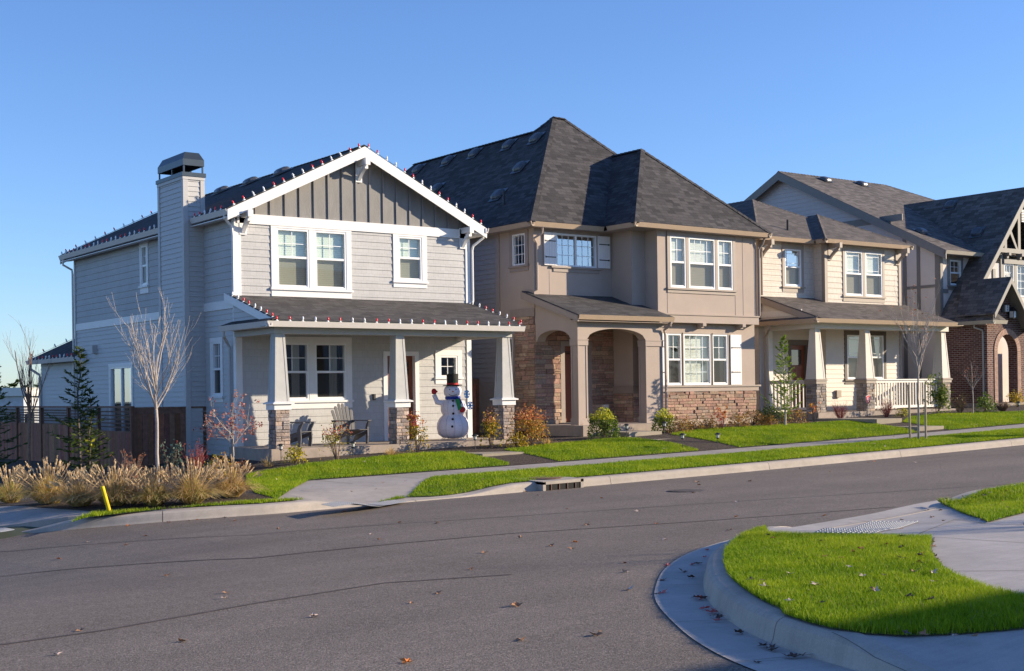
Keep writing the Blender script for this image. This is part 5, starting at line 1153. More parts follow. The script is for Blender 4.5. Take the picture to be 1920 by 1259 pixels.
def tactile(lab, corners, f, nu, nv, base=None):
    c = [Vector(p) for p in corners]; mb = MB(); N1, N2 = 14, 4
    P = lambda s, t, h: (lambda p: (p.x, p.y, float(f(p.x, p.y))+h))(c[0].lerp(c[1], s).lerp(c[3].lerp(c[2], s), t))
    for i in range(N1):
        for j in range(N2): mb.quad(P(i/N1, j/N2, .008), P((i+1)/N1, j/N2, .008), P((i+1)/N1, (j+1)/N2, .008), P(i/N1, (j+1)/N2, .008))
    ob = mb.build('tactile_plate', M_tact, base=None); prop(ob, lab, 'tactile paving'); dm = MB()
    for i in range(nu):
        for j in range(nv):
            p = P((i+.5)/nu, (j+.5)/nv, .008); r_0 = .016; dm.add([(p[0]-r_0, p[1]-r_0, p[2]), (p[0]+r_0, p[1]-r_0, p[2]), (p[0]+r_0, p[1]+r_0, p[2]), (p[0]-r_0, p[1]+r_0, p[2]), (p[0]-r_0*.6, p[1]-r_0*.6, p[2]+.012), (p[0]+r_0*.6, p[1]-r_0*.6, p[2]+.012), (p[0]+r_0*.6, p[1]+r_0*.6, p[2]+.012), (p[0]-r_0*.6, p[1]+r_0*.6, p[2]+.012)], [(4, 5, 6, 7), (0, 1, 5, 4), (1, 2, 6, 5), (2, 3, 7, 6), (3, 0, 4, 7)])
    d = dm.build('raised_domes', M_tact2 if False else simple('light_grey_domes', (.30, .31, .33), .6), None); d.parent = ob; ob['_n'] = 1; del ob['_n']
    return ob
tactile('grey tactile plate with raised domes in the near corner ramp', [GN(1525, 1001), GN(1632, 979), GN(1724, 979.5), GN(1640, 1003)], near_s, 26, 12)
def GW(px, py): return XY(G(px, py, walk_s))
tactile('narrow grey tactile plate in the ramp below the grey house lawn', [GW(604, 949), GW(628, 953), GW(768, 940), GW(745, 938)][0:1]+[GW(627, 953), GW(770, 941), GW(735, 937.5)] if False else [GW(602, 947.5), GW(626, 952), GW(765, 941.5), GW(730, 937)], walk_s, 8, 40)
tactile('grey tactile plate in the ramp at the far left corner', [GW(0, 992), GW(0, 999.5), GW(28, 995), GW(8, 992)], walk_s, 8, 8)
# storm drain
sdn = thing('storm_drain', 'rusty storm drain lid with a dark slot in the kerb below the taupe house', 'drain', (17.4, 20.2, -1.9))
def dz(x): return float(road(x, 20.1))
x0, x1 = G(1012, 908, yard).x, G(1086, 900, yard).x
x0 = PY(1011, 915, 20.05).x; x1 = PY(1087, 905, 20.05).x
MB().box(x0, 19.93, dz(x0)-.02, x0+.07, 21.0, dz(x0)+.17).box(x1-.07, 19.93, dz(x1)-.02, x1, 21.0, dz(x1)+.175).build('drain_cheek', M_curb, sdn)
MB().add([(x0, 19.93, dz(x0)+.12), (x1, 19.93, dz(x1)+.12), (x1, 21.0, dz(x1)+.14), (x0, 21.0, dz(x0)+.14), (x0, 19.93, dz(x0)+.178), (x1, 19.93, dz(x1)+.182), (x1, 21.0, dz(x1)+.2), (x0, 21.0, dz(x0)+.2)], [(0, 3, 2, 1), (4, 5, 6, 7), (0, 1, 5, 4), (1, 2, 6, 5), (2, 3, 7, 6), (3, 0, 4, 7)]).build('drain_frame', M_curb, sdn)
MB().quad((x0, 19.945, dz(x0)), (x1, 19.945, dz(x1)), (x1, 19.945, dz(x1)+.13), (x0, 19.945, dz(x0)+.13)).build('drain_opening', M_dark, sdn)
b_ = MB()
for i in range(1, 5): x = x0+(x1-x0)*i/5; b_.box(x-.008, 19.925, dz(x), x+.008, 19.94, dz(x)+.125)
b_.build('drain_bar', simple('rusty_iron', (.17, .09, .06), .8, .3, 30), sdn)
cx = (x0+x1)/2; MB().lathe((cx, 20.5, dz(cx)+.195), [(.001, .012), (.3, .012), (.33, .01), (.33, 0)][::-1], 24).build('drain_lid', MATS['rusty_iron'], sdn)
mhp = G(1289, 921, road); mh = MB(); mh.lathe((mhp.x, mhp.y, mhp.z+.004), [(.34, 0), (.34, .004), (.27, .004), (.265, 0), (.25, 0), (.25, .005), (.001, .005)], 28); prop(mh.build('manhole_cover', M_iron, base=tuple(mhp)), 'round dark manhole cover set in the asphalt of the street', 'manhole cover')
# ================================================================== PLANTS
M_bark = simple('pale_bark', (.42, .36, .31), .85, .25, 14, stretch=(6, 6, 1)); M_barkd = simple('dark_bark', (.12, .095, .08), .9, .3, 14, stretch=(6, 6, 1)); M_barkr = simple('red_twigs', (.28, .075, .065), .7, .2, 20); M_barkb = simple('brown_twigs', (.20, .125, .09), .85, .3, 20)
M_leaf = attr('leaf_colours', .55, .18, 40, trans=.35, spec=.3)
M_plume = attr('dry_grass_blades', .75, .15, 30, trans=.35, spec=.2)
def rvec(rd): 
    a = rd.uniform(0, 2*math.pi); z = rd.uniform(-1, 1); s = math.sqrt(1-z*z); return Vector((s*math.cos(a), s*math.sin(a), z))
def grow(mb, rd, p, d, L, r, depth, spread, gravity, tips, kink=.12, minr=.002, nseg=4):
    nseg = max(nseg, 5) if depth else 4
    pts = [p.copy()]; rs = [r]; q = p.copy(); dd = d.copy(); ds = [d]
    for i in range(nseg):
        dd = (dd+rvec(rd)*kink+Vector((0, 0, gravity))).normalized(); q = q+dd*(L/nseg); pts.append(q.copy()); rs.append(max(minr, r*(1-.7*(i+1)/nseg))); ds.append(dd)
    mb.tube(pts, rs, 6 if r > .012 else 4 if r > .005 else 3, cap=False)
    if depth == 0: tips.append((q, dd)); return
    k = rd.choice((3, 4)) if depth > 1 else rd.choice((3, 4, 5))
    for j in range(k):
        i = 1+int((nseg-1)*(j+rd.random()*.8)/k); i = min(i, nseg); perp = ds[i].cross(rvec(rd)).normalized(); nd = (ds[i]+perp*spread*rd.uniform(.6, 1.1)).normalized()
        grow(mb, rd, pts[i], nd, L*rd.uniform(.38, .62)*(1.1-.25*i/nseg), max(minr, rs[i]*.62), depth-1, spread, gravity, tips, kink*1.15, minr, nseg)
def bare_tree(name, label, base, h, r, fork, spread, seed, m, nl=7, depth=3, grav=.09, leaves=None, cat='tree', lean=(0, 0), width=None, group=None):
    rd = random.Random(seed); t = thing(name, label, cat, tuple(base), group); B = Vector(base); up = Vector((lean[0], lean[1], 1)).normalized()
    tm = MB(); k = 6; tp = [B-Vector((0, 0, .1))]; q = B.copy(); 
    for i in range(k): q = q+up*(fork/k)+Vector((rd.uniform(-1, 1), rd.uniform(-1, 1), 0))*.012*h/3; tp.append(q.copy())
    tm.tube(tp, [r*1.25]+[r*(1-.18*i/k) for i in range(k)], 8); tm.build('trunk', m, t, smooth=True)
    cm = MB(); tips = []; top = h-fork
    grow(cm, rd, q, up, top*1.0, r*.72, depth-1, spread*.8, grav*.4, tips, nseg=8)
    for i in range(nl):
        a = 2*math.pi*i/nl+rd.uniform(-.3, .3); s = spread*rd.uniform(.8, 1.25); d = (up+Vector((math.cos(a), math.sin(a), 0))*s).normalized(); bp = tp[-1]+up*(top*rd.uniform(-.04, .22) if i else 0)
        grow(cm, rd, bp, d, top*rd.uniform(.62, .95), r*.46, depth-1, spread*.9, grav, tips)
    cr_ = cm.build('crown', m, t)
    if leaves:
        n, size, cols, droop = leaves; leafcloud(t if False else cr_, 'leaves', rd, [p+rvec(rd)*.05 for p, _ in rd.choices(tips, k=n)], size, cols)
    return t
def leafcloud(parent, name, rd, pts, size, cols, m=None, up=.0, asp=1.6, base=None):
    n = len(pts); P = np.array([tuple(p) for p in pts]); r = np.random.default_rng(rd.randint(0, 10**6))
    N = r.normal(size=(n, 3)); N[:, 2] = N[:, 2]+up; N /= np.linalg.norm(N, axis=1)[:, None]; T = np.cross(N, r.normal(size=(n, 3))); T /= np.linalg.norm(T, axis=1)[:, None]; S = np.cross(N, T)
    L = (size*r.uniform(.6, 1.3, n))[:, None]; Wd = L/asp
    V = np.stack([P-T*L*.5, P+S*Wd*.5+N*L*.08, P+T*L*.5, P-S*Wd*.5+N*L*.08], 1).reshape(-1, 3); F_ = np.arange(n)[:, None]*4+np.array([0, 1, 2, 3])
    cols = np.array(cols); c = cols[r.integers(0, len(cols), n)]*r.uniform(.7, 1.25, n)[:, None]
    return arr_mesh(name, V, F_, m or M_leaf, parent=parent, cols=np.repeat(np.clip(c, 0, 1), 4, 0))
def shrub(name, label, base, w, h, n, size, cols, seed, dens=.55, stems=9, cat='shrub', topcols=None, m=None, squash=1, twig=None, group=None, asp=1.6, clumps=None):
    rd = random.Random(seed); t = thing(name, label, cat, tuple(base), group); B = Vector(base); sm = MB(); ends = []
    for i in range(stems):
        a = rd.uniform(0, 2*math.pi); rr = rd.uniform(.25, .85); tip = B+Vector((math.cos(a)*w*.5*rr, math.sin(a)*w*.5*rr*squash, h*rd.uniform(.45, .95)*(1-.35*rr*rr))); mid = B.lerp(tip, .5)+Vector((0, 0, h*.08))
        sm.tube([B+Vector((math.cos(a), math.sin(a), 0))*.02, mid, tip], [.012, .008, .004], 4, cap=False); ends += [tip, mid.lerp(tip, .5), mid]
        for j in range(3): q = mid.lerp(tip, rd.random()); e = q+rvec(rd)*w*.16+Vector((0, 0, .04)); sm.tube([q, e], [.004, .002], 3, cap=False); ends.append(e)
    sm.build('stem', twig or M_barkb, t); pts = []
    cl = [rd.choice(ends) for _ in range(clumps or 30)]
    for i in range(n):
        if rd.random() < dens: c = rd.choice(cl); p = c+rvec(rd)*w*.16*rd.random()**.5
        else:
            v = rvec(rd); v = Vector((v.x*w*.5, v.y*w*.5*squash, abs(v.z)*h)); p = B+v*rd.uniform(.55, 1.0)**.6+Vector((0, 0, h*.04))
        if p.z < B.z: p.z = B.z+.02
        pts.append(p)
    if topcols:
        hi = [p for p in pts if p.z > B.z+h*.62+rd.uniform(-.12, .12)*h]; lo = [p for p in pts if p not in hi] if len(pts) < 400 else [p for p in pts if not (p.z > B.z+h*.62)]
        hi = [p for p in pts if p.z > B.z+h*.62]
        if lo: leafcloud(t, 'foliage', rd, lo, size, cols, m, asp=asp)
        if hi: leafcloud(t, 'foliage', rd, hi, size, topcols, m, asp=asp)
    else: leafcloud(t, 'foliage', rd, pts, size, cols, m, asp=asp)
    return t
def twiggy(name, label, base, w, h, n, m, seed, leaves=None, cat='shrub', depth=1, group=None):
    rd = random.Random(seed); t = thing(name, label, cat, tuple(base), group); mb = MB(); tips = []
    for i in range(n):
        a = rd.uniform(0, 2*math.pi); s = rd.uniform(.1, 1)*w*.5/h; d = Vector((math.cos(a)*s, math.sin(a)*s, 1)).normalized(); grow(mb, rd, Vector(base)+Vector((math.cos(a), math.sin(a), 0))*.04, d, h*rd.uniform(.45, .7), .007, depth, .45, .05, tips, .1, .0022, 3)
    mb.build('twigs', m, t)
    if leaves: nn, size, cols = leaves; leafcloud(t, 'leaves', rd, [p+rvec(rd)*.03 for p, _ in rd.choices(tips, k=nn)], size, cols)
    return t
def fountain(name, label, base, w, h, n, seed, green=.3, plumes=70, group=None):
    """clump of ornamental grass: arching blades and upright seed heads"""
    r = np.random.default_rng(seed); h *= .74; w *= 1.12; t = thing(name, label, 'ornamental grass', tuple(base), group); B = np.array(tuple(base))
    a = r.uniform(0, 2*np.pi, n); sp = r.uniform(0, 1, n)**.55; L = h*r.uniform(.6, 1.0, n)*(1-.25*sp); out = sp*w*.56*r.uniform(.7, 1.1, n); b = B+np.stack([np.cos(a)*.13*sp*w, np.sin(a)*.13*sp*w, np.zeros(n)], 1)
    k = 5; segs = []; a2 = a+r.normal(0, .35, n); sd_ = np.stack([-np.sin(a), np.cos(a), np.zeros(n)], 1)
    for i in range(k+1):
        u = i/k; hz = L*(1.45*u-(.45+.75*sp)*u*u); rad = out*(u**1.15); aa = a+(a2-a)*u; p = b+np.stack([np.cos(aa)*rad, np.sin(aa)*rad, np.maximum(hz, .02)], 1); wd = .0065*(1-u**1.4)+.0014; segs.append((p-sd_*wd, p+sd_*wd))
    V = np.stack([x for s in segs for x in s], 1).reshape(-1, 3); m_ = 2*(k+1); F_ = np.concatenate([np.arange(n)[:, None]*m_+np.array([2*i, 2*i+1, 2*i+3, 2*i+2]) for i in range(k)], 0)
    pal = np.array([(.66, .44, .20), (.74, .54, .27), (.58, .43, .13), (.50, .46, .10), (.34, .37, .07)]); u = np.clip(r.random(n)*(.55+green), 0, .999)*(len(pal)-1); i = u.astype(int); f = (u-i)[:, None]; c = pal[i]*(1-f)+pal[i+1]*f; c *= r.uniform(.7, 1.2, n)[:, None]
    cols = np.repeat(c, m_, 0).reshape(n, m_, 3); g = np.linspace(0, 1, k+1).repeat(2)[None, :, None]; cols = cols*(1-g*.35)+np.array([.60, .40, .22])*g*.35
    arr_mesh('blades', V, F_, M_plume, parent=t, cols=cols.reshape(-1, 3))
    mb = MB(); rd = random.Random(seed)
    for i in range(plumes):
        a = rd.uniform(0, 2*math.pi); s = rd.random()**.6; q0 = Vector(base)+Vector((math.cos(a), math.sin(a), 0))*.05; e = Vector(base)+Vector((math.cos(a)*w*.48*s, math.sin(a)*w*.48*s, h*rd.uniform(.72, 1.02)*(1-.3*s*s))); mid = q0.lerp(e, .55)+Vector((0, 0, h*.09))
        f = rd.uniform(.75, 1.2); mb.cc = (.5*f, .36*f, .2*f); mb.tube([q0, mid, e], [.003, .0025, .002], 3, cap=False); d = (e-mid).normalized(); pl = rd.uniform(.09, .16); mb.cc = (.66*f, .50*f, .30*f)
        for k_ in range(7):
            u = k_/7; c0 = e+d*pl*(u-.4); rr = .012*math.sin(math.pi*(u*.9+.08))+.003; v = rvec(rd)*rr*1.2; mb.add([c0-d*.02+v, c0+v*1.6+d*.03, c0+d*.03-v*1.2, c0-v*.8], [(0, 1, 2, 3)])
        mb.tube([e-d*pl*.4, e, e+d*pl*.6], [.005, .011, .002], 4, cap=False)
    mb.build('seed_heads', M_plume, t, col=True); return t
def conifer(name, label, base, h, w, seed, cols, droop=.15, dens=1.0, m=None, whorl=None, top=.12, clear=.06, group=None, nl=.085, up=.0, open_=.35):
    """irregular young conifer: limbs of uneven length carrying feathery side sprays"""
    rd = random.Random(seed); t = thing(name, label, 'tree', tuple(base), group); B = Vector(base); tr = MB(); lean = [Vector((rd.uniform(-.02, .02)*h, rd.uniform(-.02, .02)*h, h*k/6)) for k in range(7)]; lean[0] = Vector((0, 0, -.1))
    tr.tube([B+q for q in lean], [h*.013*(1-k/6.6)+.003 for k in range(7)], 7); tr.build('trunk', m or M_barkd, t)
    br = MB(); P = []; D = []; n = int((whorl or h*16)*1.0); ga = rd.uniform(0, 6)
    for i in range(n):
        u = clear+(1-clear)*((i+rd.random())/n)**.95; ga += 2.4+rd.uniform(-.5, .5); R_ = w*.5*((1-u)**.8)*rd.choice((.45, .7, .9, 1.0, 1.2))*rd.uniform(.8, 1.1)+.05
        k0 = min(5, int(u*6)); f = u*6-k0; p0 = B+lean[k0].lerp(lean[k0+1], f) if k0 else B+Vector((0, 0, h*u)); d = Vector((math.cos(ga), math.sin(ga), rd.uniform(.15, .55)+up+u*.5)).normalized(); q = p0.copy(); ns = 6; path = [q.copy()]; dd = d
        for s in range(ns): dd = (dd+Vector((rd.uniform(-.08, .08), rd.uniform(-.08, .08), -droop*.28+(.09 if s > 3 else 0)))).normalized(); q = q+dd*(R_/ns); path.append(q.copy())
        br.tube(path, [.0035*h*.8+.001]+[.004]*(ns-1)+[.0015], 4, cap=False)
        for s in range(1, ns+1):
            for side in (-1, 1):
                if rd.random() < open_*.5 and s < 3: continue
                sv = dd.cross(Vector((0, 0, 1))).normalized()*side; sd_ = (dd*.75+sv*.8+Vector((0, 0, rd.uniform(-.25, .12)))).normalized(); ln = R_*.42*(1.15-s/ns*.75)*rd.uniform(.6, 1.2); c0 = path[s-1].lerp(path[s], rd.random()); kk = max(3, int(ln/nl*2.6*dens))
                for j in range(kk):
                    c = c0+sd_*ln*(j/kk)+Vector((0, 0, -.05*ln*(j/kk)**2)); P.append(tuple(c)); D.append(tuple((sd_+Vector((rd.uniform(-.5, .5), rd.uniform(-.5, .5), rd.uniform(-.35, .35)))).normalized()))
        for j in range(4): P.append(tuple(path[-1]-dd*nl*.3*j)); D.append(tuple((dd+rvec(rd)*.3).normalized()))
    br.build('branch_frame', m or M_barkd, t)
    P = np.array(P); D = np.array(D); n = len(P); r = np.random.default_rng(seed); L = (nl*r.uniform(.6, 1.4, n))[:, None]; S = np.cross(D, r.normal(size=(n, 3))); S /= np.linalg.norm(S, axis=1)[:, None]
    V = np.stack([P-D*L*.2, P+S*L*.13+D*L*.3, P+D*L*.8, P-S*L*.13+D*L*.3], 1).reshape(-1, 3); c = np.array(cols)[r.integers(0, len(cols), n)]*r.uniform(.65, 1.3, n)[:, None]
    arr_mesh('crown', V, np.arange(n)[:, None]*4+np.array([0, 1, 2, 3]), M_leaf, parent=t, cols=np.repeat(np.clip(c, 0, 1), 4, 0)); return t
GY_ = lambda px, py: G(px, py, yard)
FG = 'ornamental grass clumps along the kerb bed'
fountain('ornamental_grass', 'shaded green-brown grass clump at the far left edge by the pavement', GY_(20, 944), 1.0, .95, 500, 1, .7, 40, FG)
fountain('ornamental_grass', 'golden grass clump leftmost of the sunlit row, arching toward the pavement', GY_(92, 946), 1.15, 1.02, 900, 2, .3, 80, FG)
fountain('ornamental_grass', 'tan grass clump second in the sunlit row, left of the yellow marker', GY_(150, 951), .95, .85, 750, 3, .1, 55, FG)
fountain('ornamental_grass', 'golden grass clump directly behind the yellow marker post', GY_(216, 950), 1.1, .98, 850, 4, .2, 80, FG)
fountain('ornamental_grass', 'small low tan grass tuft between the marker post clump and the pale bare tree', GY_(254, 947), .5, .55, 300, 5, .1, 15, FG)
fountain('ornamental_grass', 'green-based grass clump at the foot of the tall pale bare tree', GY_(290, 950), .85, .85, 700, 6, .55, 60, FG)
fountain('ornamental_grass', 'widest grass clump with pinkish seed heads, right of the tall pale tree', GY_(360, 946), 1.05, .95, 900, 7, .35, 90, FG)
fountain('ornamental_grass', 'golden grass clump at the corner of the green lawn, rightmost of the row', GY_(434, 934), .95, .95, 750, 8, .15, 65, FG)
bare_tree('bare_tree', 'tall pale bare tree with many upright branches in front of the dark fence', G(297, 930, yard), 3.15, .035, 1.55, .52, 21, M_bark, nl=9, depth=3, grav=.12)
bare_tree('bare_tree', 'shaded grey bare tree against the sky at the far left', GY_(56, 905), 3.2, .036, 1.5, .42, 22, M_barkb, nl=7, depth=3, grav=.12)
bare_tree('small_maple', 'small bare maple with a few dry pink leaves in front of the grey house corner', GY_(437, 882), 1.6, .022, .55, 1.05, 23, M_bark, nl=7, depth=3, grav=.03, leaves=(700, .06, [(.55, .22, .17), (.5, .28, .2), (.42, .14, .12)], 0))
DG = [(.05, .085, .018), (.07, .11, .02), (.04, .065, .02), (.10, .13, .02)]
c1 = conifer('conifer', 'young dark green conifer with open branches in front of the wooden fence', GY_(152, 905), 3.1, 1.75, 31, DG, dens=1.5, nl=.1)
conifer('conifer', 'slim dark conifer just right of the larger one by the fence', GY_(170, 903), 2.1, 1.2, 32, DG, dens=1.2, nl=.09)
conifer('conifer', 'dark conifer cut by the left edge of the picture', GY_(-6, 900), 2.9, 1.7, 33, DG, dens=1.5, nl=.1)
rdx = random.Random(5); q = GY_(152, 905)
leafcloud(c1, 'yellow_leaves', rdx, [q+Vector((-.05+rdx.uniform(-.25, .25), -.35+rdx.uniform(-.1, .1), .85+rdx.uniform(-.12, .25))) for _ in range(40)], .11, [(.45, .42, .03)])
twiggy('dry_shrub', 'rust brown twiggy shrub in front of the fence corner', GY_(248, 925), .6, 1.05, 20, M_barkb, 41, (160, .05, [(.35, .13, .07), (.3, .16, .1)]))
shrub('evergreen_shrub', 'shadowed blue-green leafy shrub against the dark solid fence', GY_(318, 905), .75, .95, 260, .07, [(.12, .19, .15), (.07, .1, .08)], 42)
twiggy('red_twig_shrub', 'dark red arching twigs in the shade by the grey house corner', GY_(366, 898), .95, 1.0, 22, M_barkr, 43, (160, .05, [(.22, .02, .03), (.25, .06, .05)]))
shrub('yellow_shrub', 'yellow-orange leafy shrub in shade behind the rightmost grass clump', GY_(412, 905), .8, .62, 420, .06, [(.5, .33, .03), (.45, .2, .03), (.2, .2, .03)], 44)
shrub('orange_groundcover', 'low rust-orange groundcover at the foot of the small maple', GY_(455, 884), .6, .22, 240, .05, [(.4, .13, .04), (.3, .14, .06)], 45)
YO = [(.62, .42, .03), (.55, .30, .03), (.30, .27, .03)]; RD = [(.50, .10, .08), (.55, .22, .05), (.42, .07, .10)]
shrub('yellow_groundcover', 'low round yellow shrub in the bed before the porch slab', GY_(553, 870), .62, .38, 420, .055, [(.62, .50, .03), (.5, .38, .02), (.35, .36, .04)], 46)
shrub('nandina_shrub', 'airy red and yellow shrub in front of the slatted porch chairs', GY_(632, 865), .85, .95, 430, .05, [(.42, .36, .05), (.5, .35, .06), (.3, .32, .05)], 47, topcols=RD+[(.5, .4, .1)], dens=.8)
shrub('nandina_shrub', 'tall yellow shrub with red tips beside the middle stone pier', GY_(783, 850), .62, 1.05, 800, .055, YO+[(.18, .22, .03)], 48, topcols=RD+YO[:1], dens=.75)
shrub('nandina_shrub', 'yellow-orange shrub in front of the right stone pier of the grey house', GY_(921, 842), .62, 1.05, 800, .055, YO+[(.16, .2, .03)], 49, topcols=[(.5, .2, .12), (.55, .35, .05)], dens=.7)
shrub('orange_shrub', 'large orange leafy shrub between the grey house and the taupe house', GY_(992, 838), 1.15, 1.08, 1500, .06, [(.55, .27, .04), (.5, .19, .05), (.58, .38, .05), (.25, .22, .04)], 50, topcols=[(.52, .17, .07), (.55, .27, .08)], dens=.6)
shrub('yellow_groundcover', 'low yellow leafy mound at the left foot of the large orange shrub', GY_(970, 840), .6, .36, 420, .055, [(.6, .42, .03), (.5, .36, .03)], 51)
shrub('golden_shrub', 'round lime-yellow shrub left of the taupe house steps', GY_(1132, 823), .9, .82, 2000, .06, [(.13, .20, .02), (.2, .27, .03), (.07, .11, .015)], 52, topcols=[(.62, .58, .05), (.55, .52, .04), (.3, .36, .04)], dens=.35)
shrub('golden_shrub', 'smaller lime-yellow shrub right of the taupe house steps', GY_(1245, 811), .72, .66, 1500, .055, [(.18, .25, .03), (.3, .34, .03), (.08, .12, .015)], 53, topcols=[(.62, .58, .05), (.55, .52, .04), (.35, .4, .04)], dens=.35)
def tuft(label, base, w, h, n, seed): return fountain('dry_tuft', label, base, w, h, n, seed, .0, 0)
tuft('tan dry tuft of stalks before the left stone pier of the grey house', GY_(503, 878), .55, .62, 45, 60); tuft('tan fallen tuft of dry stalks before the middle stone pier', GY_(733, 856), .6, .45, 90, 61); tuft('golden spiky tuft right of the large orange shrub', GY_(1026, 834), .55, .45, 60, 62)
twiggy('dry_shrub', 'dark brown leafless shrub against the taupe house porch slab', GY_(1086, 818), .75, .45, 40, M_barkb, 63)
GC = 'orange groundcover shrubs along the stone base'
for i, (px, py, w_, h_, l) in enumerate(((1274, 812, .8, .42, 'orange-brown low shrub left of the stone bay, next to the lime shrub'), (1300, 808, .75, .34, 'rust low shrub under the left part of the stone bay'), (1330, 806, .7, .3, 'rust low shrub under the middle of the stone bay'), (1385, 803, .8, .42, 'orange low shrub under the right part of the stone bay'), (1410, 800, .8, .5, 'reddish brown low shrub at the right corner of the stone bay'), (1440, 800, .7, .35, 'orange low shrub left of the bright conifer'), (1490, 797, .9, .5, 'orange-yellow low shrub at the foot of the bright conifer'))):
    shrub('groundcover_shrub', l, GY_(px, py), w_, h_, 520, .05, [(.38, .19, .05), (.48, .26, .05), (.25, .13, .06), (.3, .24, .05)], 70+i, dens=.4, group=GC)
twiggy('red_stem_shrub', 'coral stems with orange leaves in front of the stone bay', GY_(1352, 806), .7, .82, 16, M_barkr, 77, (170, .06, [(.65, .18, .04), (.6, .28, .06), (.55, .08, .05)]))
conifer('golden_conifer', 'bright yellow-green conifer before the low porch of the cream house', GY_(1472, 800), 2.62, 1.5, 78, [(.17, .26, .02), (.22, .32, .03), (.12, .19, .02), (.28, .36, .04)], dens=1.25, m=M_bark, nl=.1, droop=.05, up=.25)
shrub('dark_evergreen_shrub', 'low dark green shrub under the bright conifer', GY_(1440, 795), 1.0, .5, 700, .06, [(.03, .06, .015), (.05, .09, .02)], 79)
twiggy('dry_stalks', 'bare grey stalks with hanging orange leaves by the first stone pier of the cream house', GY_(1527, 793), .55, .95, 9, M_barkd, 80, (22, .12, [(.6, .3, .06), (.6, .2, .1)]))
twiggy('red_twig_shrub', 'crimson twig shrub between the two piers of the cream house', GY_(1575, 788), 1.05, .75, 55, M_barkr, 81)
twiggy('red_twig_shrub', 'crimson twig shrub in front of the cream porch railing', GY_(1662, 783), .95, .75, 45, M_barkr, 82)
shrub('yellow_groundcover', 'small olive-yellow mound right of the crimson twigs by the railing', GY_(1692, 783), .55, .3, 320, .05, [(.3, .3, .03), (.45, .4, .04)], 83)
shrub('broadleaf_shrub', 'tall glossy green leafy shrub at the right end of the porch railing', GY_(1757, 778), 1.0, 1.35, 900, .085, [(.08, .14, .02), (.13, .19, .03), (.3, .33, .08)], 84, dens=.8)
twiggy('dry_shrub', 'olive brown twiggy shrub right of the glossy green shrub', GY_(1800, 777), .9, .8, 50, M_barkb, 85, (120, .05, [(.2, .2, .04), (.25, .14, .07)]))
bare_tree('small_maple', 'thin white-trunked bare sapling in front of the brick side wall', GY_(1824, 777), 1.75, .02, .75, .7, 86, M_bark, nl=6, depth=2, leaves=(50, .05, [(.35, .12, .07)], 0))
shrub('broadleaf_shrub', 'low glossy green shrub beside the brick corner', GY_(1848, 775), .8, .62, 600, .07, [(.09, .15, .02), (.15, .22, .03)], 87)
twiggy('dry_shrub', 'brown leafless hedge-like shrub in front of the brick arch', GY_(1880, 773), 1.3, .55, 90, M_barkb, 88)
shrub('yellow_shrub', 'golden yellow shrub by the brick arch at the right edge', GY_(1908, 764), .9, .62, 300, .07, [(.62, .42, .03), (.45, .36, .04)], 89, dens=.8)
SB = G(1722, 826, yard)
bare_tree('street_sapling', 'bare staked sapling in the grass strip with a few brown leaves', SB, 3.75, .028, 1.7, .42, 90, M_bark, nl=9, depth=3, grav=.1, leaves=(70, .06, [(.30, .12, .06), (.4, .17, .08)], 0))
M_stake = simple('weathered_stake_wood', (.36, .29, .21), .85, .2, 12)
for px, lx, l in ((1707, -.05, 'wooden stake left of the sapling'), (1736, .0, 'wooden stake right of the sapling')): b_ = G(px, 826, yard); prop(MB().tube([b_-Vector((0, 0, .1)), b_+Vector((lx, 0, 1.48))], .028, 8).build('tree_stake', M_stake, base=tuple(b_)), l, 'stake', 'stakes beside the sapling')
# vegetation behind the houses on the left, and trees beyond the frame that shade it
def far_fir(px, py, top, D, seed, lab): 
    v = ray(px, top); k = D/(v.x*Fw.x+v.y*Fw.y); p = v*k; hh = 9; conifer('fir_tree', lab, (p.x, p.y, p.z-hh), hh, 3.6, seed, DG, dens=.8, nl=.4, whorl=34, group='firs behind the low building')
far_fir(24, 0, 716, 75, 120, 'taller dark fir top behind the low white building'); far_fir(38, 0, 722, 80, 121, 'shorter fir top behind the low white building'); far_fir(68, 0, 724, 90, 122, 'fir top between the low white building and the grey house wing'); far_fir(14, 0, 728, 82, 123, 'small fir top left of the tallest fir')
conifer('roadside_tree', 'dense evergreen beyond the right edge of the picture', (43.6, 13.6, float(near_s(43.6, 13.6))), 5.6, 3.2, 130, DG, dens=1.0, nl=.3, whorl=30)
bare_tree('roadside_tree', 'bare tree on the corner beyond the right edge of the picture', (20.5, 3.4, float(near_s(20.5, 3.4))), 3.9, .05, 1.2, .55, 131, M_bark, nl=9, depth=3)
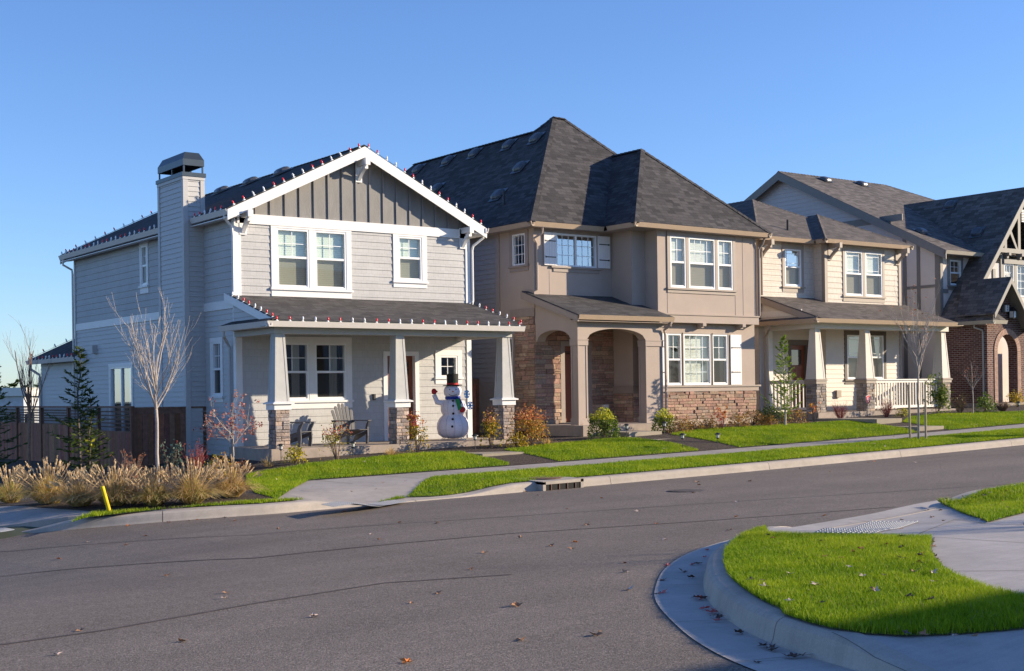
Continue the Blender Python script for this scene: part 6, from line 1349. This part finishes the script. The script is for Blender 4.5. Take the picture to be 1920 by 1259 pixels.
# ================================================================== THINGS IN THE YARDS
# fence
PALF = [(.26, .11, .065), (.22, .09, .055), (.30, .135, .08), (.20, .08, .05)]
def fence_run(label, p0, p1, zt_, lattice, seed, nposts, zb=None, steps_=None):
    rd = random.Random(seed); a, b = Vector((*p0, 0)), Vector((*p1, 0)); d = (b-a); L = d.length; d.normalize(); s = Vector((-d.y, d.x, 0)); zb0 = min(float(yard(a.x, a.y)), float(yard(b.x, b.y)))-.1
    t = thing('lattice_fence' if lattice else 'wooden_fence', label, 'fence', (a.x, a.y, zb0))
    def bar(mb, u0, u1, w0, w1, z0, z1):
        q = [a+d*u0+s*w0, a+d*u1+s*w0, a+d*u1+s*w1, a+d*u0+s*w1]; mb.prism([(v.x, v.y, z0) for v in q], (0, 0, z1-z0))
    for k in range(nposts): u = L*k/(nposts-1) if nposts > 1 else 0; mb = MB(); mb.cc = (.16, .08, .05); bar(mb, u-.045, u+.045, -.045, .045, zb0-.1, zt_); mb.build('post', M_fence, t, col=True)
    for k in range(nposts-1):
        u0, u1 = L*k/(nposts-1)+.045, L*(k+1)/(nposts-1)-.045; st = (steps_[k] if steps_ else 0); zl = zt_-.52-st if lattice else zt_-.06
        mb = MB(); u = u0
        while u < u1-.01: e = min(u+.14, u1); mb.cc = tuple(c*rd.uniform(.8, 1.2) for c in rd.choice(PALF)); bar(mb, u+.003, e-.003, -.012-.004*(int(u*7) % 2), .010, zb0, zl-.0); u = e
        mb.cc = (.2, .11, .075); bar(mb, u0, u1, -.03, -.018, zl-.11, zl+.03); bar(mb, u0, u1, -.05, .05, zt_-.045, zt_); mb.build('board_panel', M_fence, t, col=True)
        if lattice:
            lm = MB(); lm.cc = (.17, .105, .08)
            n = int((u1-u0)/.085)
            for i in range(n+1): uu = u0+(u1-u0)*i/n; bar(lm, uu-.008, uu+.008, -.008, .0, zl+.03, zt_-.045)
            for j in range(1, 6): z = zl+.03+(zt_-.045-zl-.03)*j/6; bar(lm, u0, u1, -.018, -.008, z-.018, z+.018)
            lm.build('lattice_panel', M_fence, t, col=True)
    return t
fence_run('brown board fence with a lattice top running back along the side yard', (11.93, 31.9), (11.93, 48.7), -.215, True, 3, 8, steps_=[.14, .06, 0, 0, 0, 0, 0])
fence_run('dark solid board fence joining the grey house wall', (11.99, 31.88), (13.8, 31.88), -.25, False, 4, 2)
fence_run('dark wooden side fence between the grey and taupe houses', (20.85, 33.5), (23.45, 33.5), .42, False, 6, 2)
# porch chairs
M_chair = simple('charcoal_painted_wood', (.085, .085, .095), .55, .12, 8)
def adirondack(label, loc, rz):
    t = thing('garden_chair', label, 'chair', (0, 0, 0), 'slatted chairs on the grey house porch')
    wd = .56
    def P(name, mb): return mb.build(name, M_chair, t)
    for s in (-1, 1):
        x = s*wd/2
        P('leg', MB().prism([(x-.02, .42, 0), (x-.02, .34, 0), (x-.02, .36, .28), (x-.02, .33, .38), (x-.02, .38, .5), (x-.02, .45, .56), (x-.02, .50, .56), (x-.02, .43, .42), (x-.02, .44, .2)], (.04, 0, 0)))
        P('leg', MB().prism([(x-.015, -.42, 0), (x-.015, -.33, 0), (x-.015, -.15, .2), (x-.015, .38, .33), (x-.015, .4, .26), (x-.015, -.05, .1)], (.03, 0, 0)))
        P('armrest', MB().prism([(x-.075, -.32, .565), (x-.085, .44, .565), (x-.05, .52, .565), (x+.05, .52, .565), (x+.085, .44, .565), (x+.05, -.32, .565)], (0, 0, .025)))
        P('arm_support', MB().box(x-.02, -.28, .2, x+.02, -.22, .565))
    se = MB()
    for i in range(6): y = -.12+i*.095; z = .215+i*.026-(.02 if i == 5 else 0); se.add([(-.27, y, z), (.27, y, z), (.27, y+.085, z+.022), (-.27, y+.085, z+.022), (-.27, y, z+.02), (.27, y, z+.02), (.27, y+.085, z+.042), (-.27, y+.085, z+.042)], [(0, 3, 2, 1), (4, 5, 6, 7), (0, 1, 5, 4), (1, 2, 6, 5), (2, 3, 7, 6), (3, 0, 4, 7)])
    P('seat', se)
    for i, (hx, L) in enumerate(((-2.5, .66), (-1.5, .76), (-.5, .83), (.5, .83), (1.5, .76), (2.5, .66))):
        x0, x1 = hx*.075, hx*.108; y0, z0 = -.1, .2; y1, z1 = y0-L*.36, z0+L*.93; w0, w1 = .031, .042
        b_ = [(x0-w0, y0, z0), (x0+w0, y0, z0), (x1+w1, y1, z1), (x1+w1*.55, y1-.012, z1+.035), (x1-w1*.55, y1-.012, z1+.035), (x1-w1, y1, z1)]
        P('back_slat', MB().prism(b_, (0, -.018, -.007)))
    P('back_rail', MB().box(-.31, -.33, .54, .31, -.30, .58)); P('back_rail', MB().box(-.25, -.165, .28, .25, -.135, .34))
    t.location = loc; t.rotation_euler = (0, 0, rz); return t
adirondack('dark slatted chair with a fanned back facing the street from the middle of the porch', (16.45, 29.1, F1), R(180+2))
adirondack('dark slatted chair half hidden behind the left stone pier, seen by its seat and arms', (14.62, 28.72, F1), R(180+35))
# snowman
M_snow = simple('white_glitter_mesh', (.74, .72, .80), .55, .16, 45, bmp=.5, bs=60, spec=.7); M_redp = simple('red_felt', (.45, .015, .02), .7, .15, 20); M_blkf = simple('black_felt', (.012, .012, .013), .8, .1); M_bluef = simple('blue_scarf_cloth', (.01, .035, .28), .7, .3, 25); M_greenf = simple('green_scarf_cloth', (.01, .22, .05), .6, .2, 25); M_lightb = simple('pale_blue_snowflake_plastic', (.15, .42, .75), .5, .2, 20); M_wire = simple('steel_wire', (.5, .5, .5), .4, metal=.6)
sb = Z0 = Vector((20.0, 28.98, F1)); sb = PY(850, 823, 28.95); sb.z = F1; sx_ = sb.x; sy0 = sb.y
sn = thing('snowman_decoration', 'glittery snowman decoration with black top hat and raised red mitten on the porch', 'snowman', (sx_, sy0, F1))
def ell(cz, r, h_, n=9, base=0):
    return [(max(.001, r*math.sin(math.pi*i/n)), cz-h_*math.cos(math.pi*i/n)) for i in range(n+1)]
U = .952
bd = MB(); prof = [(.06, .0), (.28, .03), (.40, .12), (.435, .27), (.42, .42), (.36, .53), (.27, .615), (.275, .64), (.315, .72), (.32, .80), (.30, .9), (.25, .98), (.17, 1.03), (.13, 1.06)]
bd.lathe((sx_, sy0, F1+.035), [(r*.98, z) for r, z in prof], 28)
hd = [(.05, 1.04), (.15, 1.07), (.225, 1.15), (.24, 1.24), (.225, 1.32), (.17, 1.38), (.08, 1.41), (.001, 1.415)]
bd.lathe((sx_, sy0, F1+.035), hd, 26); bd.build('body', M_snow, sn, smooth=True)
rb = MB()
for k in range(12):
    a = 2*math.pi*k/12; rb.tube([(sx_+math.cos(a)*r*.992, sy0+math.sin(a)*r*.992, F1+.035+z) for r, z in prof[1:]], .004, 4, cap=False)
rb.build('frame_ribs', M_wire, sn)
fe = MB()
for k in range(14):
    a = 2*math.pi*k/14; fe.tube([(sx_+math.cos(a)*.26, sy0+math.sin(a)*.26, F1+.06), (sx_+math.cos(a+.1)*.34, sy0+math.sin(a+.1)*.34, F1+.012)], .007, 4)
fe.lathe((sx_, sy0, F1+.004), [(.3, .012), (.36, .012), (.37, .0)], 20); fe.build('base_ring', M_wire, sn)
fd = Vector((-sx_, -sy0, 0)).normalized(); fd = (fd+Vector((.03, 0, 0))).normalized(); sdv = Vector((-fd.y, fd.x, 0))   # faces the viewer; sdv = snowman's left-hand... picture right is -sdv
pr_ = -sdv if (-sdv).dot(r_) > 0 else sdv
def onb(z, r, side=0.0): return Vector((sx_, sy0, F1+.035+z))+fd*math.sqrt(max(0, r*r-side*side))+pr_*side
for z, r, o_ in ((.99, .235, 0), (.86, .305, 0), (.66, .285, 0), (.515, .365, -.02), (.325, .425, -.035)):
    p = onb(z, r, o_); MB().tube([p-fd*.01, p+fd*.02], [.033, .028], 10).build('button', M_blkf, sn)
for s in (-.08, .08): p = onb(1.29, .222, s); MB().tube([p-fd*.01, p+fd*.012], .017, 8).build('eye', M_blkf, sn)
p = onb(1.235, .236, 0); MB().tube([p-fd*.01, p+fd*.015, p+fd*.04], [.022, .02, .006], 8).build('nose', simple('orange_plastic', (.6, .10, .02), .5), sn)
mo = MB(); mo.tube([onb(1.17-.045*(1-(s/.11)**2), .222, s)+fd*.004 for s in [x*.0183 for x in range(-6, 7)]], .006, 5); mo.build('mouth', M_blkf, sn)
ht = MB(); ht.lathe((sx_, sy0, F1+.035), [(.001, 1.385), (.25, 1.385), (.255, 1.395), (.25, 1.408), (.145, 1.41)], 24); ht.lathe((sx_, sy0, F1+.035), [(.142, 1.40), (.15, 1.46), (.158, 1.69), (.153, 1.7), (.001, 1.7)], 24); hat = ht.build('top_hat', M_blkf, sn)
MB().lathe((sx_, sy0, F1+.035), [(.149, 1.41), (.152, 1.412), (.154, 1.458), (.151, 1.46)], 24).build('hat_band', M_redp, hat); p = Vector((sx_, sy0, F1+1.52))+fd*.15+pr_*.05; hl = MB(); hl.prism([p+Vector((0, 0, -.05)), p+pr_*.03, p+Vector((0, 0, .07)), p-pr_*.03], tuple(fd*.02)); hl.build('holly_leaf', M_greenf, hat)
c0 = Vector((sx_, sy0, F1+.035)); sc_ = MB(); sc_.lathe((sx_, sy0, F1+.035), [(.15, 1.03), (.2, 1.035), (.205, 1.075), (.19, 1.11), (.15, 1.1)], 20); sc_.tube([onb(1.07, .2, .1), onb(1.0, .28, .17), onb(.92, .3, .2)+fd*.02], [.04, .045, .05], 6); sc_.build('scarf', M_bluef, sn, smooth=True)
q = onb(.98, .27, .12)+fd*.03; gs = MB(); gs.prism([q-pr_*.06+Vector((0, 0, .05)), q+pr_*.04+Vector((0, 0, .07)), q+pr_*.1+Vector((0, 0, -.2)), q+pr_*.01+Vector((0, 0, -.24))], tuple(fd*.03)); gs.build('scarf_end', M_greenf, sn)
ar = MB(); sh_ = c0-pr_*.24+Vector((0, 0, .93)); el = sh_-pr_*.17+Vector((0, 0, .03)); ha = el-pr_*.08+Vector((0, 0, .2)); ar.tube([sh_+pr_*.1, sh_, el, ha], [.08, .085, .075, .06], 10); ar.build('arm', M_snow, sn, smooth=True)
mt = MB(); mt.lathe(tuple(ha+Vector((0, 0, .07))), [(.001, -.07), (.06, -.05), (.075, .0), (.07, .05), (.04, .085), (.001, .09)], 12, (1, .6)); tb_ = ha+pr_*.06+Vector((0, 0, .06)); mt.tube([tb_-pr_*.03, tb_+pr_*.03+Vector((0, 0, .03))], [.03, .025], 8); mt.build('mitten', M_redp, sn, smooth=True)
ar = MB(); sh_ = c0+pr_*.24+Vector((0, 0, .93)); el = sh_+pr_*.07-Vector((0, 0, .16)); ha = el-pr_*.07+fd*.2-Vector((0, 0, .02)); ar.tube([sh_-pr_*.08, sh_, el, ha], [.08, .08, .07, .055], 10); ar.build('arm', M_snow, sn, smooth=True)
mt = MB(); mt.lathe(tuple(ha+fd*.04), [(.001, -.07), (.06, -.05), (.08, .0), (.07, .05), (.04, .08), (.001, .085)], 12); mt.build('mitten', M_redp, sn, smooth=True)
for dz_, o_ in ((1.16, .37), (.86, .45)):
    c = c0+pr_*o_+Vector((0, 0, dz_))+fd*.05; fm = MB()
    for k in range(6):
        a = math.pi*k/3; d = pr_*math.cos(a)*.7+Vector((0, 0, 1))*math.sin(a); e_ = c+d*.11; n_ = (pr_*-math.sin(a)+Vector((0, 0, 1))*math.cos(a)); fm.prism([c-n_*.014, c+n_*.014, e_+n_*.02, e_-n_*.02], tuple(fd*.015)); mi = c+d*.06
        fm.prism([mi-n_*.045-d*.0+d*.02, mi+n_*.045+d*.02, mi+n_*.03+d*.045, mi-n_*.03+d*.045], tuple(fd*.014))
    fm.build('snowflake', M_lightb, sn)
# string lights
M_bred = simple('red_bulb', (.75, .02, .03), .2, .05, spec=.8); M_bwht = simple('clear_bulb', (.85, .85, .85), .2, .03, spec=.8); M_cord = simple('dark_green_cord', (.01, .03, .02), .6)
_b = MB(); _b.lathe((0, 0, 0), [(.018, .03), (.026, .05), (.02, .09), (.004, .115), (.001, .116)], 8); bulb_me = {}
def bulb_mesh(m):
    if m.name not in bulb_me:
        me = bpy.data.meshes.new('bulb'); me.from_pydata(_b.v, [], _b.f); me.materials.append(m); me.polygons.foreach_set('use_smooth', [True]*len(me.polygons)); bulb_me[m.name] = me
    return bulb_me[m.name]
clip_mb = MB(); clip_mb.box(-.015, -.015, -.01, .015, .015, .035); clip_mb.box(-.04, -.004, -.01, .04, .004, .005); clip_me = bpy.data.meshes.new('socket'); clip_me.from_pydata(clip_mb.v, [], clip_mb.f); clip_me.materials.append(M_bwht)
def string(label, pts, step, tilt=(0, 0), ph=0):
    P = [Vector(p) for p in pts]; t = thing('string_lights', label, 'string lights', tuple(P[0]), 'red and white string lights on the grey house'); org = P[0]; rd = random.Random(int(P[0].x*100))
    cm = MB(); D = []
    for a, b in zip(P, P[1:]):
        n = max(1, int((b-a).length/(step/2))); D += [a.lerp(b, k/n)+Vector((0, 0, .012 if k % 2 else .0)) for k in range(n)]
    D.append(P[-1]); cm.tube(D, .006, 4, cap=False); cm.build('cord', M_cord, t); i = 0
    for a, b in zip(P, P[1:]):
        n = max(1, round((b-a).length/step))
        for k in range(n):
            p = a.lerp(b, (k+.5)/n)-org; o = bpy.data.objects.new('bulb', bulb_mesh(M_bred if ((i+ph)//2) % 2 == 0 else M_bwht)); C.objects.link(o); o.parent = t; o.location = p; o.rotation_euler = (tilt[0]+rd.uniform(-.12, .12), tilt[1]+rd.uniform(-.12, .12), 0)
            s = bpy.data.objects.new('socket', clip_me); C.objects.link(s); s.parent = o; i += 1
string('string lights along the front gutter of the porch roof', [(13.5, 27.42, 1.70), (20.72, 27.42, 1.70)], .335)
string('string lights up the left rake of the porch roof', [(13.72, 27.6, 1.75), (13.72, 30.05, 2.46)], .31); string('string lights up the right rake of the porch roof', [(20.78, 27.5, 1.73), (20.78, 30.0, 2.45)], .31)
string('string lights on the left slope edge of the front gable', [(13.55, 29.66, 4.55), (17.32, 29.66, 6.4)], .29, (0, -.45)); string('string lights on the right slope edge of the front gable', [(17.32, 29.66, 6.42), (21.1, 29.66, 4.55)], .3)
string('string lights on the side gutter between gable and chimney', [(13.48, 29.8, 4.51), (13.48, 31.7, 4.51)], .3); string('string lights on the side gutter behind the chimney', [(13.48, 33.65, 4.51), (13.48, 42.1, 4.51)], .36, ph=1)
string('string lights on the rear slope edge against the sky', [(13.55, 42.13, 4.55), (17.3, 42.13, 6.42)], .34, (0, -.4)); string('string lights on the gutter of the low rear wing', [(13.48, 40.95, 1.29), (13.48, 45.7, 1.29)], .36); string('string lights on the sloping edge of the low rear wing', [(13.5, 45.75, 1.33), (16.4, 42.9, 2.97)], .42, (0, -.4))
# path lights
M_pl = simple('clear_lamp_plastic', (.55, .55, .52), .2, .1)
def path_light(label, base, h=.42, first=[None]):
    if first[0] is None:
        t = thing('path_light', label, 'path light', (0, 0, 0), 'solar path lights in the front beds')
        MB().tube([(0, 0, -.05), (0, 0, h*.62)], .009, 6).build('stake', M_iron, t); MB().lathe((0, 0, h*.62), [(.012, -.01), (.03, 0), (.042, .02), (.042, .025)], 10).build('lamp_base', M_iron, t)
        MB().lathe((0, 0, h*.64), [(.036, .01), (.045, .1)], 10).build('lens', M_pl, t); MB().lathe((0, 0, h*.64), [(.085, .095), (.08, .112), (.03, .14), (.001, .142)], 12).build('lamp_cap', M_black, t); first[0] = t
    else:
        s = first[0]; t = s.copy(); C.objects.link(t)
        for ch_ in list(s.children): c = ch_.copy(); C.objects.link(c); c.parent = t
        t['label'] = label
    t.location = base; return t
path_light('dark path light in the bed before the left stone pier of the grey house', GY_(527, 866)); path_light('dark path light in the bed left of the middle stone pier', GY_(662, 861)); path_light('dark path light in the bed right of the snowman', GY_(891, 846))
path_light('path light left of the top step of the taupe house', GY_(1175, 824)); path_light('path light right of the top step, against the lime shrub', GY_(1246, 819)); path_light('path light left of the lowest step of the taupe house', G(1280, 843, yard)); path_light('path light right of the lowest step of the taupe house', G(1346, 842, yard))
path_light('small path light in the bed by the brick arch', GY_(1910, 776))
# yard sign
p = PY(1626.5, 763, 28.0); sp = Vector((p.x, 28.0, float(yard(p.x, 28.0)))); ys = thing('yard_sign', 'small red shield sign on a stake before the middle stone pier of the cream house', 'sign', tuple(sp))
cz = PY(1626.5, 749.5, 28.0); MB().tube([sp-Vector((0, 0, .1)), (cz.x, 28.0, cz.z-.1)], .008, 6).build('stake', M_iron, ys)
sh2 = lambda k, y, e: MB().prism([(cz.x-.085*k, y, cz.z+.1*k), (cz.x+.055*k, y, cz.z+.145*k), (cz.x+.1*k, y, cz.z+.1*k), (cz.x+.115*k, y, cz.z+.0*k), (cz.x+.07*k, y, cz.z-.1*k), (cz.x+.02*k, y, cz.z-.155*k), (cz.x-.05*k, y, cz.z-.08*k), (cz.x-.09*k, y, cz.z+.02*k)], (0, e, 0))
pl = sh2(1.12, 27.985, .012).build('sign_border', M_vinyl, ys); fc = sh2(1.0, 27.975, .01).build('sign_face', simple('red_sign_paint', (.55, .01, .03), .4, .05), ys)
for z, wd in ((.05, .11), (.015, .12), (-.02, .10), (-.075, .04)): MB().box(cz.x+.01-wd/2, 27.97, cz.z+z-.009, cz.x+.01+wd/2, 27.975, cz.z+z+.009).build('sign_lettering', M_vinyl, ys)
# yellow marker
m0 = G(207, 961, yard); mk = MB(); mk.tube([m0-Vector((0, 0, .05)), m0+Vector((-.13, .0, .43))], [.035, .035], 10); prop(mk.build('marker_post', simple('yellow_plastic', (.75, .52, .01), .4, .15, 8), base=tuple(m0)), 'leaning yellow marker post at the edge of the mulch bed', 'marker post')
# low white building far left
wbp = ray(35, 742); k = 58/(wbp.x*Fw.x+wbp.y*Fw.y); wc = wbp*k; wb = thing('low_white_building', 'distant low flat-roofed white building beyond the fence', 'building', (wc.x, wc.y, -5))
def at58(px, py, D=58): v = ray(px, py); return v*(D/(v.x*Fw.x+v.y*Fw.y))
a_, b_, c_ = at58(-20, 735), at58(44, 735, 57), at58(74, 735, 60); zt1 = at58(30, 731).z; zb1 = -5.5
w1 = MB(); w1.prism([(a_.x, a_.y, zb1), (b_.x, b_.y, zb1), (c_.x, c_.y, zb1), (a_.x+6, a_.y+14, zb1)], (0, 0, zt1-zb1)); w1.build('wall', simple('pale_commercial_wall', (.55, .56, .58), .8, .1), wb)
pr2 = MB(); pr2.prism([(a_.x-.2, a_.y-.2, zt1-.28), (b_.x, b_.y-.3, zt1-.28), (c_.x+.2, c_.y-.2, zt1-.28), (a_.x+6, a_.y+14, zt1-.28)], (0, 0, .36)); pr2.build('parapet', M_rail3, wb)
for p0, p1 in ((16, 34), (46, 60)):
    q0, q1 = at58(p0, 752, 57.0 if p0 < 40 else 57.4), at58(p1, 752, 57.0 if p0 < 40 else 58.6); MB().prism([(q0.x, q0.y-.35, -1.9), (q1.x, q1.y-.35, -1.9), (q1.x, q1.y-.35, -.62), (q0.x, q0.y-.35, -.62)], (0, .1, 0)).build('window', M_gl_dark, wb)
# hills
hm = MB(); n = 60; 
for i in range(n):
    X0, X1 = -900+i*60, -840+i*60; hz = lambda x: 16+14*math.sin(x*.0031)+8*math.sin(x*.011+1)
    hm.quad((X0, 2600, -60), (X1, 2600, -60), (X1, 2900, hz(X1)), (X0, 2900, hz(X0))); hm.quad((X0, 2900, hz(X0)), (X1, 2900, hz(X1)), (X1, 3300, -60), (X0, 3300, -60))
o = hm.build('hills', simple('wooded_hills', (.22, .29, .38), .95, .15, .01)); o['kind'] = 'structure'  # haze of distance is put into the bluish base colour
# fallen leaves
M_fl = [simple('dry_brown_leaf', (.30, .155, .085), .8, .25, 30), simple('dark_wet_leaf', (.075, .035, .025), .5, .3, 30), simple('orange_leaf', (.55, .17, .03), .7, .2, 30), simple('pink_red_leaf', (.50, .10, .09), .6, .3, 30), simple('pale_tan_leaf', (.55, .42, .36), .8, .15, 30)]
def leaf_mesh(seed, m):
    rd = random.Random(seed); V = [(0, 0, .006)]; n = 15
    for i in range(n):
        a = 2*math.pi*i/n; r = (.95 if i % 3 == 0 else (.42 if i % 3 == 1 else .6))*rd.uniform(.8, 1.1)*.5*(1.15 if i == 0 else 1)
        V.append((r*math.cos(a), r*math.sin(a)*.9, .06*math.sin(a*2+seed)+.12*r*r*2+rd.uniform(0, .08)))
    V += [(-.75, .02, .02), (-.45, .02, .02), (-.45, -.02, .02)]; F_ = [(0, i+1, (i+1) % n+1) for i in range(n)]+[(n+1, n+2, n+3)]
    me = bpy.data.meshes.new('fallen_leaf'); me.from_pydata(V, [], F_); me.materials.append(m); me.update(); return me
LM = {(i, s): leaf_mesh(i*5+s, M_fl[i]) for i in range(5) for s in range(3)}
rl = random.Random(77)
def leaf(px, py, f, k, size, label, group):
    p = G(px, py, f); o = bpy.data.objects.new('fallen_leaf', LM[(k, rl.randint(0, 2))]); C.objects.link(o); s = size*rl.uniform(.75, 1.25); o.scale = (s, s, s*rl.uniform(.8, 1.6)); o.rotation_euler = (rl.uniform(-.25, .25), rl.uniform(-.25, .25), rl.uniform(0, 6.3)); o.location = p+Vector((0, 0, .006)); prop(o, label, 'leaf', group)
rlab, rgr = 'dry brown leaf lying on the open asphalt', 'fallen leaves on the street'
for px, py in ((150, 1184), (106, 1230), (110, 1049), (236, 1023), (314, 1080), (424, 1113), (420, 1123), (588, 1158), (341, 1205), (272, 1006), (165, 1017), (522, 993), (692, 1003), (710, 1013), (749, 981), (820, 982), (883, 1069), (822, 1114), (772, 1132), (909, 1038), (763, 1244), (976, 1009), (1078, 1018), (968, 1138), (1170, 1057), (1172, 1074), (1180, 1108), (966, 1136), (977, 1202), (1034, 1025), (1072, 1030), (1100, 985), (1230, 983), (1368, 995), (1246, 1013), (1310, 910), (1307, 905), (1165, 922), (1063, 955), (1196, 960), (1382, 942), (1546, 968), (1380, 970), (1406, 903), (1500, 880), (1556, 885), (1640, 866), (1716, 868), (1764, 877), (1629, 868), (1754, 848), (1300, 925), (1128, 935), (646, 961), (440, 978), (1118, 1193), (1010, 930)): leaf(px, py, road, rl.choice((0, 0, 0, 2, 4)), .10, rlab, rgr)
for px, py in ((370, 976), (355, 978), (420, 972), (240, 987), (316, 981), (985, 923), (978, 922), (1150, 906), (1360, 886), (1370, 885), (1480, 872), (1500, 873), (1690, 853), (1716, 851), (1796, 840), (1800, 841), (1810, 840), (1836, 838), (1850, 837), (1625, 862), (1890, 834)): leaf(px, py, road, rl.choice((0, 1, 2)), .09, 'brown leaf caught along the foot of the far kerb', 'fallen leaves along the far kerb')
for px, py in ((1252, 1062), (1244, 1090), (1281, 1074), (1326, 1033), (1322, 1046), (1305, 1057), (1312, 1058), (1300, 1060), (1296, 1084), (1303, 1122), (1318, 1124), (1310, 1126), (1313, 1122), (1322, 1143), (1334, 1149), (1340, 1150), (1336, 1158), (1350, 1160), (1347, 1166), (1384, 1188), (1390, 1188), (1430, 1214), (1440, 1218), (1448, 1216), (1452, 1220), (1475, 1232), (1485, 1234), (1495, 1232), (1505, 1231), (1420, 1245), (1243, 1113), (1234, 1115)): leaf(px, py, road, rl.choice((1, 1, 1, 3)), .095, 'dark wet leaf lying in the gutter of the near corner', 'fallen leaves in the near gutter')
Gs = lambda x, y: near_s(x, y)+.045
for px, py, k in ((1450, 1011, 3), (1462, 1007, 2), (1440, 1005, 1), (1548, 1045, 3), (1578, 1048, 2), (1541, 1016, 1), (1663, 1022, 3), (1692, 1007, 1), (1691, 1028, 1), (1723, 1041, 1), (1726, 1043, 1), (1733, 1038, 2), (1600, 1036, 2), (1614, 1031, 3), (1690, 1048, 1), (1722, 1055, 2), (1728, 1057, 1), (1593, 1064, 4), (1483, 1078, 4), (1530, 1098, 4), (1528, 1097, 4), (1407, 1089, 1), (1431, 1090, 1), (1434, 1101, 4), (1480, 1128, 4), (1539, 1132, 1), (1658, 1080, 1), (1752, 1092, 4), (1716, 1073, 0), (1750, 1075, 4), (1705, 1120, 1), (1745, 1126, 1), (1642, 1110, 4), (1700, 1190, 1), (1732, 1193, 0), (1790, 1195, 4), (1825, 1196, 0), (1640, 1108, 0), (1620, 1081, 4), (1775, 936, 1), (1806, 932, 1), (1818, 934, 1), (1855, 925, 4), (1860, 949, 4), (1846, 930, 1), (1888, 922, 3), (1880, 940, 2), (1890, 953, 0)): leaf(px, py, Gs, k, .085, 'fallen leaf resting in the near corner grass', 'fallen leaves in the near grass')
for px, py in ((1748, 1018), (1750, 1026), (1747, 1034), (1748, 1042), (1752, 1044), (1756, 1051), (1755, 1056), (1760, 1058), (1766, 1066), (1744, 1038), (1738, 958), (1763, 958), (1690, 976), (1748, 971), (1769, 978), (1690, 993), (1762, 941), (1777, 951), (1789, 955), (1799, 959), (1808, 963), (1822, 969), (1836, 975), (1843, 977), (1873, 975), (1900, 966), (1805, 1086), (1918, 985)): leaf(px, py, near_s, rl.choice((0, 0, 4, 1)), .085, 'dry brown leaf on the near concrete pavement', 'fallen leaves on the near pavement')
Gl = lambda x, y: yard(x, y)+.04
for px, py in ((520, 900), (584, 915), (660, 923), (683, 867), (705, 918), (718, 906), (760, 903), (810, 900), (905, 900), (893, 905), (1210, 838), (1245, 842), (1440, 858), (1595, 847), (1590, 826), (1608, 838), (1660, 838), (1658, 836), (1606, 820), (1676, 819), (1700, 822), (1650, 830), (1620, 843), (1640, 833), (1770, 796), (1782, 783), (1800, 799), (1815, 800), (1830, 797), (1850, 795), (1875, 796), (1762, 809), (1820, 823), (1835, 825), (1890, 814), (1427, 838), (1430, 850), (1450, 852)): leaf(px, py, Gl, rl.choice((0, 2, 4, 1)), .085, 'fallen leaf resting on the grass across the street', 'fallen leaves on the far lawns')
# long shadow lines across the street, painted as dark strips on the asphalt
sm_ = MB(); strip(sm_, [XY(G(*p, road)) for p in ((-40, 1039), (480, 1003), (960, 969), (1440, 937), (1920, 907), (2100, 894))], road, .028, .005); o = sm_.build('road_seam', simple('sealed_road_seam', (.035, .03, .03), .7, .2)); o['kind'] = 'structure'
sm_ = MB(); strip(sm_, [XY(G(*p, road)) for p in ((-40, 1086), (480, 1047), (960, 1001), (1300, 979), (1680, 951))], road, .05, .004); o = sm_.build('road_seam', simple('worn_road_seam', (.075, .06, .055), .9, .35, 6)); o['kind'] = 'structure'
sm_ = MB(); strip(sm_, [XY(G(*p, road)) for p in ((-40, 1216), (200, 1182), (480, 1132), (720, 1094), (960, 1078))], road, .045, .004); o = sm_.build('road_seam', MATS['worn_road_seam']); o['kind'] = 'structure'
# ------------------------------------------------------------------ unseen house added behind the viewer to shade the near corner
nb = thing('neighbour_house', 'pale house across the side street behind the viewer', 'house', (30, -6, 0))
hh = MB(); hh.box(19.6, -16, -2, 46, -3.3, 3.6); hh.build('wall', M_lap3, nb)
roof(nb, [[(19.2, -2.9, 3.7), (46.4, -2.9, 3.7), (41, -9.6, 7.4), (24.6, -9.6, 7.4)], [(19.2, -16.4, 3.7), (46.4, -16.4, 3.7), (41, -9.6, 7.4), (24.6, -9.6, 7.4)], [(19.2, -2.9, 3.7), (24.6, -9.6, 7.4), (19.2, -16.4, 3.7)], [(46.4, -2.9, 3.7), (41, -9.6, 7.4), (46.4, -16.4, 3.7)]], .1, M_roof1)  # roof of the added shade caster
